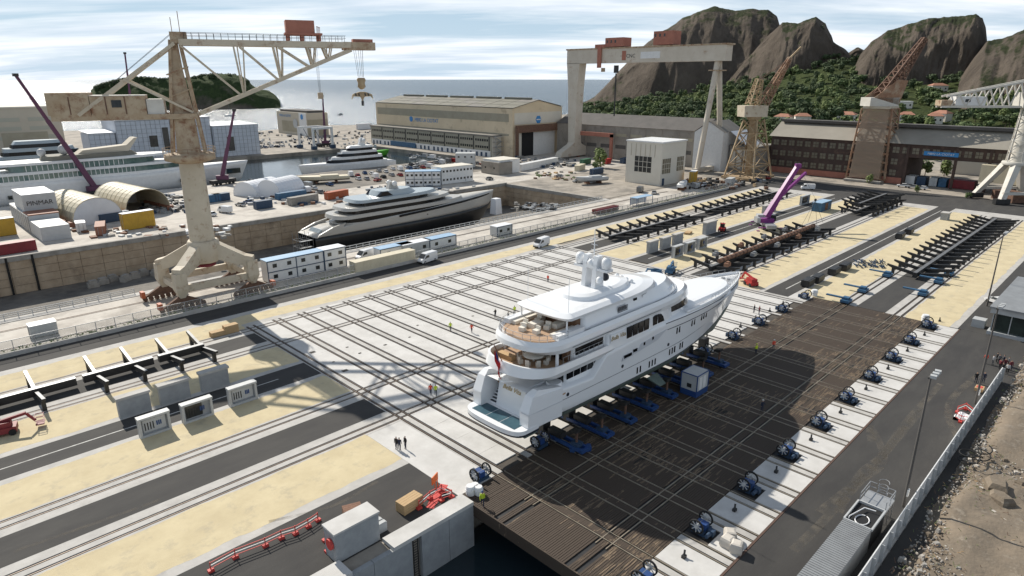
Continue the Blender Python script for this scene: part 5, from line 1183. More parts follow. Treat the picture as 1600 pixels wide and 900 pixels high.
# lifted load
lp = at(1254, 330); rp_ = MB(); rp_.bar((0, 0, 30), (0, 0, 12.5), 0.06)
pb = (215.0, 83.0)
sling = tag(MB().tube((0, 0, 9.5), (0, 0, 10.1), 0.35).bar((0, 0, 9.6), (-5.5, 1.0, 2.5), 0.06).bar((0, 0, 9.6), (5.5, -1.0, 2.5), 0.06).bar((0, 0, 9.6), (-2, -2.2, 2.5), 0.06).bar((0, 0, 9.6), (2.5, 2.2, 2.5), 0.06).bar((0, 0, 10), (-2.0, 6, 20.2), 0.05).build('lifting_sling', 'steel_black', loc=(195.5, 71.6, 0)), 'black crane hook with four slings spread above the rusty pile', 'sling')
def thin_crane(name, label, base, tip, h):
    t_ = thing(name, label, 'mobile crane', base)
    d = Vector(tip) - Vector(base); rz = math.atan2(d.y, d.x)
    MB().box((0, 0, 1.5), (11, 2.8, 1.4), rz + 0.6).build('carrier', 'steel_black', t_)
    for k in (-4, -2.2, 2.2, 4):
        for s in (-1, 1):
            c_, s_ = math.cos(rz + .6), math.sin(rz + .6); x, y = k * c_ - s * 1.3 * s_, k * s_ + s * 1.3 * c_
            MB().tube((x - 0.2 * s_, y + 0.2 * c_, 0.65), (x + 0.2 * s_, y - 0.2 * c_, 0.65), 0.65, n=12).build('wheel', 'tyre', t_)
    MB().box((0, 0, 3.0), (5, 2.6, 1.8), rz).build('superstructure', 'purple_dull', t_)
    telescopic(MB(), (0, 0, 3.6), (d.x, d.y, d.z), (1.5, 1.3, 1.1, 0.9, 0.75)).build('boom', 'purple_dull', t_)
    MB().box((d.x, d.y, d.z), (1.6, 1.2, 1.0), rz).build('boom_head', 'steel_black', t_)
    return t_

b1 = tuple(at(150, 306)); thin_crane('mobile_crane', 'dark purple telescopic crane leaning left over the big white yacht', b1, tip_at(24, 117, b1, 0.98), 0)
b2 = tuple(at(349, 288)); thin_crane('mobile_crane', 'slender purple telescopic crane beside the white tents', b2, tip_at(366, 172, b2, 1.0), 0)
b3 = tuple(at(215, 240)); thin_crane('mobile_crane', 'dark slender telescopic crane whose tip shows behind the hammerhead crane', b3, tip_at(195, 83, b3, 1.0), 0)
b4 = tuple(at(509, 229)); thin_crane('mobile_crane', 'thin black mobile crane standing on the far quay beside the hall', b4, tip_at(504, 150, b4, 1.0), 0)

# ================================================================ black cradle frames on the lanes
arm_cache = {}
def arm_mesh():
    if 'a' not in arm_cache:
        mb = MB()
        for s in (-1, 1):
            mb.yz([(s * 0.0, 0.45), (s * 4.9, 1.25), (s * 6.3, 1.85), (s * 6.3, 2.2), (s * 0.0, 1.15)] if s > 0 else [(0, 1.15), (-6.3, 2.2), (-6.3, 1.85), (-4.9, 1.25), (0, 0.45)], -0.22, 0.22)
            mb.b2(-0.25, 0.25, s * 4.9 - 0.3, s * 4.9 + 0.3, 0.0, 1.5)
        arm_cache['a'] = mb.mesh('cross_arm', 'steel_black')
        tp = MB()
        for s in (-1, 1): tp.add([(-0.22, s * 0.75, 1.30), (0.22, s * 0.75, 1.30), (0.22, s * 6.32, 2.23), (-0.22, s * 6.32, 2.23)], [(0, 1, 2, 3)]); tp.add([(-0.22, s * 0.75, 1.2), (0.22, s * 0.75, 1.2), (0.22, s * 6.32, 2.13), (-0.22, s * 6.32, 2.13)], [(3, 2, 1, 0)])  # pale sheets paint the sunlit tops of the black arms
        arm_cache['t'] = tp.mesh('sunlit_arm_top', 'sunlit_steel')
    return arm_cache['a'], arm_cache['t']
def cradle(label, x0, x1, yc, pitch, grp='black steel cradles parked on the lanes', top='steel_top', bright=False, zoff=0.0):
    c_ = thing('ship_cradle', label, 'cradle', (x0, yc, zoff), 0, grp)
    a, tp = arm_mesh(); x = pitch * 0.35
    while x < x1 - x0:
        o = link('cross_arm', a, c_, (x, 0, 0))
        if bright: link('sunlit_arm_top', tp, o)
        x += pitch
    MB().b2(0, x1 - x0, -0.42, 0.42, 0.5, 1.55).build('long_beam', 'steel_black', c_)
    MB().b2(0, x1 - x0, -0.38, 0.38, 1.552, 1.62).build('beam_pale_top', 'steel_top' if not bright else 'sunlit_steel', c_)  # on bright cradles this paints the sunlit beam top pale
    for s in (() if bright else (-1, 1)):
        for k in (0.12, 0.5, 0.88): MB().b2((x1 - x0) * k - 0.9, (x1 - x0) * k + 0.9, s * 4.9 - 0.3, s * 4.9 + 0.3, 0.0, 0.5).build('wheel_truck', 'steel_black', c_)
    return c_
cradle('black cradle with tops painted sunlit, nearest the left picture edge', -6.0, 16.2, 107.1, 5.15, bright=True)
cradle('black cradle with tops painted sunlit, middle of the left lane', 17.1, 26.7, 107.1, 5.1, bright=True)
cradle('black cradle with tops painted sunlit, next to the timber stacks', 27.5, 34.5, 107.1, 5.0, bright=True)
cradle('long black cradle with many arms and grey spine, far right lane', 164.5, 251.0, 36.3, 5.15)
cradle('black cradle carrying a long rusty pile behind the bow', 136.5, 200.0, 71.55, 5.3)
cradle('black cradle at the far end by the road, low of two stacked', 232, 268, 71.55, 5.0)
cradle('black cradle stacked on top of another by the road', 234, 262, 71.55, 5.0, zoff=2.3)
cradle('black cradle beyond the yacht mast, near half of the far lane', 145.0, 187.0, 107.1, 5.0)
cradle('black cradle along the far lane beside the fence road', 198.0, 252.0, 107.1, 5.0)
pl_ = tag(MB().tube((0, 0, 0), (56, 0, 0), 0.55, n=12).build('steel_pile', 'rust_pipe', loc=(140, 71.2, 2.25)), 'long rusty brown steel pile lying along a black cradle', 'pile')
rg = MB()
for k in range(28): rg.tube((1 + 2 * k, 0, 0), (1.5 + 2 * k, 0, 0), 0.62, n=10)
stuff(rg.build('pile_band', 'rust', pl_))
for k in range(9):
    x = 138 + 6.6 * k; y = 71.55 + (3.2 if k % 2 else -3.4)
    tag(MB().box((0, 0, 0.4), (1.6, 1.0, 0.8)).box((0.2, 0, 0.95), (0.9, 0.6, 0.3)).build('bilge_block', 'grey_metal' if k % 3 else 'rust_pipe', loc=(x, y, 2.0)), 'bilge block resting on the pile cradle, %s from the yacht bow' % ['first', 'second', 'third', 'fourth', 'fifth', 'sixth', 'seventh', 'eighth', 'ninth and farthest'][k], 'block', 'bilge blocks on the pile cradle')
# ================================================================ buildings
def win(parent, x, y, z, w, h, face, mt='pane_dark', d=0.12, nm='window'):
    """window plate on a wall; face 'x' = wall faces -X, 'y' = wall faces -Y"""
    if face == 'x': return MB().box((x, y, z), (d, w, h)).build(nm, mt, parent)
    return MB().box((x, y, z), (w, d, h)).build(nm, mt, parent)
# --- big tan hall
h = thing('assembly_hall', 'huge tan ship hall with grey roof panels and blue sign, behind the dry dock', 'building')
X0, X1, Y0, Y1 = 270.0, 312.5, 271.0, 408.0; ZE, ZR = 27.0, 31.2; XM = (X0 + X1) / 2
MB().yz([(0, 0)], 0, 0) if False else None
wl = MB(); wl.side([(X0, 0), (X1, 0), (X1, ZE), (XM, ZR), (X0, ZE)], Y0, Y1); wl.build('wall', 'tan_wall', h)
for s in (-1, 1):
    e = X0 - 0.6 if s < 0 else X1 + 0.6
    nb = 10
    for k in range(nb):
        ya, yb = Y0 - 0.5 + (Y1 - Y0 + 1) * k / nb, Y0 - 0.5 + (Y1 - Y0 + 1) * (k + 1) / nb - 0.5
        for q in range(3):
            xa = XM + (e - XM) * q / 3; xb = XM + (e - XM) * (q + 0.93) / 3; za = ZR + 0.15 + (ZE - ZR) * q / 3; zb = ZR + 0.15 + (ZE - ZR) * (q + 0.93) / 3
            MB().add([(xa, ya, za), (xb, ya, zb), (xb, yb, zb), (xa, yb, za), (xa, ya, za + .3), (xb, ya, zb + .3), (xb, yb, zb + .3), (xa, yb, za + .3)], [(3, 2, 1, 0), (4, 5, 6, 7), (0, 1, 5, 4), (1, 2, 6, 5), (2, 3, 7, 6), (3, 0, 4, 7)]).build('roof_panel', 'roof_olive' if (k + q) % 4 else 'roof_grey', h)
for k in range(5): MB().b2(XM - 1.3, XM + 1.3, Y0 + 6 + k * 26, Y0 + 27 + k * 26, ZR + 0.3, ZR + 1.4).build('ridge_vent', 'roof_olive', h)
MB().b2(X0 - 0.12, X0 + 0.1, 274, 406, 19.6, 24.1).build('dark_band', 'tan_band', h)
MB().b2(X0 - 0.1, X0 + 0.1, 274, 406, 11.8, 13.0).build('lower_band', 'tan_band', h)
text('hall_sign', 'MB92 LA CIOTAT', 3.4, 'blue_sign', h, (X0 - 0.15, 350.5, 16.3), (R(90), 0, R(-90)), sx=0.95)
MB().lathe([(1.9, -0.1), (1.9, 0.1)], n=6).build('sign_emblem', 'blue_sign', h, (X0 - 0.12, 366.8, 17.7)).rotation_euler = (0, R(90), 0)
MB().b2(X0 + 1.5, X1 - 1.0, Y0 - 0.12, Y0 + 0.1, 18.2, 24.6).build('gable_panel', 'tan_pale', h)
em = MB().lathe([(2.4, -0.1), (2.4, 0.1)], n=6).build('gable_emblem', 'blue_sign', h, (291.4, Y0 - 0.18, 20.4)); em.rotation_euler = (R(90), 0, 0)
MB().b2(289.6, 293.2, Y0 - 0.36, Y0 - 0.26, 20.1, 20.7).build('emblem_bar', 'white_paint', h)
MB().b2(277.3, 287.2, Y0 - 0.1, Y0 + 0.1, 0, 13.4).build('open_doorway', 'dark', h)
MB().b2(287.3, 306, Y0 - 0.2, Y0 + 0.1, 0, 13.2).build('door_panel', 'white_paint', h)
MB().b2(272, 277.2, Y0 - 0.2, Y0 + 0.1, 0, 13.2).build('door_panel', 'tan_pale', h)
fr = MB(); fr.b2(270.5, 312, Y0 - 3.2, Y0 - 1.8, 13.8, 17.8); fr.b2(270.5, 272, Y0 - 3.2, Y0 - 1.8, 0, 13.8); fr.b2(308, 310.5, Y0 - 3.2, Y0 - 1.8, 0, 13.8); fr.build('door_portal', 'rust', h)
# annex along its long side
an = thing('annex_block', 'long two-storey olive office annex with small dark windows under the tan hall', 'building')
MB().b2(262, 269.8, 280, 404, 0, 11.5).build('wall', 'annex_wall', an)
MB().b2(261.6, 269.85, 279.6, 404.4, 11.5, 12.3).build('roof', 'roof_grey', an)
MB().b2(261.8, 262.1, 281, 403, 0, 3.4).build('ground_floor', 'white_paint', an)
MB().b2(262.2, 269.7, 279.85, 280.1, 0.1, 11.4).build('end_wall', 'tan_pale', an)
mw = MB().box((0, 0, 0), (0.16, 1.25, 1.3)).mesh('window', 'pane_dark'); mp_ = MB().box((0, 0, 0), (0.3, 0.7, 8)).mesh('pilaster', 'steel_black')
md = MB().box((0, 0, 0), (0.16, 1.6, 2.3)).mesh('door', 'blue_dark')
for b in range(9):
    y = 282 + b * 13.5
    link('pilaster', mp_, an, (261.95, y, 7.4))
    for r in (5.4, 9.3):
        for k in range(6): link('window', mw, an, (261.96, y + 1.6 + k * 1.95, r))
    for k in range(3): link('door', md, an, (261.78, y + 2.5 + k * 4.0, 1.3))
st = MB()
for k in range(4):
    st.bar((263 + (k % 2) * 5, 278.2, 0.2 + k * 2.8), (268 - (k % 2) * 5, 278.2, 3.0 + k * 2.8), 0.35); st.b2(262.5, 269, 277.4, 279.7, 2.9 + k * 2.8, 3.0 + k * 2.8)
for x in (262.6, 268.8): st.bar((x, 277.5, 0), (x, 277.5, 12), 0.15)
st.build('fire_stair', 'galv', an)
MB().b2(261.4, 261.9, 352, 380, 0.2, 3.2).build('blue_hoarding', 'blue_box', an)
# --- long grey shed behind the gantry
h = thing('workshop_shed', 'long weathered grey workshop with dark roof behind the gantry crane', 'building')
MB().yz([(0, 0)], 0, 0) if False else None
sh = MB(); sh.prism([(305, 172), (330, 172), (330, 268), (305, 268)], 0, 18.1); sh.build('wall', 'shed_wall', h)
MB().add([(304.4, 171.4, 18.1), (304.4, 268.5, 18.1), (317.5, 268.5, 23.8), (317.5, 171.4, 23.8), (330.6, 171.4, 18.1), (330.6, 268.5, 18.1)], [(0, 3, 2, 1), (3, 4, 5, 2), (0, 4, 3), (1, 2, 5)]).build('roof', 'roof_dark', h)
for k in range(9): MB().b2(304.7, 305.02, 174 + k * 10.2, 174.8 + k * 10.2, 0, 17.5).build('pilaster', 'shed_wall', h)
for k in range(8):
    win(h, 304.93, 180 + k * 10.2, 13.4, 7.5, 1.6, 'x', 'tan_band', nm='wall_panel'); win(h, 304.93, 180 + k * 10.2, 7.0, 7.0, 2.0, 'x', 'roof_dark', nm='wall_panel')
rp2 = MB(); rp2.b2(299, 300.3, 246, 247.5, 0, 14); rp2.b2(299, 300.3, 222.5, 224, 0, 14); rp2.b2(299, 300.3, 222.5, 247.5, 12.4, 14.6); rp2.build('red_portal', 'house_red', h)
# white gabled store beside it
h = thing('white_store', 'small white gabled store at the end of the grey workshop', 'building')
MB().yz([(157, 0), (172.5, 0), (172.5, 18.2), (165, 23.2), (157, 18.8)], 300, 320).build('wall', 'white_paint', h)
MB().add([(299.6, 156.5, 18.7), (299.6, 165, 23.6), (320, 165, 23.6), (320, 156.5, 18.7), (299.6, 173, 18.1), (320, 173, 18.1)], [(0, 1, 2, 3), (1, 4, 5, 2)]).build('roof', 'roof_grey', h)
h = thing('low_sheds', 'row of low grey sheds between the white store and brown shed', 'building')
MB().b2(306, 326, 142, 156, 0, 12).build('wall', 'shed_wall', h); MB().b2(305.6, 326, 141.6, 156.4, 12, 12.5).build('roof', 'roof_grey', h)
for k in range(4): win(h, 305.95, 144 + k * 3.4, 6, 2.4, 9, 'x', 'tan_pale', nm='wall_panel')
MB().add([(305, 147, 12.5), (322, 147, 12.5), (322, 156, 19), (305, 156, 19)], [(0, 1, 2, 3)]).build('white_roof', 'white_tarp', h)
# --- white block house
h = thing('pump_house', 'plain white square building with three large grid windows, centre right', 'building')
MB().prism([(239.5, 152.2), (258.6, 152.2), (258.6, 170), (239.5, 170)], 0, 17.6).build('wall', 'tan_pale', h)
MB().b2(239.2, 258.9, 151.9, 170.3, 17.6, 18.2).build('parapet', 'white_paint', h)
for fx in (('x', 239.5, 161.2, 8.4, 8.4, 6.6), ('y', 243.7, 152.2, 8.0, 6.2, 6.2), ('y', 254.5, 152.2, 8.2, 5.2, 6.0)):
    f, a, b, z, w, hh = fx
    wo = win(h, a, b, z, w, hh, f, 'pane_dull' if f == 'y' else 'pane_dark', 0.2)
    for k in range(1, 4):
        if f == 'x': MB().box((a - 0.12, b - w / 2 + w * k / 4, z), (0.12, 0.18, hh)).build('mullion', 'tan_pale', wo)
        else: MB().box((a - w / 2 + w * k / 4, b - 0.12, z), (0.12, 0.12, hh)).build('mullion', 'tan_pale', wo)
    for k in range(1, 3):
        if f == 'x': MB().box((a - 0.11, b, z - hh / 2 + hh * k / 3), (0.1, w, 0.16)).build('mullion', 'tan_pale', wo)
        else: MB().box((a, b - 0.11, z - hh / 2 + hh * k / 3), (w, 0.1, 0.16)).build('mullion', 'tan_pale', wo)
for k in range(6): win(h, 239.45, 155.5 + k * 2.4, 14.3, 0.15, 5.2, 'x', 'tan_band', nm='wall_seam')
win(h, 241.8, 152.15, 1.5, 1.6, 3.0, 'y', 'blue_dark', nm='door')
# --- long brown shed at right with blue sign
h = thing('brown_shed', 'long dark brown brick shed with rows of dull windows and pale roof', 'building')
for ya, yb in ((81.5, 141), (-60, 45)): MB().b2(318, 345, ya, yb, 0, 17).build('wall', 'brick_brown', h)
MB().b2(318, 345, 45, 81.5, 11.5, 17).build('lintel_wall', 'brick_brown', h)
MB().add([(317, 142, 17.0), (317, -61, 17.0), (330, -61, 23.6), (330, 142, 23.6), (346, 142, 17), (346, -61, 17)], [(0, 1, 2, 3), (3, 2, 5, 4), (0, 3, 4), (1, 5, 2)]).build('roof', 'roof_shed', h)
MB().b2(327, 333, -60, 141, 23.3, 24.5).build('roof_ridge', 'roof_dark', h)
mw3 = MB().box((0, 0, 0), (0.2, 2.5, 2.4)).mesh('window', 'pane_dull'); mul = MB().box((0, 0, 0), (0.1, 0.16, 2.4)).box((0, 0, 0), (0.1, 2.5, 0.16)).mesh('mullion', 'brick_brown')
for k in range(25):
    y = 138.5 - k * 3.75
    for z in ((4.6, 9.3, 14.2) if y > 83 else (14.2,)):
        if y < 46: continue
        w_ = link('window', mw3, h, (317.95, y, z)); link('mullion', mul, w_, (-0.12, 0, 0))
MB().b2(317.6, 318.1, 82, 141, 0, 2.6).build('plinth', 'house_red', h)
for y in (81.3, 63.5, 52): MB().b2(317.5, 318.4, y - 0.5, y + 0.5, 0, 17).build('column', 'brick_brown', h)
text('shed_sign', 'MB92 LA CIOTAT', 1.25, 'white_paint', h, (317.0, 69.0, 13.3), (R(90), 0, R(-90)))
MB().b2(317.1, 317.3, 62.8, 75.2, 12.9, 14.6).build('sign_board', 'blue_sign', h)
# things seen through its open bay
for i, (y, c, z) in enumerate(((79.5, 'white_paint', 0), (75.3, 'blue_dark', 0), (70.5, 'grey_light', 0), (67.6, 'blue_box', 0), (60.5, 'red_dark', 0))):
    tag(MB().b2(-3, 3, -1.7 if c != 'red_dark' else -4.5, 1.7 if c != 'red_dark' else 4.5, 0, 3.4).box((-3.05, 0, 1.7), (0.1, 0.1, 3.3)).build('freight_container', c, loc=(324, y, 0)), {'white_paint': 'white container inside the open bay of the brown shed', 'blue_dark': 'dark blue container inside the brown shed bay', 'grey_light': 'grey container inside the brown shed bay', 'blue_box': 'mid blue container inside the brown shed bay', 'red_dark': 'long dark red container inside the brown shed bay'}[c], 'container')
tag(MB().b2(0, 8, 44, 82, 0, 9).b2(-0.2, 8.2, 43.8, 82.2, 9, 9.4).build('rear_building', 'tan_pale', loc=(372, -2, 0)), 'pale building seen through the open bay of the brown shed', 'building')
for k in range(3): tag(MB().b2(-3, 3, -2.2, 2.2, 0, 6.5).b2(-3.05, 3.05, -2.25, 2.25, 6.5, 6.7).build('storage_silo', 'cream_box', loc=(316, 51.5 - k * 4.9, 4.5)), 'beige box unit beside the white crane, %s of three' % ['left', 'middle', 'right'][k], 'container', 'beige boxes by the white crane')
# --- big beige hall far left
h = thing('beige_hall', 'wide flat beige hall at the far left behind the navy yacht', 'building')
MB().b2(-120, 92, 470, 540, 0, 27.5).build('wall', 'hall_beige', h); MB().b2(-120.5, 92.5, 469.5, 540.5, 27.5, 28.2).build('parapet', 'tan_pale', h)
for k in range(6):
    for z in (10, 15, 20): MB().b2(-4 + k * 16, 8 + k * 16, 469.85, 470.05, z, z + 2.2).build('wall_band', 'hall_beige_band', h)
MB().b2(62, 84, 469.8, 470.05, 0, 14).build('hall_door', 'tan_band', h)
# --- white wrapped sheds (scaffold tents)
wrap_mb = {}
def wrapped(name, label, x0, x1, y0, y1, z, dark=()):
    h = thing(name, label, 'scaffold tent', ((x0 + x1) / 2, (y0 + y1) / 2, 0)); w, d = (x1 - x0) / 2, (y1 - y0) / 2
    MB().b2(-w, w, -d, d, 0, z).build('sheeting', 'white_wrap', h)
    MB().add([(-w - .4, -d - .4, z + 0.05), (w + .4, -d - .4, z + 0.05), (w + .4, d + .4, z + 0.8), (-w - .4, d + .4, z + 0.8), (-w - .4, -d - .4, z + 0.4), (w + .4, -d - .4, z + 0.4), (w + .4, d + .4, z + 1.1), (-w - .4, d + .4, z + 1.1)], [(3, 2, 1, 0), (4, 5, 6, 7), (0, 1, 5, 4), (1, 2, 6, 5), (2, 3, 7, 6), (3, 0, 4, 7)]).build('roof', 'white_tarp', h)
    gr = MB(); n = int(2 * w / 2.4)
    for k in range(n + 1): gr.bar((-w + k * 2 * w / n, -d - 0.08, 0), (-w + k * 2 * w / n, -d - 0.08, z), 0.1)
    for q in range(int(z / 2.2)): gr.bar((-w, -d - 0.08, 2.2 * (q + 1)), (w, -d - 0.08, 2.2 * (q + 1)), 0.1)
    stuff(gr.build('scaffold_tube', 'grey_metal', h))
    for (a, b, c, e) in dark: MB().b2(a, b, -d - 0.2, -d - 0.05, c, e).build('stair_opening', 'pane_dark', h)
    return h
wrapped('wrapped_shed', 'low white wrapped shed with bright roof, left of the tall wrapped sheds', 88, 100, 396, 412, 16.2)
wrapped('wrapped_shed', 'tall white sheeted scaffold shed left of the hammerhead column', 100.5, 127, 394, 420, 22.2, ((2, 6, 8, 14), (9, 12, 6, 18)))
wrapped('wrapped_shed', 'tall white sheeted scaffold shed directly behind the hammerhead column', 127.6, 149, 395, 420, 22.4)
wrapped('wrapped_shed', 'lower white sheeted scaffold shed right of the hammerhead column', 149.6, 176, 393, 420, 17.2, ((-6, -2, 3, 11),))
# --- small hall with sign on the far quay
h = thing('small_hall', 'small pale hall with blue emblem on the far quay beside the open sea', 'building')
MB().b2(258, 277, 488, 537, 0, 17.6).build('wall', 'hall_beige', h); MB().b2(260, 275, 490, 535, 17.6, 19.2).build('roof_plant', 'roof_dark', h)
win(h, 257.9, 516, 6.5, 26, 8.5, 'x', 'tan_band', nm='door_panel'); win(h, 267.5, 487.9, 6.5, 17, 12, 'y', 'tan_band', nm='door_panel'); MB().b2(257.7, 258.1, 487.6, 499, 0, 17.6).build('white_corner', 'white_paint', h)
text('small_hall_sign', 'MB92 LA CIOTAT', 2.6, 'blue_sign', h, (257.75, 522, 13.8), (R(90), 0, R(-90)))
em = MB().lathe([(2.2, -0.1), (2.2, 0.1)], n=6).build('hall_emblem', 'blue_sign', h, (257.6, 494, 14.5)); em.rotation_euler = (0, R(90), 0)
em = MB().lathe([(3.6, -0.1), (3.6, 0.1)], n=18).build('round_window', 'grey_light', h, (257.6, 505.5, 9)); em.rotation_euler = (0, R(90), 0)
# --- two-storey cabin offices and low white buildings around the dock head
def cabin_block(label, p0, p1, dpt, hgt, nwin, floors, roof, wall='white_paint', frame=None, cat='cabin', rz0=0):
    p0 = Vector(p0); p1 = Vector(p1); d = p1 - p0; rz = math.atan2(d.y, d.x); ln = d.length
    h = thing('cabin_block', label, cat, (p0.x, p0.y, 0), rz)
    MB().b2(0, ln, 0, dpt, 0.12, hgt).build('wall', wall, h); MB().b2(-0.1, ln + 0.1, -0.1, dpt + 0.1, hgt, hgt + 0.18).build('roof', roof, h)
    for f in range(floors):
        z = hgt / floors * (f + 0.55)
        for k in range(nwin): MB().box((ln * (k + 0.5) / nwin, -0.03, z), (0.95, 0.1, 0.85)).build('window', 'pane_dark', h)
    if frame:
        for k in range(nwin // 2 + 1):
            MB().box((ln * k / max(1, nwin // 2), -0.06, hgt / 2), (0.16, 0.14, hgt)).build('frame_post', frame, h)
        for f in range(floors + 1): MB().box((ln / 2, -0.07, max(0.2, hgt / floors * f)), (ln, 0.15, 0.16)).build('frame_rail', frame, h)
    return h
cabin_block('two-storey white cabin office with pale blue roof beyond the dock', at(634, 292), at(689, 291), 6, 6.2, 8, 2, 'blue_roof', frame='blue_dark')
cabin_block('two-storey pale office block next to the blue-roofed cabins', at(691, 289), at(739, 283), 8, 7.2, 9, 2, 'tan_pale')
cabin_block('long white two-storey site cabins with blue roof right of the crane legs', (59.5, 136.2), (73.2, 136.2), 3.2, 4.9, 4, 2, 'blue_roof', frame='blue_dark')
cabin_block('white site cabin end with plain white roof, right end of the long cabins', (73.3, 136.1), (79.0, 136.1), 3.3, 5.0, 2, 2, 'white_tarp', frame='blue_dark')
h = cabin_block('white low workshop with pale roof left of the pump house', at(780, 273), at(812, 269), 12, 6.5, 0, 1, 'tan_pale')
h = cabin_block('open grey shelter beside the white low workshop', at(752, 270), at(779, 274), 9, 5.5, 2, 1, 'roof_grey', wall='shed_wall')
cabin_block('pale grey two-storey stair block before the annex', at(712, 262), at(742, 262), 7, 7.0, 3, 2, 'grey_light', wall='grey_light')
cabin_block('long low white wall building beside the hall door', at(815, 268), at(872, 256), 3, 3.2, 0, 1, 'white_paint')
# white garage tents by the basin
def arch_tent(label, c, ln, w, hgt, rz, mt='white_tarp', nm='storage_tent', open_end=False, endm=None, cat='tent'):
    h = thing(nm, label, cat, c, rz); n = 14; ring = []
    for k in range(n + 1): a = math.pi * k / n; ring.append((w / 2 * math.cos(a), hgt * math.sin(a) ** 0.75))
    inn = [(p[0] * 0.985, p[1] * 0.985) for p in ring][::-1]
    poly = ring + inn; mb = MB(); m_ = len(poly)
    rings = [[(x, p[0], p[1]) for p in poly] for x in np.linspace(0, ln, 9)]
    mb.loft(rings, sm=False); mb.build('cover', mt, h)
    rb = [MB().yz([(p[0] * 1.01, p[1] * 1.012) for p in ring] + [(p[0] * 0.99, p[1] * 0.99) for p in ring[::-1]], x - 0.09, x + 0.09).build('rib', mt, h) for x in np.linspace(0.1, ln - 0.1, 9)]
    MB().yz([(p[0] * 0.98, p[1] * 0.98) for p in ring], ln - 0.3, ln - 0.1).build('end_wall', endm or mt, h)
    if not open_end: MB().yz([(p[0] * 0.98, p[1] * 0.98) for p in ring], 0.1, 0.3).build('end_wall', endm or mt, h)
    return h
arch_tent('white garage tent beside the water, left one', at(383, 307), 16, 11, 5.5, R(25))
arch_tent('white garage tent with blue base, right one', at(420, 308), 15, 11, 6.5, R(25))
tag(MB().b2(-6, 6, -1.2, 1.2, 0, 2.4).box((0, -1.22, 1.2), (11.6, 0.05, 0.1)).build('freight_container', 'blue_box', loc=at(455, 309), rz=R(5)), 'blue container in front of the white garage tents', 'container')
# two half-round beige sheds with container feet
def halfpipe(label, p, ln, w, hgt, rz, open_end):
    h = arch_tent(label, p, ln, w, hgt, rz, 'cream_box', 'arched_shed', open_end, 'white_wrap', 'shed'); 
    for s in (-1, 1):
        for k in range(3): MB().b2(k * 6.1, k * 6.1 + 5.8, s * w / 2 - 1.1, s * w / 2 + 1.1, 0, 1.6).build('footing_box', 'brown_box', h)
    return h
halfpipe('beige half-round shed with a pale blue closed front on the white quay', (50.5, 234, 0), 26, 14.5, 8.2, R(97), False)
halfpipe('beige half-round shed with an open dark mouth on the white quay', (67, 241, 0), 26, 14.5, 8.2, R(97), True)
# --- stacked PINMAR block
h = thing('container_stack', 'grey stepped container block with dark lettering on the left quay', 'containers')
MB().b2(32.5, 39.5, 218, 232, 0, 4.0).build('front_box', 'grey_light', h)
MB().b2(32.5, 40.0, 232.05, 262, 0, 5.2).build('lower_box', 'grey_light', h); MB().b2(33, 41.5, 240, 255, 5.2, 10.2).build('upper_box', 'grey_light', h)
MB().b2(32.5, 40.2, 232.2, 239.9, 5.2, 5.5).build('dark_roof', 'brown_box', h); MB().b2(33, 41.5, 248.2, 255.2, 10.2, 10.4).build('roof', 'white_tarp', h); MB().b2(33, 41.5, 240, 247.8, 10.2, 10.35).build('roof', 'white_tarp', h)
text('box_text', 'PINMAR', 1.9, 'steel_black', h, (37.2, 239.93, 7.0), (R(90), 0, 0))
for k in range(9): MB().b2(32.35, 32.5, 233 + k * 3.2, 235.6 + k * 3.2, 0.3, 5.0).build('side_rib', 'grey_metal', h)
# --- glazed control building at right
h = thing('control_building', 'grey flat-roofed control building with a dark glazed corner beside the lift', 'building')
MB().b2(136.5, 162, 5.0, 17.5, 4.0, 4.9).build('roof', 'grey_light', h); MB().b2(136.2, 162.2, 4.8, 17.7, 4.9, 5.2).build('parapet', 'grey_metal', h)
MB().b2(136.6, 161.8, 5.1, 17.4, 0.0, 0.6).build('floor_slab', 'grey_light', h)
MB().b2(137.2, 160, 6.0, 16.9, 0.6, 4.0).build('glazing', 'glass_dark', h)
for k in range(5): MB().b2(137.05, 137.25, 16.9 - k * 2.6, 17.05 - k * 2.6, 0.6, 4.0).build('mullion', 'grey_light', h)
for k in range(8): MB().b2(137.2 + k * 3.0, 137.35 + k * 3.0, 16.85, 17.05, 0.6, 4.0).build('mullion', 'grey_light', h)
MB().b2(136.4, 160, -6, 4.9, 0, 4.4).build('lower_wing', 'block_grey', h); MB().b2(139, 141, 18.2, 20.2, 0, 1.5).build('plinth', 'grey_light', h)
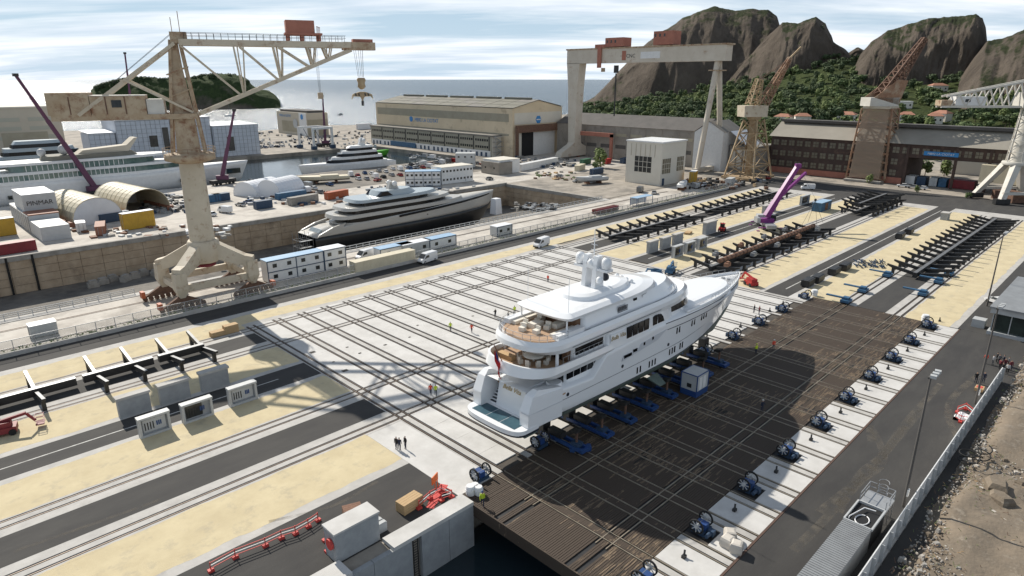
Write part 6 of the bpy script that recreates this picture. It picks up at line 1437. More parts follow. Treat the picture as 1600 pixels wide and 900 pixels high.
# ================================================================ other yachts
def side_hull(parent, L_, hb, zk, zwl, sheer_f, mats, bow=0.45, stern=0.85, rake=3.0):
    """hull from transom (x=0) to bow (x=L_): two bands, lower up to zwl, upper to sheer"""
    st = list(np.linspace(0, L_ * 0.6, 8)) + list(np.linspace(L_ * 0.65, L_, 12))
    def hw(x, t):
        f = x / L_
        if f < 0.4: w = hb * (stern + (1 - stern) * f / 0.4)
        else:
            q = (f - 0.4) / 0.6; w = hb * (max(0.0, 1 - q ** (1.8 + 1.2 * t)) ** 0.85)
        return max(0.03, w * min(1, t * 2.2 + 0.1) ** 0.5)
    def kz(x): return zk + max(0, (x - L_ * 0.86) / (L_ * 0.14)) ** 2 * (zwl - zk + 1.5)
    for nm, mt, lo, hi in (('underbody', mats[0], 0, 1), ('hull', mats[1], 1, 2)):
        rings = []
        for x in st:
            k, w, s = kz(x), max(zwl, kz(x)), max(sheer_f(x), kz(x) + 0.1)
            za, zb = (k, w) if lo == 0 else (w, s); r = []
            for q in range(7): z = za + (zb - za) * q / 6; r.append((x + max(0, (z - zwl)) * rake / 8 * max(0, (x / L_ - 0.5) * 2), -hw(x, (z - k) / (s - k)), z))
            for q in range(6, -1, -1): z = za + (zb - za) * q / 6; r.append((x + max(0, (z - zwl)) * rake / 8 * max(0, (x / L_ - 0.5) * 2), hw(x, (z - k) / (s - k)), z))
            rings.append(r)
        mb = MB(); mb.loft(rings, closed=(lo == 1), cap=(lo == 1)); mb.build(nm, mt, parent)
def yplan(xa, xf, hw, pa=3.0, pf=2.0, n=10):
    xm = xa + (xf - xa) * 0.12; xq = xa + (xf - xa) * 0.6; return plan(xa, xm, xq, xf, hw, pa, pf, n)
def ydeck(parent, xa, xf, hw, z0, z1, mt, nm, shrink=0.3, pa=3.0, pf=2.0):
    return MB().prism(yplan(xa, xf, hw, pa, pf), z0, z1, top=yplan(xa + shrink, xf - shrink * 2, hw - shrink * 0.4, pa, pf), sm=False).build(nm, mt, parent)
# black and silver yacht in the dry dock
by = thing('dock_yacht', 'sleek black and silver yacht standing in the dry dock', 'yacht', (92, 180.5, 0), R(0.5))
side_hull(by, 77, 6.2, -8.8, -1.75, lambda x: float(np.interp(x, [0, 4, 8, 40, 77], [-1.6, -0.6, 0.4, 1.5, 3.2])), ('hull_black', 'hull_silver'), rake=2)
ydeck(by, 9, 70, 5.6, 0.6, 0.9, 'hull_silver', 'main_deck')
ydeck(by, 11.5, 60, 5.75, 0.9, 2.3, 'yacht_glass', 'main_saloon_glass', 0.1); ydeck(by, 8.2, 62, 6.05, 2.2, 3.3, 'hull_silver', 'upper_deck_band', 0.3)
ydeck(by, 13, 54, 5.6, 3.3, 4.5, 'yacht_glass', 'upper_glass', 0.1); ydeck(by, 11.0, 56, 5.9, 4.4, 5.3, 'hull_silver', 'bridge_deck_band', 0.4)
ydeck(by, 17, 46, 5.2, 5.3, 6.5, 'yacht_glass', 'bridge_glass', 0.1); ydeck(by, 15.0, 50, 5.5, 6.4, 7.3, 'hull_silverblue', 'sun_deck_band', 0.6)
ydeck(by, 24, 41, 3.8, 7.3, 8.9, 'hull_silverblue', 'top_house', 1.2); MB().side([(24.2, 7.4), (29.5, 7.4), (27.6, 8.8), (25.6, 8.8)], -3.86, 3.86).build('top_glass', 'yacht_glass', by)
MB().loft([[(30, -0.9, 8.8), (34, -0.9, 8.8), (34, 0.9, 8.8), (30, 0.9, 8.8)], [(31, -0.5, 11.2), (33, -0.5, 11.2), (33, 0.5, 11.2), (31, 0.5, 11.2)]], sm=False).build('mast', 'hull_silver', by)
for s in (-1, 1): MB().ball((32, s * 1.5, 10.6), 0.9, 12, 8).build('radome', 'white_paint', by)
for s in (-1, 1): MB().path([(x, s * (6.12 * max(0.02, 1 - max(0, (x / 77 - 0.4) / 0.6) ** 2.9) ** 0.85 + 0.03), 0.75 + (x - 30) * 0.036) for x in np.linspace(30, 74.5, 26)], 0.42, 6).build('sheer_stripe', 'yacht_glass', by)
for k in range(14): MB().box((34 + k * 1.9, -5.95 + max(0, (k - 4)) * 0.22, -0.3), (0.5, 0.3, 0.35)).build('porthole', 'yacht_glass', by)
MB().b2(1.5, 9, -4.6, 4.6, -1.5, -1.3).build('stern_deck', 'swim_blue', by)
for s in (-1, 1): MB().side([(0.3, -1.9), (9.5, 0.2), (10.5, 1.4), (6, 0.6), (1.5, -1.0)], s * 5.3 - 0.3, s * 5.3 + 0.3).build('stern_quarter', 'hull_silver', by)
for k in range(5): MB().box((2.2 + k * 0.35, 0, -1.25 + k * 0.25), (0.35, 6, 0.25)).build('stern_step', 'hull_silverblue', by)
sc = thing('scaffold_tower', 'grey scaffold tower at the stern of the black yacht in the dock', 'scaffold', (88.0, 176.5, -9.5))
mb = MB()
for x in (0, 2, 4):
    for y in (0, 2.5, 5): mb.bar((x, y, 0), (x, y, 9), 0.09)
for z in range(1, 9, 2):
    for x in (0, 2, 4): mb.bar((x, 0, z), (x, 5, z), 0.07)
    for y in (0, 2.5, 5): mb.bar((0, y, z), (4, y, z), 0.07)
    mb.b2(0, 4, 0, 1.0, z, z + 0.06)
stuff(mb.build('tubes', 'grey_metal', sc))
for k in range(9): tag(MB().b2(-0.9, 0.9, -1.5, 1.5, 0, 1.25).b2(-0.6, 0.6, -1.0, 1.0, 1.25, 1.4).build('keel_block', 'wood_brown', loc=(104 + k * 6, 180.8, -9.5)), 'timber keel block under the black yacht in the dock', 'keel block', 'keel blocks under the black yacht')
tag(MB().prism([(0, -1.6), (3.2, -1.6), (3.2, 1.6), (0, 1.6)], 0, 5.6, top=[(0.3, -1.2), (2.9, -1.2), (2.9, 1.2), (0.3, 1.2)]).build('white_wrap_tent', 'white_tarp', loc=(160.5, 171.2, -3.6)), 'small white wrapped tent hanging at the bow of the dock yacht', 'tent')
for k in range(14): tag(MB().b2(-1.3, 1.3, -0.8, 0.8, 0, 1.3).b2(-0.9, 0.9, -0.6, 0.6, 1.3, 1.9).build('dock_block', 'concrete_old', loc=(38 + k * 2.6, 196 + (k % 3) * 1.2, -9.5), rz=0.2 * (k % 4)), 'grey keel block in a row along the foot of the dock wall', 'dock block', 'blocks along the dock floor wall')
# big white yacht along the left quay
wy = thing('moored_yacht', 'very large white yacht with green-glazed decks moored along the left quay', 'yacht', (22, 303.5, 0), R(0.5))
side_hull(wy, 103, 8.2, -4.2, -2.2, lambda x: float(np.interp(x, [0, 12, 60, 103], [5.0, 6.8, 6.4, 7.4])), ('hull_black', 'white_paint'), rake=4)
ydeck(wy, 4, 88, 7.6, 6.3, 7.6, 'white_paint', 'main_band', 0.3); ydeck(wy, 9, 78, 7.2, 7.6, 9.6, 'glass_green', 'main_glass', 0.2); ydeck(wy, 5, 84, 7.6, 9.6, 10.6, 'white_paint', 'upper_band', 0.4)
ydeck(wy, 17, 68, 6.8, 10.6, 12.9, 'glass_green', 'upper_glass', 0.2); ydeck(wy, 12, 74, 7.2, 12.9, 13.8, 'white_paint', 'roof_band', 0.5); ydeck(wy, 28, 62, 5.5, 13.8, 15.4, 'roof_olive', 'top_house', 1.0)
mlm = MB().box((0, 0, 0), (0.22, 0.12, 2.0)).mesh('mullion', 'white_paint')
for k in range(30): link('mullion', mlm, wy, (13 + k * 1.55, -7.16, 8.6))
for k in range(20): link('mullion', mlm, wy, (22 + k * 1.7, -6.76, 11.7))
for s, x in ((0, 36), (1, 29)): MB().ball((x, -1.5 + s * 2, 17.4 - s * 0.8), 2.0 - s * 0.5, 14, 9).build('radome', 'grey_light', wy)
MB().side([(40, 15.4), (58, 15.4), (62, 20.5), (60.8, 20.5), (57.5, 17.8), (42, 16.8)], -3, 3).build('mast_arch', 'hall_beige', wy)
for x in (9, 10.6, 15.3, 16.9, 24.5, 26, 27.5, 75, 76.6): MB().box((x, -7.75, 2.2), (1.2, 0.9, 1.3)).build('port_window', 'glass_dark', wy)
MB().box((99, -3.6, 3.6), (6, 1.4, 2.2)).build('bow_opening', 'glass_dark', wy)
# navy yacht further left
ny = thing('moored_yacht', 'navy-hulled white yacht half hidden at the far left', 'yacht', (38, 372, 0), 0)
side_hull(ny, 62, 6, -4, -2.2, lambda x: float(np.interp(x, [0, 62], [4.5, 6.5])), ('hull_black', 'hull_navy'), rake=5)
for z, xa, xf, hw_ in ((5.5, 4, 50, 5.4), (8.6, 6, 44, 5), (11.8, 10, 38, 4.4)):
    ydeck(ny, xa, xf, hw_, z, z + 1.6, 'hull_silverblue', 'deck_band', 0.3); ydeck(ny, xa + 3, xf - 4, hw_ - 0.5, z + 1.6, z + 3.2, 'yacht_glass', 'deck_glass', 0.3)
ydeck(ny, 14, 34, 4, 15.0, 16.4, 'hull_silverblue', 'top_deck', 1)
# smaller white yacht in the basin
sy = thing('moored_yacht', 'white three-deck yacht moored stern-on behind the car park', 'yacht', (155, 299.5, 0), R(1))
side_hull(sy, 52, 5, -4, -2.2, lambda x: float(np.interp(x, [0, 52], [1.8, 3.4])), ('hull_navy', 'white_paint'), rake=3)
sy.rotation_euler = (0, 0, R(180)); sy.location = (206, 299.5, 0)
for z, xa, xf, hw_ in ((1.6, 4, 42, 4.6), (4.4, 7, 36, 4.2), (7.0, 10, 30, 3.6)):
    ydeck(sy, xa, xf, hw_, z, z + 1.3, 'white_paint', 'deck_band', 0.3); ydeck(sy, xa + 2.5, xf - 3, hw_ - 0.4, z + 1.3, z + 2.7, 'yacht_glass', 'deck_glass', 0.4)
ydeck(sy, 12, 27, 3.2, 9.6, 10.6, 'white_paint', 'hardtop', 0.8); MB().loft([[(16, -0.8, 10.5), (20, -0.8, 10.5), (20, 0.8, 10.5), (16, 0.8, 10.5)], [(17, -0.4, 14.5), (18.5, -0.4, 14.5), (18.5, 0.4, 14.5), (17, 0.4, 14.5)]], sm=False).build('mast', 'white_paint', sy)
for s in (-1, 1): MB().ball((17.5, s * 1.6, 13), 1.0, 10, 7).build('radome', 'white_paint', sy)
# green boat, dinghies, sailing boat
gb = thing('work_boat', 'bright green workboat moored by the annex quay', 'boat', (219, 349, 0), R(-2))
side_hull(gb, 18, 2.8, -3.4, -2.2, lambda x: float(np.interp(x, [0, 18], [0.2, 1.4])), ('hull_black', 'green_hull')); MB().b2(3, 9, -1.9, 1.9, 0.1, 2.2).build('cabin', 'white_paint', gb); MB().b2(3.4, 8.5, -1.6, 1.6, 2.2, 2.8).build('cabin_roof', 'white_paint', gb)
for i, (px, py, l) in enumerate(((528, 241, 8), (560, 243, 5), (640, 249, 5), (470, 238, 6))):
    p = at(px, py, -2.2); b_ = thing('small_boat', 'small %s boat afloat in the basin, %s' % (('dark grey', 'white', 'white', 'dark')[i], ('beside the green workboat', 'tiny, mid basin', 'tiny, near the annex quay', 'near the far quay')[i]), 'boat', (p.x, p.y, 0))
    side_hull(b_, l, l * 0.17, -2.7, -2.2, lambda x: -1.2, ('hull_black', 'grey_metal' if i % 3 == 0 else 'white_paint'))
    MB().b2(l * .3, l * .55, -l * .1, l * .1, -1.3, 0.2).build('cabin', 'white_paint', b_)
sb = thing('sailing_boat', 'small sailing boat with bare mast on the sea by the island', 'boat', tuple(at(352, 182, -2.6)))
side_hull(sb, 14, 2.2, -1, 0, lambda x: 1.4, ('hull_navy', 'white_paint')); MB().tube((6, 0, 1), (6, 0, 14), 0.12).build('mast', 'galv', sb); MB().b2(4, 9, -1.2, 1.2, 1.3, 2.2).build('cabin', 'white_paint', sb)
sb2 = thing('fishing_boat', 'tiny dark boat on the open sea left of the tan hall', 'boat', tuple(at(528, 180, -2.6)))
side_hull(sb2, 8, 1.6, -1, 0, lambda x: 1.0, ('hull_navy', 'hull_navy')); MB().b2(3, 5, -0.8, 0.8, 1, 2.4).build('cabin', 'white_paint', sb2)
# boats ashore by the pump house
for i, (px, py, l, rz, lab, m_) in enumerate(((947, 285, 15, 160, 'old wooden boat hull propped up left of the pump house', 'grey_light'), (1062, 299, 10, 20, 'white motorboat on a trailer beside the yard road', 'white_paint'), (545, 283, 22, 160, 'long pale unfinished hull propped on the car park', 'cream_box'))):
    b_ = thing('boat_ashore', lab, 'boat', tuple(at(px, py)), R(rz)); side_hull(b_, l, l * 0.16, 0.9, 1.5, lambda x, l=l: 2.6 + 0.8 * (x / l) ** 2, ('hull_black' if i else 'grey_metal', m_))
    MB().b2(l * .2, l * .55, -l * .09, l * .09, 2.4, 3.4).build('cabin', m_, b_)
    for k in (0.25, 0.65): MB().b2(l * k - 0.2, l * k + 0.2, -l * .14, l * .14, 0, 1.0).build('prop', 'wood_brown', b_)

# travelling boat hoist on the far quay
bh = thing('boat_hoist', 'blue and white travelling boat hoist on the far quay', 'boat hoist', (216, 398, 0), R(5))
for x in (-7, 7):
    for y in (-8, 8): MB().b2(x - 0.6, x + 0.6, y - 0.6, y + 0.6, 1.2, 12.5).build('leg', 'white_paint', bh); MB().b2(x - 1.8, x + 1.8, y - 0.9, y + 0.9, 0.2, 2.4).build('wheel_truck', 'blue_dark', bh)
for y in (-8, 8): MB().b2(-7.6, 7.6, y - 0.7, y + 0.7, 12.5, 13.8).build('side_beam', 'white_paint', bh)
MB().b2(6.4, 7.6, -7.3, 7.3, 12.5, 13.8).build('cross_beam', 'white_paint', bh)
for x in (-4, 4): MB().bar((x, -7, 12.4), (x, 0, 4.5), 0.25).bar((x, 7, 12.4), (x, 0, 4.5), 0.25).build('sling', 'blue_dark', bh)
# ================================================================ vehicles
def car_mesh(kind):
    mb = MB()   # slots: 0 paint, 1 glass, 2 tyre
    if kind == 'car':
        prof = [(-2.1, 0.35), (2.1, 0.35), (2.15, 0.7), (1.9, 0.85), (1.0, 0.95), (-1.9, 1.0), (-2.15, 0.8)]
        mb.side(prof, -0.85, 0.85)
        mb.loft([[(-1.75, -0.8, 0.97), (1.05, -0.8, 0.95), (1.05, 0.8, 0.95), (-1.75, 0.8, 0.97)], [(-1.35, -0.68, 1.42), (0.3, -0.68, 1.42), (0.3, 0.68, 1.42), (-1.35, 0.68, 1.42)]], mi=1, sm=False)
        mb.b2(-1.3, 0.28, -0.66, 0.66, 1.42, 1.47)
        wx, wr = (-1.3, 1.3), 0.32
    else:
        prof = [(-2.6, 0.4), (2.6, 0.4), (2.65, 1.0), (2.3, 1.25), (1.55, 2.15), (1.2, 2.3), (-2.55, 2.3), (-2.65, 2.0)]
        mb.side(prof, -0.95, 0.95)
        mb.add([(2.24, -0.8, 1.36), (2.24, 0.8, 1.36), (1.62, 0.75, 2.1), (1.62, -0.75, 2.1)], [(0, 1, 2, 3)], 1)
        for s in (-1, 1): mb.add([(0.75, s * 0.962, 1.4), (1.9, s * 0.962, 1.4), (1.45, s * 0.962, 2.0), (0.75, s * 0.962, 2.0)], [(0, 1, 2, 3)], 1)
        wx, wr = (-1.65, 1.65), 0.36
    for x in wx:
        for s in (-1, 1): mb.tube((x, s * 0.72, wr), (x, s * 0.93, wr), wr, n=10, mi=2)
    return mb.mesh('parked_' + kind, ['white_paint', 'pane_dark', 'tyre'])
CM = {'car': car_mesh('car'), 'van': car_mesh('van')}
mat('car_white', (0.70, 0.70, 0.70), 0.3); mat('car_black', (0.015, 0.015, 0.017), 0.25); mat('car_grey', (0.14, 0.145, 0.15), 0.3); mat('car_silver', (0.38, 0.39, 0.40), 0.3, metal=0.4); mat('car_red', (0.30, 0.02, 0.02), 0.3); mat('car_blue', (0.03, 0.08, 0.2), 0.3)
CN = {'car_white': 'white', 'car_black': 'black', 'car_grey': 'dark grey', 'car_silver': 'silver', 'car_red': 'red', 'car_blue': 'blue'}
def cars(spots, where, grp, kinds=None):
    for i, (px, py, rz) in enumerate(spots):
        c = random.choice(('car_white', 'car_white', 'car_white', 'car_grey', 'car_black', 'car_silver', 'car_silver', 'car_red', 'car_blue'))
        kd = 'van' if random.random() < 0.22 else 'car'
        o = link('parked_' + kd, CM[kd], None, at(px, py), R(rz) + random.uniform(-0.05, 0.05)); remat(o, 0, c)
        tag(o, '%s %s parked %s' % (CN[c], kd, where), kd, grp)
random.seed(11)
cars([(300 + k * 19 + random.uniform(-4, 4), 239 - k * 1.2 + random.uniform(-1, 1), 80) for k in range(6)], 'on the far quay by the wrapped sheds', 'cars on the far quay')
cars([(405 + k * 9, 232 - k * 0.6, 100) for k in range(5)], 'in the row beside the basin corner', 'cars by the basin corner')
cars([(640 + k * 11.5, 243.5 + k * 1.45, 95) for k in range(11)], 'against the annex ground floor', 'cars along the annex')
cars([(642 + k * 9.5, 259 - k * 0.7 + random.uniform(-1, 1), 85) for k in range(11)], 'on the car park near the water', 'cars on the car park near the water')
cars([(640 + k * 10, 264 - k * 0.6 + random.uniform(-1, 1), 85) for k in range(8)], 'on the car park in the second row', 'cars in the second car park row')
cars([(548 + k * 11, 275 - k * 1.6 + (k % 2) * 2.5, 70) for k in range(12)], 'on the car park beside the white yacht', 'cars on the car park by the yacht')
cars([(560 + k * 13, 281 - k * 1.5 + (k % 2) * 1.5, 75) for k in range(8)], 'on the car park behind the dock yacht', 'cars behind the dock yacht')
cars([(392 + k * 11, 285 + (k % 3) * 3.5, 100) for k in range(10)], 'beyond the white garage tents', 'cars by the garage tents')
cars([(490, 296, 90), (480, 300, 80), (500, 302, 85), (515, 290, 90), (590, 283, 20), (610, 287, 10), (545, 312, 10), (580, 305, 200)], 'between the containers by the dock', 'cars among the containers')
cars([(728, 283, 25), (765, 281, 15), (862, 263, 30), (873, 277, 100), (902, 285, 170)], 'near the dock head', 'cars near the dock head')
cars([(330, 337, 100), (352, 332, 110), (376, 322, 100), (388, 318, 95)], 'on the white quay behind the crane column', 'cars on the white quay')
cars([(1022, 303, 30), (1000, 300, 20), (1085, 294, 60), (1100, 291, 200), (1180, 283, 100), (1196, 280, 90), (1290, 275, 175), (1262, 296, 120), (1410, 292, 100), (1426, 294, 95), (1440, 296, 90)], 'by the far cross road', 'cars by the far road')
def van(label, p, rz, paint='car_white'):
    v = thing('delivery_van', label, 'van', p, rz)
    b = MB(); b.loft([[(x, -w, z0), (x, w, z0), (x, w, z1 * .62), (x, w * .96, z1 * .9), (x, w * .8, z1), (x, -w * .8, z1), (x, -w * .96, z1 * .9), (x, -w, z1 * .62)] for x, w, z0, z1 in ((-2.75, 0.94, 0.5, 2.2), (-2.7, 0.98, 0.35, 2.42), (0.6, 1.0, 0.3, 2.45), (1.2, 1.0, 0.3, 2.38), (1.75, 0.98, 0.3, 1.75), (2.3, 0.95, 0.3, 1.25), (2.75, 0.9, 0.35, 1.08), (2.9, 0.8, 0.45, 0.85))], sm=False)
    bo = b.build('body', paint, v)
    MB().add([(1.28, -0.8, 2.22), (1.28, 0.8, 2.22), (2.18, 0.84, 1.36), (2.18, -0.84, 1.36)], [(0, 1, 2, 3)]).build('windscreen', 'pane_dark', v).location = (0.06, 0, 0.06)
    for s in (-1, 1):
        MB().add([(0.35, s * 1.005, 1.4), (1.75, s * 1.0, 1.32), (1.35, s * 0.99, 2.0), (0.35, s * 0.99, 2.0)], [(0, 1, 2, 3)]).build('side_window', 'pane_dark', v)
        MB().box((2.78, s * 0.65, 0.85), (0.2, 0.3, 0.22)).build('headlight', 'grey_light', v)
        MB().box((1.75, s * 1.12, 1.45), (0.14, 0.2, 0.26)).build('mirror', 'tyre', v)
        for x in (-1.7, 1.85):
            w = MB().tube((x, s * 0.78, 0.36), (x, s * 1.0, 0.36), 0.36, n=14).build('wheel', 'tyre', v); MB().tube((x, s * 0.99, 0.36), (x, s * 1.01, 0.36), 0.19, n=10).build('rim', 'galv', w)
    MB().b2(2.8, 2.95, -0.85, 0.85, 0.35, 0.6).build('bumper', 'tyre', v)
    return v
van('white crew van parked on the cream paving left of the yacht mast', at(846, 385), R(190))
van('white delivery van beside the long cream container', at(668, 409), R(190))
van('white van half hidden behind the long cream container', at(572, 404), R(190))
van('white van parked on the quay behind the dock, near the low workshop', at(730, 282), R(10))
# ================================================================ people
def person_mesh(pose):
    me = bpy.data.meshes.new('p'); 
    if pose == 'walk': lf, rf, la, ra_ = 0.32, -0.30, -0.22, 0.24
    elif pose == 'talk': lf, rf, la, ra_ = 0.05, -0.04, 0.22, 0.0
    else: lf, rf, la, ra_ = 0.03, -0.02, 0.03, 0.0
    V = [(0, 0, 0.95), (0, 0, 1.15), (0.01, 0, 1.38), (0.01, 0, 1.50), (0.02, 0, 1.58), (0.03, 0, 1.68), (0.03, 0, 1.77),
         (0, 0.10, 0.90), (lf * 0.55 + 0.04, 0.11, 0.50), (lf, 0.11, 0.09), (lf + 0.16, 0.12, 0.05),
         (0, -0.10, 0.90), (rf * 0.5 + 0.05, -0.11, 0.50), (rf, -0.11, 0.09), (rf + 0.16, -0.12, 0.05),
         (0.01, 0.20, 1.43), (la * 0.5, 0.27, 1.15), (la + 0.10, 0.25, 0.92 if pose != 'talk' else 1.15), (la + 0.16, 0.24, 0.84 if pose != 'talk' else 1.18),
         (0.01, -0.20, 1.43), (ra_ * 0.5, -0.27, 1.15), (ra_ + 0.08, -0.25, 0.92), (ra_ + 0.12, -0.24, 0.84)]
    rad = [.15, .135, .16, .07, .062, .095, .05, .095, .07, .05, .04, .095, .07, .05, .04, .07, .05, .04, .035, .07, .05, .04, .035]
    E_ = [(0, 1), (1, 2), (2, 3), (3, 4), (4, 5), (5, 6), (0, 7), (7, 8), (8, 9), (9, 10), (0, 11), (11, 12), (12, 13), (13, 14), (2, 15), (15, 16), (16, 17), (17, 18), (2, 19), (19, 20), (20, 21), (21, 22)]
    me.from_pydata(V, E_, []); o = bpy.data.objects.new('p', me); COL.objects.link(o)
    sk = o.modifiers.new('s', 'SKIN'); ss = o.modifiers.new('d', 'SUBSURF'); ss.levels = 1; ss.render_levels = 1
    for i, r in enumerate(rad): me.skin_vertices[0].data[i].radius = (r, r * (1.15 if i in (0, 1, 2) else 1))
    me.skin_vertices[0].data[0].use_root = True
    bpy.context.view_layer.update()
    ev = o.evaluated_get(bpy.context.evaluated_depsgraph_get()); nm = bpy.data.meshes.new_from_object(ev); bpy.data.objects.remove(o)
    for k in ('cloth_black', 'cloth_navy', 'skin', 'hair', 'tyre'): nm.materials.append(M[k])
    for p in nm.polygons:
        c = p.center; z = c.z; hand = abs(c.y) > 0.19 and z < (0.90 if pose != 'talk' else 0.90) and z > 0.75
        p.material_index = 4 if z < 0.10 else 1 if (z < 0.93 and abs(c.y) < 0.21) else 2 if hand else 0 if z < 1.50 else (3 if z > 1.70 or (c.x < 0.0 and z > 1.6) else 2)
        p.use_smooth = True
    nm.name = 'person'; return nm
PM = {k: person_mesh(k) for k in ('stand', 'walk', 'talk')}
HM = MB().lathe([(0.125, 0), (0.125, 0.06), (0.10, 0.13), (0.02, 0.16)], n=10).mesh('helmet', 'white_paint')
VM = {}
def person(px, py, label, pose='stand', rz=0.0, top='cloth_black', legs='cloth_navy', helmet=None, grp=None):
    o = link('person', PM[pose], None, at(px, py), R(rz)); remat(o, 0, top); remat(o, 1, legs)
    if helmet: h = link('helmet', HM, o, (0.03, 0, 1.71)); remat(h, 0, helmet)
    return tag(o, label, 'person', grp)
person(620, 702, 'person in black, rearmost of three standing on the apron', 'stand', 200); person(624.5, 703.5, 'person in dark jacket, front one of a pair on the apron', 'talk', 30, 'cloth_navy'); person(634, 701, 'person in black standing alone right of the pair on the apron', 'stand', 180)
person(673, 617, 'person in orange vest walking on the white slabs near the yacht stern', 'walk', 40, 'hivis_red'); person(681, 618, 'person in yellow vest beside the orange-vested one near the stern', 'walk', 50, 'hivis_yellow')
person(704, 517, 'person in yellow vest walking left of a red-vested one on the slabs', 'walk', 220, 'hivis_yellow'); person(737, 520, 'person in red vest walking on the slabs left of the yacht', 'walk', 30, 'hivis_red')
person(774, 496, 'person in black with arms out on the slabs beside the sun deck', 'talk', 90); person(794, 500, 'person in dark clothes walking behind another beside the sun deck', 'walk', -40); person(804, 491, 'person in yellow vest farthest back beside the sun deck', 'stand', 60, 'hivis_yellow')
person(856, 441, 'person in red standing alone on the slabs near the yacht mast', 'stand', 10, 'hivis_red')
person(1104, 533, 'person in black standing below the yacht bow', 'stand', 120); person(1178, 489, 'person in black, left of a pair ahead of the bow', 'stand', 100); person(1186, 491, 'person in dark red jacket, right of a pair ahead of the bow', 'stand', 140, 'cloth_maroon')
person(1181, 553, 'person in yellow vest and helmet on the sunlit planks', 'stand', 70, 'hivis_yellow', helmet='hivis_yellow'); person(1208, 546, 'person in red vest and white helmet on the sunlit planks', 'stand', 220, 'hivis_red', 'cloth_grey', 'white_paint')
person(1190, 643, 'person in dark overalls and white helmet in the yacht shadow', 'talk', 250, 'cloth_navy', helmet='white_paint')
person(754, 790, 'person in yellow vest and blue helmet beside the near winch', 'walk', 230, 'hivis_yellow', helmet='blue')
person(1539, 568, 'person in orange vest and white helmet left of the crowd', 'stand', 30, 'hivis_red', helmet='white_paint')
random.seed(5)
crowd = [(1550, 570, 'cloth_white', 'white'), (1556, 566, 'cloth_black', 'black'), (1561, 577, 'cloth_maroon', 'maroon'), (1565, 583, 'cloth_black', 'black'), (1569, 576, 'cloth_maroon', 'maroon'), (1573, 584, 'cloth_white', 'white'), (1567, 570, 'cloth_navy', 'navy'), (1574, 573, 'cloth_grey', 'grey'), (1578, 579, 'cloth_maroon', 'maroon'), (1560, 569, 'cloth_grey', 'grey')]
seen = {}
for x, y, c, n in crowd: person(x, y, 'person in %s top in the crowd by the control building' % n, random.choice(('stand', 'talk')), random.uniform(0, 360), c, random.choice(('cloth_black', 'cloth_navy', 'cloth_grey')), grp='crowd by the control building')
person(1524, 598, 'person in black standing left behind the red-topped table', 'stand', 200); person(1530, 600, 'person in grey standing behind the red-topped table', 'talk', 220, 'cloth_grey'); person(1536, 598, 'person in navy standing right behind the red-topped table', 'stand', 180, 'cloth_navy')
tb = thing('table', 'small pallet table with a red cloth near the crowd', 'table', at(1529, 612)); MB().b2(-0.7, 0.7, -0.5, 0.5, 0.3, 0.75).build('pallet', 'wood_pale', tb); MB().b2(-0.4, 0.4, -0.35, 0.35, 0.752, 0.79).build('cloth', 'red_bright', tb)
# ================================================================ blocks, panels, pallets, barriers
def wallblock(label, x, y, w=3.6, d=0.9, hgt=3.0, panel=None, grp=None, rz=0):
    h = thing('concrete_block', label, 'concrete block', (x, y, 0), rz, grp)
    if not panel:
        MB().b2(-w / 2, w / 2, -d / 2, d / 2, 0, hgt - 0.35).build('body', 'block_grey', h); MB().prism([(-w / 2 - .15, -d / 2 - .2), (w / 2 + .15, -d / 2 - .2), (w / 2 + .15, d / 2 + .2), (-w / 2 - .15, d / 2 + .2)], hgt - 0.35, hgt).build('cap', 'concrete_strip', h)
    else:
        MB().b2(-w / 2, w / 2, 0.0, d / 2, 0, hgt).build('back', 'block_grey', h)
        for a, b, c, e in ((-w / 2, -w / 2 + .3, 0, hgt - .25), (w / 2 - .3, w / 2, 0, hgt - .25), (-w / 2 + .3, w / 2 - .3, 0, .3)): MB().b2(a, b, -d / 2, 0, c, e).build('frame', 'grey_light', h)
        MB().b2(-w / 2 - .05, w / 2 + .05, -d / 2 - 0.1, d / 2 + .05, hgt - 0.25, hgt + 0.02).build('cap', 'grey_light', h)
        MB().b2(-w / 2 + .5, w / 2 - (.5 if panel == 1 else 1.3), -0.12, 0.0, 0.5, hgt - 0.5).build('panel_board', 'grey_light' if panel == 1 else 'pane_dark', h)
        for k in range(4): MB().b2(-w / 2 + .7 + k * .32, -w / 2 + .82 + k * .32, -0.16, -0.12, 0.8, hgt - 0.9).build('breaker_row', 'steel_black', h)
        for k in range(3): MB().b2(w / 2 - 1.6 + k * .22, w / 2 - 1.45 + k * .22, -0.16, -0.12, 1.1, hgt - 1.0).build('breaker_row', 'blue', h)
    return h
wallblock('grey concrete block, left of three beside the left road', 19.8, 92.5, 3.9); wallblock('grey concrete block, middle of three beside the left road', 25.0, 92.6, 3.9); wallblock('grey concrete block, right of three beside the left road', 30.6, 92.7, 3.9)
wallblock('concrete electrical panel block, left of three on the cream paving', 20.0, 85.0, 3.7, 0.9, 2.7, 1); wallblock('concrete electrical panel block, middle of three, with dark board', 25.3, 85.0, 3.9, 0.9, 2.7, 2); wallblock('concrete electrical panel block, right of three with white board', 31.6, 85.4, 3.9, 0.9, 2.7, 1)
for i, (px, py) in enumerate(((1019, 394), (1039, 388), (1058, 382))): p = at(px, py); wallblock('grey concrete block beyond the yacht, %s of the back row' % ['left', 'middle', 'right'][i], p.x, p.y, 4.2, 0.9, 3.2)
for i, (px, py) in enumerate(((1058, 401), (1077, 395), (1096, 388))): p = at(px, py); wallblock('grey panel block beyond the yacht, %s of the front row' % ['left', 'middle', 'right'][i], p.x, p.y, 4.2, 0.9, 3.0, 2)
p = at(1108, 364); wallblock('large grey concrete block left of the forklift', p.x, p.y, 6.0, 1.2, 3.6)
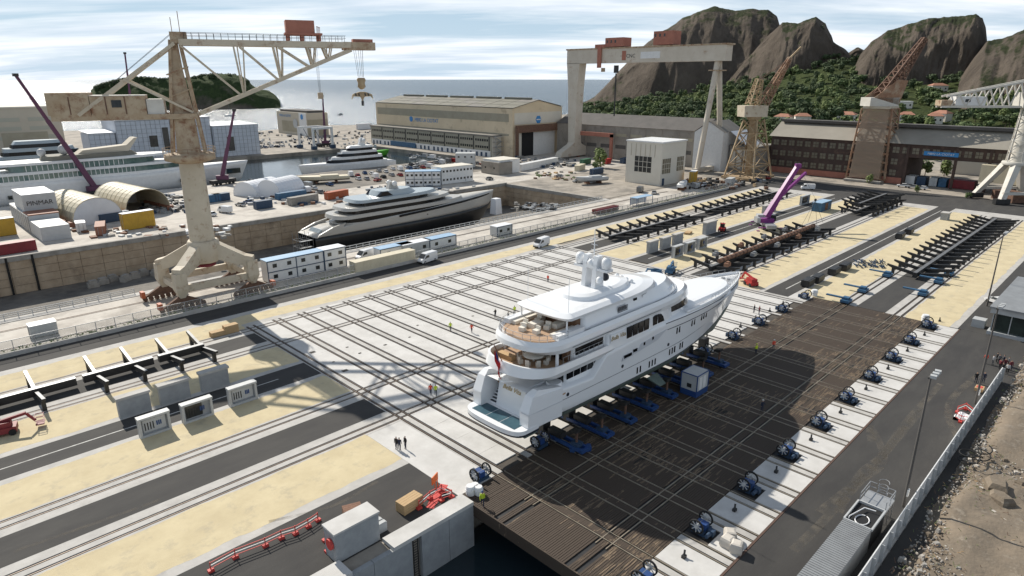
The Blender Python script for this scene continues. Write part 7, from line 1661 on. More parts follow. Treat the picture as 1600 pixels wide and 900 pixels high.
wallblock('grey block pair behind the purple crane, left one', 214, 94, 4, 1, 3); wallblock('grey block pair behind the purple crane, right one', 220, 94.5, 4, 1, 3.2); wallblock('long panel block behind the blue container', 241, 92, 7, 0.8, 3.2, 2)
p = at(1476, 343); wallblock('small pale block at the head of the far right lane', p.x, p.y, 3, 2, 2.4)
# big block at the quay edge with red hose reel
cb2 = thing('quay_block', 'large pale concrete block on the quay edge with a red hose reel', 'concrete block', (26.4, 48.4, 0)); MB().b2(-2.4, 2.4, -1.0, 1.0, 0, 3.1).build('body', 'block_grey', cb2); MB().b2(-2.5, 2.5, -1.1, 1.1, 3.1, 3.3).build('cap', 'concrete', cb2); MB().tube((-2.45, -0.3, 1.9), (-2.7, -0.3, 1.9), 0.55, n=16).build('hose_reel', 'red_bright', cb2)
for i in range(3): tag(MB().b2(-0.55, 0.55, -0.25, 0.25, 0, 1.0).b2(-0.5, 0.5, -0.22, 0.22, 1.0, 1.08).build('grey_cabinet', 'grey_light', loc=(29.5 + 0.05 * i, 49.6 - i * 0.62, 0)), 'small grey cabinet behind the quay block, %s of three' % ['back', 'middle', 'front'][i], 'cabinet')
# timber stacks, pallets
def timber(label, x, y, n, w=2.4, d=1.2, rz=0.0, mt='wood_pale'):
    h = thing('timber_stack', label, 'timber stack', (x, y, 0), rz)
    for k in range(n):
        for q in range(4): MB().b2(-w / 2, w / 2, -d / 2 + q * d / 4, -d / 2 + (q + .93) * d / 4, k * 0.3 + 0.02, k * 0.3 + 0.29).build('timber', mt, h)
p = at(341, 524); timber('low stack of pale timber beside the black cradle', p.x, p.y, 3, 2.6, 1.3); p = at(361, 519); timber('taller stack of pale timber beside the black cradle', p.x, p.y, 5, 2.4, 1.3)
p = at(640, 793); timber('pale wooden box crate on the front asphalt', p.x, p.y, 4, 2.6, 1.4, R(5)); p = at(551, 803); timber('brown wooden crate on the front asphalt', p.x, p.y, 3, 1.9, 1.2, R(-20), 'wood_brown')
p = at(1075, 365); timber('pile of timber offcuts beside the large grey block', p.x, p.y, 2, 3.2, 1.6, R(15)); p = at(1062, 370); timber('small timber pile beside the offcuts', p.x, p.y, 2, 1.8, 1.0, R(40), 'wood_brown')
# bulk bags
for i, (px, py) in enumerate(((1136, 853), (1150, 862), (1140, 843))): tag(MB().loft([[(x * s, y * s, z) for x, y in ((-.55, -.55), (.55, -.55), (.55, .55), (-.55, .55))] for z, s in ((0, .9), (.3, 1.06), (.8, 1.04), (1.05, .9), (1.12, .6))], sm=False).build('bulk_bag', 'quay_white', loc=at(px, py), rz=0.3 * i), 'whitish bulk bag on the slabs by the near right winch, %s' % ['left', 'right', 'back'][i], 'bag')
for i, (px, py, s) in enumerate(((735, 772, 1.0), (742, 768, .9), (748, 772, 0.9), (1272, 462, 1.2), (1445, 502, 1.2))): tag(MB().lathe([(0.5 * s, 0), (0.55 * s, 0.9 * s), (0.45 * s, 1.1 * s)], n=10).lathe([(0.58 * s, 0.6 * s), (0.58 * s, 0.7 * s)], n=10).build('white_drum', 'plastic_white', loc=at(px, py)), ['white plastic drum, left of three by the near winch', 'white plastic drum, back of three by the near winch', 'white plastic drum, right of three by the near winch', 'white plastic bundle by the far left winch', 'white plastic bundle by the far right winch'][i], 'drum')
# red plastic barriers
def barrier_row(label, pts, mt='red_bright'):
    h = thing('barrier_fence', label, 'barrier', pts[0])
    o = Vector(pts[0])
    for a, b in zip(pts[:-1], pts[1:]):
        A = Vector(a) - o; B = Vector(b) - o
        for z in (0.35, 0.65, 0.95): MB().bar(A + Vector((0, 0, z)), B + Vector((0, 0, z)), 0.06).build('rail', 'white_paint' if z == .65 else mt, h)
    for a in pts:
        A = Vector(a) - o; MB().box((A.x, A.y, 0.12), (0.55, 0.4, 0.24)).bar((A.x, A.y, 0.2), (A.x, A.y, 1.05), 0.08).build('post', mt, h)
barrier_row('long red and white barrier line on the front asphalt', [tuple(at(x, y)) for x, y in ((330, 893), (368, 872), (415, 854), (440, 842), (462, 835), (482, 824), (497, 814))])
barrier_row('red barriers beside the quay block and hose reel', [tuple(at(x, y)) for x, y in ((508, 845), (512, 862), (522, 832))])
barrier_row('cluster of red barriers at the quay corner by the winch', [tuple(at(x, y)) for x, y in ((655, 795), (672, 780), (690, 770), (706, 778), (690, 783))])
barrier_row('ring of red barriers around a white sheet beside the right fence', [tuple(at(x, y)) for x, y in ((1492, 655), (1500, 660), (1512, 662), (1520, 650), (1508, 640), (1495, 645), (1492, 655))])
tag(MB().loft([[(1.3 * math.cos(a) * s, 1.0 * math.sin(a) * s, z + 0.1 * math.sin(3 * a)) for a in np.linspace(0, 5.9, 10)] for z, s in ((0.02, 1), (0.3, .8), (0.4, .3))], sm=False).build('white_sheet', 'white_tarp', loc=at(1504, 652)), 'crumpled white sheet inside the red barrier ring', 'sheet')
tag(MB().b2(-2.2, 2.2, -0.45, 0.45, 0.01, 0.02).box((0, 0.2, 0.02), (3, 0.3, 0.02)).build('red_mat', 'red_bright', loc=at(683, 775), rz=R(30)), 'red painted patch on the front asphalt under the barriers', 'mat')
tag(MB().box((0, 0, 1.4), (1.3, 0.1, 0.9), 0.4).bar((0, 0, 0), (0, 0, 1.2), 0.08).bar((0.5, 0.2, 0), (0.5, 0.2, 1.2), 0.08).build('orange_sign', 'orange', loc=at(680, 765)), 'bright orange sign board at the quay corner', 'sign')
bk = thing('motorbike', 'dark bicycle standing behind the pale wooden crate', 'bicycle', at(645, 780), R(-30))
for x in (-0.55, 0.55): MB().lathe([(0.30, -0.03), (0.34, -0.03), (0.34, 0.03), (0.30, 0.03), (0.30, -0.03)], n=16).build('wheel', 'tyre', bk, (x, 0, 0.34)).rotation_euler = (R(90), 0, 0)
MB().bar((-0.55, 0, 0.34), (0, 0, 0.85), 0.05).bar((0, 0, 0.35), (0.4, 0, 0.9), 0.05).bar((0, 0, 0.85), (0.42, 0, 0.85), 0.05).bar((0.55, 0, 0.34), (0.42, 0, 1.0), 0.05).build('frame', 'red_dark', bk); MB().box((-0.05, 0, 0.92), (0.28, 0.14, 0.06)).build('saddle', 'tyre', bk)
bk.name = 'bicycle'
# machines
def lift_machine(nm, label, p, rz, mt, boom=True):
    h = thing(nm, label, 'lift', p, rz); MB().b2(-1.4, 1.4, -0.9, 0.9, 0.35, 1.1).build('chassis', mt, h)
    for x in (-0.95, 0.95):
        for s in (-1, 1): MB().tube((x, s * 0.75, 0.42), (x, s * 1.02, 0.42), 0.42, n=12).build('wheel', 'tyre', h)
    if boom:
        MB().b2(-1.2, 0.9, -0.7, 0.7, 1.1, 1.75).build('turret', mt, h); MB().bar((-0.9, 0, 1.7), (2.6, 0, 2.3), 0.35).build('boom', mt, h); MB().bar((2.6, 0, 2.2), (3.4, 0, 1.0), 0.28).build('jib', mt, h)
        bk_ = MB()
        for z in (0.6, 1.1, 1.6): 
            for y in (-0.7, 0.7): bk_.bar((3.4, y, z), (4.3, y, z), 0.06)
            for x in (3.4, 4.3): bk_.bar((x, -0.7, z), (x, 0.7, z), 0.06)
        bk_.b2(3.4, 4.3, -0.7, 0.7, 0.5, 0.6); bk_.build('basket', mt, h)
    else:
        MB().b2(-1.0, 0.2, -0.65, 0.65, 1.1, 2.2).build('cab', 'pane_dark', h); MB().b2(-1.05, 0.25, -0.7, 0.7, 2.2, 2.3).build('cab_roof', mt, h)
        MB().bar((1.45, -0.35, 0.1), (1.45, -0.35, 2.9), 0.14).bar((1.45, 0.35, 0.1), (1.45, 0.35, 2.9), 0.14).build('mast', 'steel_black', h)
        for s in (-0.35, 0.35): MB().b2(1.5, 2.7, s - 0.07, s + 0.07, 0.15, 0.22).build('fork', 'steel_black', h)
    return h
lift_machine('boom_lift', 'dark red boom lift at the left edge beside the black cradle', at(8, 678), R(-14), 'red_dark')
lift_machine('boom_lift', 'bright red boom lift machine ahead of the yacht bow', at(1173, 446), R(60), 'red'); lift_machine('forklift', 'red forklift beside the large grey block', at(1128, 361), R(200), 'red', False)
lift_machine('boom_lift', 'blue boom lift lying low beyond the yacht, left one', at(1024, 433), R(165), 'blue_box'); lift_machine('boom_lift', 'blue boom lift beyond the yacht, right one', at(1047, 427), R(20), 'blue_box')
for i, (px, py, y_) in enumerate(((1316, 472, 41.2), (1345, 456, 41.2), (1383, 432, 41.2), (1432, 460, 31.5), (1462, 442, 31.5), (1478, 430, 31.5))):
    p = at(px, py); h = thing('rail_trolley', 'blue rail trolley with long arm on the far lane, %s' % ['nearest of the left rail', 'second of the left rail', 'third of the left rail', 'nearest of the right rail', 'second of the right rail', 'third of the right rail'][i], 'trolley', (p.x, y_, 0), 0, 'blue trolleys on the far lane')
    MB().b2(-1.2, 1.2, -0.8, 0.8, 0.3, 0.8).b2(-0.6, 0.6, -0.6, 0.6, 0.8, 1.3).build('truck', 'blue_box', h); MB().box((-0.4, 1.6, 1.1), (0.6, 4.4, 0.25)).build('arm', 'blue_box', h)
    for x in (-0.8, 0.8): MB().tube((x, -0.75, 0.28), (x, 0.75, 0.28), 0.28, n=10).build('axle', 'tyre', h)
mbh = MB(); random.seed(3)
for k in range(70):
    p = at(random.uniform(1338, 1385), random.uniform(408, 420)); a = random.uniform(0, 3); mbh.bar((p.x, p.y, 0.15), (p.x + math.cos(a), p.y + math.sin(a), 0.5), 0.16)
stuff(tag(mbh.build('shackle_pile', 'blue_dark'), 'spread of dark blue shackles and hoses beside the far cradle', 'shackles'))
for i, (px, py) in enumerate(((1262, 446), (1277, 440), (1303, 428), (1320, 421), (1406, 372), (1420, 365))):
    tag(MB().b2(-2.0, 2.0, -0.9, 0.9, 0.25, 1.5).b2(-1.8, 1.8, -0.7, 0.7, 0, 0.25).b2(-2.05, 2.05, -0.6, 0.6, 1.5, 1.58).build('steel_box', 'steel_black', loc=at(px, py), rz=R(3)), 'black steel box girder section beside the right road, %s' % ['nearest left', 'nearest right', 'middle left', 'middle right', 'farthest left', 'farthest right'][i], 'steel box')
bx = thing('freight_container', 'blue open-sided container beside the purple crane', 'container', at(1283, 328)); MB().b2(-4.5, 4.5, -1.6, 1.6, 0, 3.0).build('body', 'blue_box', bx); MB().b2(-4.5, 4.5, -1.6, 1.6, 3.0, 3.1).build('roof', 'blue_roof', bx); MB().b2(-1.2, 1.2, -1.65, -1.55, 0.3, 2.7).build('door', 'wood_brown', bx)
# long cream container and cabins along the fence
def box_cont(label, p0, p1, d, hgt, mt, roof=None, cat='container', z=0):
    p0 = Vector(p0); p1 = Vector(p1); v = p1 - p0; h = thing('freight_container', label, cat, (p0.x, p0.y, z), math.atan2(v.y, v.x)); ln = v.length
    MB().b2(0, ln, 0, d, 0.1, hgt).build('body', mt, h); MB().b2(-0.05, ln + 0.05, -0.05, d + 0.05, hgt, hgt + 0.1).build('roof', roof or mt, h)
    n = max(3, int(ln / 0.9))
    for k in range(n): MB().b2(ln * (k + .25) / n, ln * (k + .6) / n, -0.05, 0.0, 0.3, hgt - 0.2).build('rib', mt, h)
    for y in (d * 0.28, d * 0.72): MB().tube((-0.06, y, 0.3), (-0.06, y, hgt - 0.2), 0.04, n=5).build('lock_rod', 'galv', h)
    return h
box_cont('long cream container beside the fence road', (76.5, 127.9), (93.5, 127.9), 2.6, 3.0, 'cream_box')
for i, (px, py, w, m_, r_) in enumerate(((630, 401, 10, 'white_paint', 'blue_roof'), (662, 395, 9, 'grey_light', 'white_tarp'), (702, 386, 9, 'white_paint', 'blue_roof'), (798, 366, 6, 'grey_light', 'white_tarp'))):
    p = at(px, py + 4); h = cabin_block(['white cabin with blue roof, left of the row behind the van', 'grey cabin with white roof in the row behind the van', 'white cabin with blue roof, right of the row behind the van', 'small white cabin by the fence left of the crew van'][i], (p.x - w / 2, p.y + 2.5), (p.x + w / 2, p.y + 2.5), 3, 2.8, 2, 1, r_, wall=m_, frame='blue_dark' if i != 1 else None)
p = at(50, 530); box_cont('small white cabinet on the crane quay at the left edge', (p.x, p.y), (p.x + 4, p.y), 2.4, 2.2, 'grey_light', 'white_tarp', 'cabinet')
p = at(795, 457 - 90); 
bsh = thing('bus_shelter', 'blue-roofed shelter by the yard fence', 'shelter', at(802, 318)); 
p = at(803, 470 / 1.0)
bsh.location = at(1002, 320); MB().b2(-5, 5, -1.5, 1.5, 3.0, 3.15).build('roof', 'blue_roof', bsh)
for x in (-4.9, 0, 4.9):
    for y in (-1.4, 1.4): MB().b2(x - .08, x + .08, y - .08, y + .08, 0, 3).build('post', 'blue', bsh)
MB().b2(-4.9, 4.9, 1.35, 1.45, 0.4, 2.8).build('back_panel', 'white_tarp', bsh)
rp_ = thing('mesh_roll', 'bundle of rusty red pipes behind the fence', 'pipes', at(946, 331)); 
for k in range(6): MB().tube((-6, (k % 3) * 0.8 - 0.8, 0.45 + (k // 3) * 0.75), (6, (k % 3) * 0.8 - 0.8, 0.45 + (k // 3) * 0.75), 0.42, n=10).build('pipe', 'red_dark' if k % 2 else 'rust', rp_)
rp_.name = 'pipe_bundle'
# containers on the left quay and around the dock
for lab, px, py, ln, rz, mt in (('yellow container on the white quay behind the crane', 196, 361, 9, 8, 'yellow_box'), ('brown container in front of the half-round sheds', 166, 368, 9, 75, 'brown_box'), ('dark blue container behind the brown one', 158, 350, 9, 10, 'blue_dark'), ('small white container left of the brown one', 136, 362, 5, 80, 'white_paint'), ('dark red container at the left picture edge', -6, 401, 9, 4, 'red_dark'), ('yellow container above the red one at the left edge', -12, 372, 6, 5, 'yellow_box'),
        ('blue container stack piece right of the crane column, left', 322, 318, 6, 5, 'blue_box'), ('dark blue container right of the crane column', 336, 316, 6, 5, 'blue_dark'), ('olive container with a dome near the dock edge', 456, 322, 12, 10, 'concrete_old'), ('orange container on the dock quay', 514, 313, 10, 12, 'orange_box'), ('blue container left of the olive one', 402, 328, 6, 5, 'blue_dark'), ('white container by the car park edge', 720, 268, 7, 10, 'white_paint'), ('green skip near the gantry leg', 912, 258, 8, 10, 'green_box'), ('blue container near the pump house', 928, 274, 9, 8, 'blue_dark'), ('cream container near the gantry foot', 905, 268, 9, 20, 'cream_box'), ('white cabin near the dock end', 920, 287, 6, 5, 'white_paint'), ('red skip right of the gantry foot', 948, 257, 5, 10, 'red'), ('dark container behind the pump house', 975, 256, 8, 10, 'blue_dark'), ('yellow tank by the pump house corner', 1085, 287, 6, 20, 'yellow_box'), ('white container beside the lattice crane', 1142, 290, 6, 12, 'grey_light'),
        ('white low building on the left quay behind the tan hall', 560, 203, 16, 10, 'white_tarp')):
    p = at(px, py); q = (p.x + ln * math.cos(R(rz)), p.y + ln * math.sin(R(rz))); box_cont(lab, (p.x, p.y), q, 2.5, 2.7 if 'low' not in lab else 5, mt, 'white_tarp' if mt in ('yellow_box', 'white_paint') else None)
# clutter on the quays: dark pallets and gear nobody could count
def clutter(name, label, box, n, mts, hmax=1.6, seed=1):
    random.seed(seed); mb = MB()
    for k in range(n):
        p = at(random.uniform(box[0], box[2]), random.uniform(box[1], box[3])); s = random.uniform(0.5, 1.8)
        mb.box((p.x, p.y, hmax * 0.2), (s * random.uniform(.7, 1.6), s, hmax * random.uniform(.3, 1) * .8 + 0.1), random.uniform(0, 3), mi=random.randrange(len(mts)))
    return stuff(tag(mb.build(name, list(mts)), label, 'clutter'))
clutter('stored_gear', 'mass of dark grey stored gear on the quay left of the crane column', (222, 306, 292, 334), 130, ('steel_black', 'grey_metal', 'blue_dark', 'concrete_old'), 1.8, 2)
clutter('stored_gear', 'jumble of pallets, drums and gear between the containers and dock', (385, 300, 540, 322), 70, ('grey_light', 'blue_dark', 'wood_brown', 'white_paint'), 1.4, 3)
clutter('stored_gear', 'scatter of gear on the far quay before the wrapped sheds', (20, 292, 120, 312), 40, ('grey_metal', 'blue_dark', 'white_paint'), 1.5, 8)
clutter('stored_gear', 'gear and vehicles massed below the tan hall doorway', (805, 246, 900, 262), 80, ('steel_black', 'blue_dark', 'grey_metal', 'concrete_old'), 2.0, 4)
clutter('stored_gear', 'scrap metal and gear around the lattice crane base', (1070, 280, 1200, 296), 90, ('rust', 'crane_yellow', 'grey_metal', 'steel_black'), 2.0, 5)
clutter('stored_gear', 'blocks and gear along the near dock edge beyond the bow', (800, 318, 870, 330), 50, ('concrete_old', 'grey_metal', 'steel_black'), 1.2, 6)
clutter('stored_gear', 'wooden scrap and bushes on the dock head quay', (835, 268, 905, 282), 40, ('concrete_old', 'rust', 'leaf_mid', 'wood_pale'), 1.0, 7)
clutter('stored_gear', 'dense gear and vehicles on the far quay behind the basin', (400, 206, 590, 231), 150, ('grey_light', 'blue_dark', 'white_paint', 'concrete_old', 'steel_black'), 2.4, 14)
clutter('stored_gear', 'pallets and gear along the rim of the left quay', (60, 372, 360, 352), 60, ('grey_light', 'concrete_old', 'white_paint', 'wood_brown'), 1.0, 15)
clutter('stored_gear', 'boxes and gear between the cabin offices and dock rim', (560, 292, 760, 300), 40, ('grey_light', 'blue_dark', 'concrete_old'), 1.2, 16)
# ================================================================ fences and lamps
def fence_line(name, label, p0, p1, hgt, pitch, mesh_m=None, post='galv', rails=(0.5, 1.0), r=0.05):
    p0 = Vector((*p0, 0)); p1 = Vector((*p1, 0)); d = p1 - p0; ln = d.length; rz = math.atan2(d.y, d.x); h = thing(name, label, 'fence', tuple(p0), rz)
    n = int(ln / pitch); pm = MB().b2(-r, r, -r, r, 0, hgt).mesh('post', post)
    for k in range(n + 1): link('post', pm, h, (k * ln / n, 0, 0))
    for f in rails: MB().b2(0, ln, -r * .6, r * .6, hgt * f - r, hgt * f + r).build('rail', post, h)
    if mesh_m: MB().b2(0, ln, -0.012, 0.012, 0.1, hgt * 0.97).build('mesh_panel', mesh_m, h)
    return h
m_, tt, bb = node_mat('fence_mesh'); bb.inputs['Base Color'].default_value = (0.34, 0.35, 0.33, 1); bb.inputs['Alpha'].default_value = 0.16
fence_line('yard_fence', 'long wire mesh fence on posts along the yard road', (-60, 128.2), (258, 128.2), 2.6, 3.0, 'fence_mesh')
fence_line('dock_railing', 'pale railing along the near edge of the dry dock', (-60, 149.2), (36, 149.2), 1.2, 2.2, None, 'grey_light', (0.4, 0.7, 1.0), 0.06)
fence_line('dock_railing', 'white railing beside the black yacht on the dock edge', (78, 149.2), (196, 149.2), 1.3, 2.0, None, 'grey_light', (0.5, 1.0), 0.08)
# right-hand white hoarding with buttress shadow side
hd_ = thing('hoarding', 'long white panel hoarding along the right asphalt', 'fence', (30, 11.7, 0))
for k in range(34): MB().b2(k * 2.5, k * 2.5 + 2.46, -0.05, 0.05, 0.0, 2.3).build('panel', 'white_paint', hd_)
for k in range(35): MB().b2(k * 2.5 - 0.06, k * 2.5 + 0.02, -0.35, -0.05, 0, 2.2).build('post', 'grey_light', hd_)
MB().b2(0, 85, -0.3, 0.3, 0, 0.25).build('footing', 'concrete_strip', hd_)
def lamp(label, p, hgt, lean=(0, 0)):
    h = thing('lamp_post', label, 'lamp post', p); MB().tube((0, 0, 0), (0, 0, hgt), 0.16, 0.09, n=8).build('pole', 'roof_dark', h); MB().b2(-0.9, 0.9, -0.08, 0.08, hgt - 0.3, hgt - 0.1).build('crossarm', 'roof_dark', h)
    for k in (-0.8, 0.0, 0.8): MB().box((k, -0.35, hgt + 0.05), (0.5, 0.55, 0.3), 0.15).build('floodlight', 'grey_light', h)
    MB().b2(-0.2, 0.2, -0.25, -0.1, 1.4, 2.2).build('control_box', 'white_paint', h)
    return h
lamp('tall black floodlight mast beside the hoarding in the foreground', (71.2, 12.6, 0), 15.5); lamp('floodlight mast between the crowd and the control building', (104.0, 12.6, 0), 14.5); lamp('floodlight mast by the small car at the control building', (154.5, 20.6, 0), 15.0)
for i, (px, py) in enumerate(((919, 386), (1080, 352 - 40), (768, 378), (243, 503), (492, 432))):
    pass
cr = link('parked_car', CM['car'], None, (157.5, 19.6, 0), R(55)); remat(cr, 0, 'car_white'); tag(cr, 'white and green small car beside the control building', 'car')
# grey hatch container with cage ladder at bottom right
hc_ = thing('hatch_container', 'grey corrugated container with open hatch and railing at the bottom right', 'container', (51.0, 12.9, 0))
MB().b2(-3, 10, 0, 2.5, 0, 2.5).build('body', 'grey_metal', hc_)
for k in range(40): MB().b2(-3 + k * .325, -2.85 + k * .325, 0, 2.5, 2.5, 2.55).build('roof_rib', 'grey_metal', hc_)
MB().b2(10.05, 14, 0, 2.5, 0, 2.3).build('hatch_box', 'dark', hc_)
for a in ((10.0, 14.1, -0.08, 0.08), (10.0, 14.1, 2.42, 2.58)): MB().b2(*a, 2.3, 2.55).build('hatch_rim', 'grey_light', hc_)
for a in ((9.95, 10.1), (14.0, 14.15)): MB().b2(*a, 0.08, 2.42, 2.3, 2.56).build('hatch_rim', 'grey_light', hc_)
MB().b2(14.2, 17.2, 0, 2.5, 2.0, 2.2).build('platform', 'galv', hc_)
rl = MB()
for x, y in ((14.3, 0.05), (14.3, 2.45), (17.1, 0.05), (17.1, 2.45), (15.7, 0.05), (15.7, 2.45)): rl.bar((x, y, 0), (x, y, 3.3), 0.06)
for z in (2.75, 3.3): rl.bar((14.3, 0.05, z), (17.1, 0.05, z), 0.05); rl.bar((14.3, 2.45, z), (17.1, 2.45, z), 0.05); rl.bar((17.1, 0.05, z), (17.1, 0.7, z), 0.05); rl.bar((17.1, 1.8, z), (17.1, 2.45, z), 0.05)
rl.build('railing', 'galv', hc_)
lc = MB()
for y in (0.85, 1.65): lc.bar((17.3, y, 0), (17.3, y, 3.3), 0.06)
for k in range(10): lc.bar((17.3, 0.85, 0.3 * k + .3), (17.3, 1.65, 0.3 * k + .3), 0.04)
for z in (2.3, 3.0, 3.6): lc.path([(17.3 + 0.7 * math.sin(a), 1.25 - 0.5 * math.cos(a), z) for a in np.linspace(0, math.pi, 7)], 0.03, 4)
lc.build('cage_ladder', 'galv', hc_)
MB().path([(11.2 + 0.9 * math.cos(a), 1.2 + 0.6 * math.sin(a), 2.35) for a in np.linspace(0, 6.0, 14)], 0.06, 6).path([(13.2, 0.6, 2.6), (13.0, 1.6, 2.6), (10.6, 2.2, 2.6), (10.2, 2.3, 1.2)], 0.06, 6).build('white_hose', 'plastic_white', hc_)
# ================================================================ rubble ground right of the hoarding
rows = []; n1, n2 = 90, 44; random.seed(4)
for i in range(n1 + 1):
    r = []
    for j in range(n2 + 1):
        x = 30 + 105 * i / n1; y = 11.3 - 40 * (j / n2) ** 1.4; e = min(1, (11.3 - y) / 3.0)
        z = -0.6 + (0.9 + 0.35 * fbm(x * .3, y * .4, 3, 4) + 0.5 * fbm(x * .08, y * .1, 5, 3)) * e - 0.5 * (1 - e)
        r.append((x, y, z if j else -0.8))
    rows.append(r)
mb = MB(); m2 = n2 + 1; mb.add([p for r in rows for p in r], [(i * m2 + j, (i + 1) * m2 + j, (i + 1) * m2 + j + 1, i * m2 + j + 1) for i in range(n1) for j in range(n2)], 0, True); struct(mb.build('rubble_ground', 'earth', loc=(0, 0, 0.55)))
mb = MB(); random.seed(9)
for k in range(5200):
    x = random.uniform(50, 130); y = 10.2 - abs(random.gauss(0, 6.5)); s = random.uniform(0.04, 0.22) * (2.6 if random.random() < .05 else 1)
    mb.box((x, y, 0.75 + 0.25 * fbm(x * .3, y * .4, 3, 4)), (s * random.uniform(.7, 1.5), s, s * .7), random.uniform(0, 3), taper=(.7, .6), mi=random.randrange(3))
stuff(tag(mb.build('loose_stones', ['earth', 'concrete_old', 'quay_white']), 'scatter of loose stones and rubble on the bare earth', 'rubble'))
mb = MB(); random.seed(12)
for k in range(900):
    x = random.uniform(52, 128); y = 10.6 - abs(random.gauss(0, 6)); a = random.uniform(0, 6.28); l = random.uniform(.15, .55); z0 = 0.85 + 0.3 * fbm(x * .3, y * .4, 3, 4)
    mb.bar((x, y, z0), (x + l * math.cos(a), y + l * math.sin(a), z0 + random.uniform(0, .35)), 0.03, mi=random.randrange(3))
tag(stuff(mb.build('dry_weeds', ['wood_pale', 'leaf_light', 'rust'])), 'dry weeds, twigs and wire scattered over the bare earth', 'weeds')
for i, (x, y, s, rz) in enumerate(((80.5, 6.2, 1.9, .3), (78.2, 5.4, 1.5, 1.0), (83.5, 4.2, 1.0, 2.0))):
    tag(MB().loft([[(a * s, b * s * .8, z * s) for a, b in ((-.8, -.5), (.3, -.7), (.9, 0), (.4, .7), (-.6, .6))] for z in (0, .35)] + [[(a * s * .75, b * s * .55, .62 * s) for a, b in ((-.8, -.5), (.3, -.7), (.9, 0), (.4, .7), (-.6, .6))]], sm=False).build('boulder', 'earth', loc=(x, y, 0.7), rz=rz), 'sandy boulder on the bare earth right of the hoarding, %s' % ['largest', 'flat one beside the largest', 'smallest'][i], 'boulder')
for i, (x, y, r) in enumerate(((84.5, 9.6, 1.3), (86.0, 8.6, 1.0))): tag(MB().path([(r * math.cos(a), r * math.sin(a) * .8, 0.06 * k_) for k_, a in enumerate(np.linspace(0, 12.2, 30))], 0.07, 5).build('hose_coil', 'tyre', loc=(x, y, 0.75)), 'black coil of hose in the shade of the hoarding, %s' % ['larger', 'smaller'][i], 'hose')
for i, (x, y) in enumerate(((94, 5.0), (76.5, 0.8))):
    mb = MB()
    for k in range(16): mb.bar((-1.5, -1.2 + k * .16, 0.05 * (k % 3)), (1.5, -1.2 + k * .16, 0.05 * (k % 3)), 0.04); mb.bar((-1.5 + k * .2, -1.2, .06), (-1.5 + k * .2, 1.2, .06), 0.04)
    stuff(tag(mb.build('rebar_mesh', 'steel_black' if i == 0 else 'rust', loc=(x, y, 0.95), rz=.4), ['dark heap of reinforcing mesh on the earth', 'brown reinforcing mesh at the lower right corner'][i], 'mesh'))
# ================================================================ trees
def crown_mesh(nm, mt, kind, seed, nl=420, ls=0.9):
    rnd = random.Random(seed); vs = []; fs = []
    lumps = []
    for k in range(9 if kind == 'pine' else 7):
        a = rnd.uniform(0, 6.28); r = rnd.uniform(0.2, 0.75)
        if kind == 'pine': lumps.append((r * 3.4 * math.cos(a), r * 3.4 * math.sin(a), rnd.uniform(5.2, 7.4), rnd.uniform(1.3, 2.2), 0.6))
        else: lumps.append((r * 2.3 * math.cos(a), r * 2.3 * math.sin(a), rnd.uniform(2.4, 6.6), rnd.uniform(1.3, 2.1), 0.95))
    for i in range(nl):
        cx, cy, cz, r, sq = rnd.choice(lumps)
        u = rnd.uniform(-1, 1); t = rnd.uniform(0, 6.283); q = math.sqrt(1 - u * u); rr = r * rnd.uniform(0.75, 1.05)
        p = Vector((cx + rr * q * math.cos(t), cy + rr * q * math.sin(t), cz + rr * u * sq))
        n = Vector((q * math.cos(t), q * math.sin(t), u + 0.35)).normalized(); n = (n + Vector((rnd.uniform(-.7, .7), rnd.uniform(-.7, .7), rnd.uniform(-.4, .7)))).normalized()
        a = n.orthogonal().normalized(); b = n.cross(a); s = ls * rnd.uniform(.5, 1.1); ph = rnd.uniform(0, 6.28)
        b0 = len(vs)
        for k in range(5): an = ph + k * 1.2566; vs.append(tuple(p + (a * math.cos(an) + b * math.sin(an)) * s * (0.55 + 0.25 * (k % 2)) + n * 0.12 * (k % 2)))
        fs.append(tuple(range(b0, b0 + 5)))
    me = bpy.data.meshes.new(nm); me.from_pydata(vs, [], fs); me.materials.append(M[mt]); return me, vs, fs
crowns = [crown_mesh('crown', mt, kd, s_) for s_, (mt, kd) in enumerate((('leaf_dark', 'pine'), ('leaf_mid', 'pine'), ('leaf_mid', 'round'), ('leaf_light', 'round'), ('leaf_dark', 'round'), ('leaf_dark', 'pine')))]
tk = MB(); tk.tube((0, 0, -0.8), (0.15, 0.1, 2.6), 0.24, 0.17, n=7); tk.tube((0.15, 0.1, 2.5), (0.9, 0.4, 5.6), 0.15, 0.06, n=6); tk.tube((0.15, 0.1, 2.5), (-0.8, -0.3, 5.4), 0.14, 0.06, n=6); tk.tube((0.15, 0.1, 2.5), (0.1, -0.8, 6.0), 0.13, 0.05, n=6); trunk_me = tk.mesh('trunk', 'bark')
KN = ['dark umbrella pine', 'green umbrella pine', 'round green tree', 'light green bushy tree', 'dark rounded evergreen', 'dark spreading pine']
def tree(x, y, z, k, s, label, grp=None):
    t_ = thing('pine_tree' if 'pine' in KN[k] else 'leafy_tree', label, 'tree', (x, y, z), random.uniform(0, 6.28), grp); t_.scale = (s * random.uniform(.9, 1.15), s * random.uniform(.9, 1.15), s)
    link('crown', crowns[k][0], t_); link('trunk', trunk_me, t_)
random.seed(21)
zones = ((925, 1110, 560, 760, 'on the slope behind the gantry crane'), (1110, 1260, 455, 700, 'on the slope left of the brown crane'), (1260, 1420, 440, 700, 'above the long brown shed'), (1420, 1640, 440, 700, 'on the slope at the right edge'))
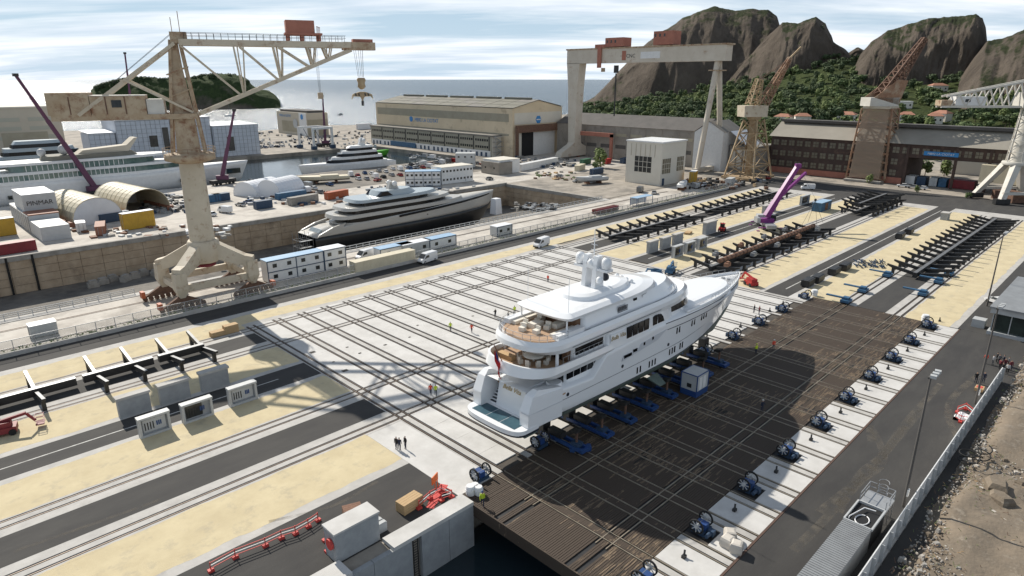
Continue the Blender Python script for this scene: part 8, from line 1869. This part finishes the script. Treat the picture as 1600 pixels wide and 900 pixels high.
HOUSES = [(1232, 187, 'white house with red roof at the left end of the brown shed'), (1262, 186, 'larger pale house with red hipped roof behind the brown shed'), (1333, 183, 'small pale house with tiled roof among the trees'), (1419, 163, 'white cubic house high among the pines'), (1427, 183, 'pale house right of the brown crane'), (1483, 182, 'stone house with tiled roof among the trees at right'), (1473, 187, 'low tiled house above the shed roof'), (1530, 127, 'red-tiled house high on the right hill'), (1052, 143, 'pale house at the foot of the big cliff'), (1468, 137, 'tiled house below the cave cliff')]
hpos = []
for px, py, lab in HOUSES:
    best = None; a = heading(px)
    for d in range(430, 1000, 6):
        x, y = d * math.cos(a), d * math.sin(a); z = slope_h(x, y); v = Vector((x, y, z + 3 - CAM_H)); dep = v.dot(FW)
        yy = 450 - FPX * v.dot(UP) / dep
        if best is None or abs(yy - py) < best[0]: best = (abs(yy - py), x, y, z, d)
    hpos.append((best[1], best[2]))
    d = best[4]; s = 1.0 if d < 700 else 1.2
    h = thing('house', lab, 'house', (best[1], best[2], best[3]), heading(px) + R(random.uniform(60, 120))); w = random.uniform(9, 13) * s
    MB().b2(-w / 2, w / 2, -4, 4, -3, 5.2).build('wall', 'house_wall', h)
    if 'cubic' not in lab: MB().add([(-w / 2 - .5, -4.6, 5.2), (w / 2 + .5, -4.6, 5.2), (w / 2 + .5, 4.6, 5.2), (-w / 2 - .5, 4.6, 5.2), (-w / 4, 0, 7.4), (w / 4, 0, 7.4)], [(0, 1, 5, 4), (1, 2, 5), (2, 3, 4, 5), (3, 0, 4)]).build('roof', 'roof_tile', h)
    else: MB().b2(-w / 2 - .2, w / 2 + .2, -4.2, 4.2, 5.2, 5.5).build('roof', 'white_paint', h)
    for k in range(3):
        for s_ in (-1, 1): MB().box((-w / 3 + k * w / 3, s_ * 4.02, 2.6), (1.1, 0.12, 1.4)).build('window', 'pane_dark', h)
cnt = 0; big_v = []; big_f = []; big_m = []
def far_from_house(x, y, d): return all((x - a) ** 2 + (y - b) ** 2 > d * d for a, b in hpos)
for (p0, p1, d0, d1, where) in zones:
    for k in range(72):
        px = random.uniform(p0, p1); d = d0 + (d1 - d0) * random.random() ** 1.3; a = heading(px); x, y = d * math.cos(a), d * math.sin(a)
        if not far_from_house(x, y, 13) or any(abs(heading(px) - math.atan2(b, a_)) < 0.012 and d < math.hypot(a_, b) and math.hypot(a_, b) - d < 26 for a_, b in hpos): continue
        kk = random.choice((0, 1, 1, 2, 2, 3, 3, 4, 5)); tree(x, y, slope_h(x, y) - 0.2, kk, random.uniform(0.85, 1.5), KN[kk] + ' ' + where, 'trees ' + where)
# the rest of the wood reads as one mass
for kk in range(6):
    V = []; Fc = []; _, cv, cf = crowns[kk]; cv = np.array(cv); 
    for k in range(230):
        px = random.uniform(905, 1900); a = heading(px); lo = np.interp(px, [900, 960, 1100, 1250, 1400, 1600, 1900], [840, 660, 490, 440, 432, 430, 430]); d = lo + (1060 - lo) * random.random() ** 0.75
        x, y = d * math.cos(a), d * math.sin(a)
        if not far_from_house(x, y, 12) or any(abs(a - math.atan2(b, a_)) < 0.012 and d < math.hypot(a_, b) and math.hypot(a_, b) - d < 26 for a_, b in hpos): continue
        s = random.uniform(0.9, 1.6); r = random.uniform(0, 6.28); b0 = len(V) and sum(len(v) for v in V)
        c_, s_ = math.cos(r), math.sin(r); vv = np.stack([(cv[:, 0] * c_ - cv[:, 1] * s_) * s + x, (cv[:, 0] * s_ + cv[:, 1] * c_) * s + y, cv[:, 2] * s + slope_h(x, y) - 1.2 * s], 1); V.append(vv)
    n = len(V); allv = np.concatenate(V); per = len(cv)
    me = bpy.data.meshes.new('wood'); nf = n * len(cf); me.vertices.add(len(allv)); me.vertices.foreach_set('co', allv.astype(np.float32).ravel())
    me.loops.add(nf * 5); me.loops.foreach_set('vertex_index', np.arange(nf * 5, dtype=np.int32)); me.polygons.add(nf); me.polygons.foreach_set('loop_start', np.arange(0, nf * 5, 5, dtype=np.int32)); me.polygons.foreach_set('loop_total', np.full(nf, 5, dtype=np.int32)); me.update(calc_edges=True)
    me.materials.append(M[('leaf_dark', 'leaf_mid', 'leaf_mid', 'leaf_light', 'leaf_dark', 'leaf_dark')[kk]])
    o = stuff(link('hillside_wood', me)); tag(o, 'dense wood of %ss covering the slope below the cliffs' % KN[kk], 'wood')
# a tree beside the pump house, bushes inside the shed bay, scrub by the low wall, island pines
for i, (px, py, s, k, lab) in enumerate(((938, 262, 1.25, 3, 'light green tree left of the pump house'), (930, 266, .6, 2, 'small green bush beside the tree near the pump house'), (1445, 274, 1.0, 2, 'green tree seen through the shed bay, left'), (1475, 275, 1.0, 3, 'green tree seen through the shed bay, right'), (1358, 286, .5, 3, 'low green shrub at the foot of the brown crane'), (1512, 310, .35, 2, 'small shrub on the parking strip'), (1432, 300, .35, 3, 'small shrub beside the far parking'))):
    p = at(px, py); tree(p.x, p.y, -0.2, k, s, lab)
random.seed(31); V = []; cv = np.array(crowns[4][1])
for k in range(150):
    px = random.uniform(145, 388); a = heading(px); d = 1240 + random.uniform(-35, 50); x, y = d * math.cos(a), d * math.sin(a)
    ys = float(np.interp(px, [138, 150, 180, 215, 250, 290, 315, 345, 372, 388], [141, 134, 126, 121, 124, 124, 118, 116, 118, 128]))
    zt = CAM_H + math.tan(math.atan((450 - ys) / FPX) - PITCH) * 1240 * math.cos(AZ - a)
    s = random.uniform(1.0, 1.7); V.append(cv * s + np.array([x, y, zt - 6.5 * s]))
allv = np.concatenate(V); nf = len(allv) // 5; me = bpy.data.meshes.new('island_wood'); me.vertices.add(len(allv)); me.vertices.foreach_set('co', allv.astype(np.float32).ravel()); me.loops.add(nf * 5); me.loops.foreach_set('vertex_index', np.arange(nf * 5, dtype=np.int32)); me.polygons.add(nf); me.polygons.foreach_set('loop_start', np.arange(0, nf * 5, 5, dtype=np.int32)); me.polygons.foreach_set('loop_total', np.full(nf, 5, dtype=np.int32)); me.update(calc_edges=True); me.materials.append(M['leaf_dark'])
tag(stuff(link('island_wood', me)), 'dark pine wood covering the island behind the hammerhead crane', 'wood')
# scrub along the low wall and verge
vs = []; fs = []; rnd = random.Random(8)
for k in range(2600):
    x = rnd.uniform(-20, 255); y = rnd.uniform(128.3, 130.3); s = rnd.uniform(.15, .4); b0 = len(vs); a = rnd.uniform(0, 6.28); z = rnd.uniform(0.05, .5)
    vs += [(x, y, z), (x + s * math.cos(a), y + s * math.sin(a), z + s * .7), (x - s * math.sin(a), y + s * math.cos(a), z + s)]; fs.append((b0, b0 + 1, b0 + 2))
me = bpy.data.meshes.new('scrub'); me.from_pydata(vs, [], fs); me.materials.append(M['leaf_light']); tag(stuff(link('verge_scrub', me)), 'strip of green scrub along the yard fence', 'scrub')
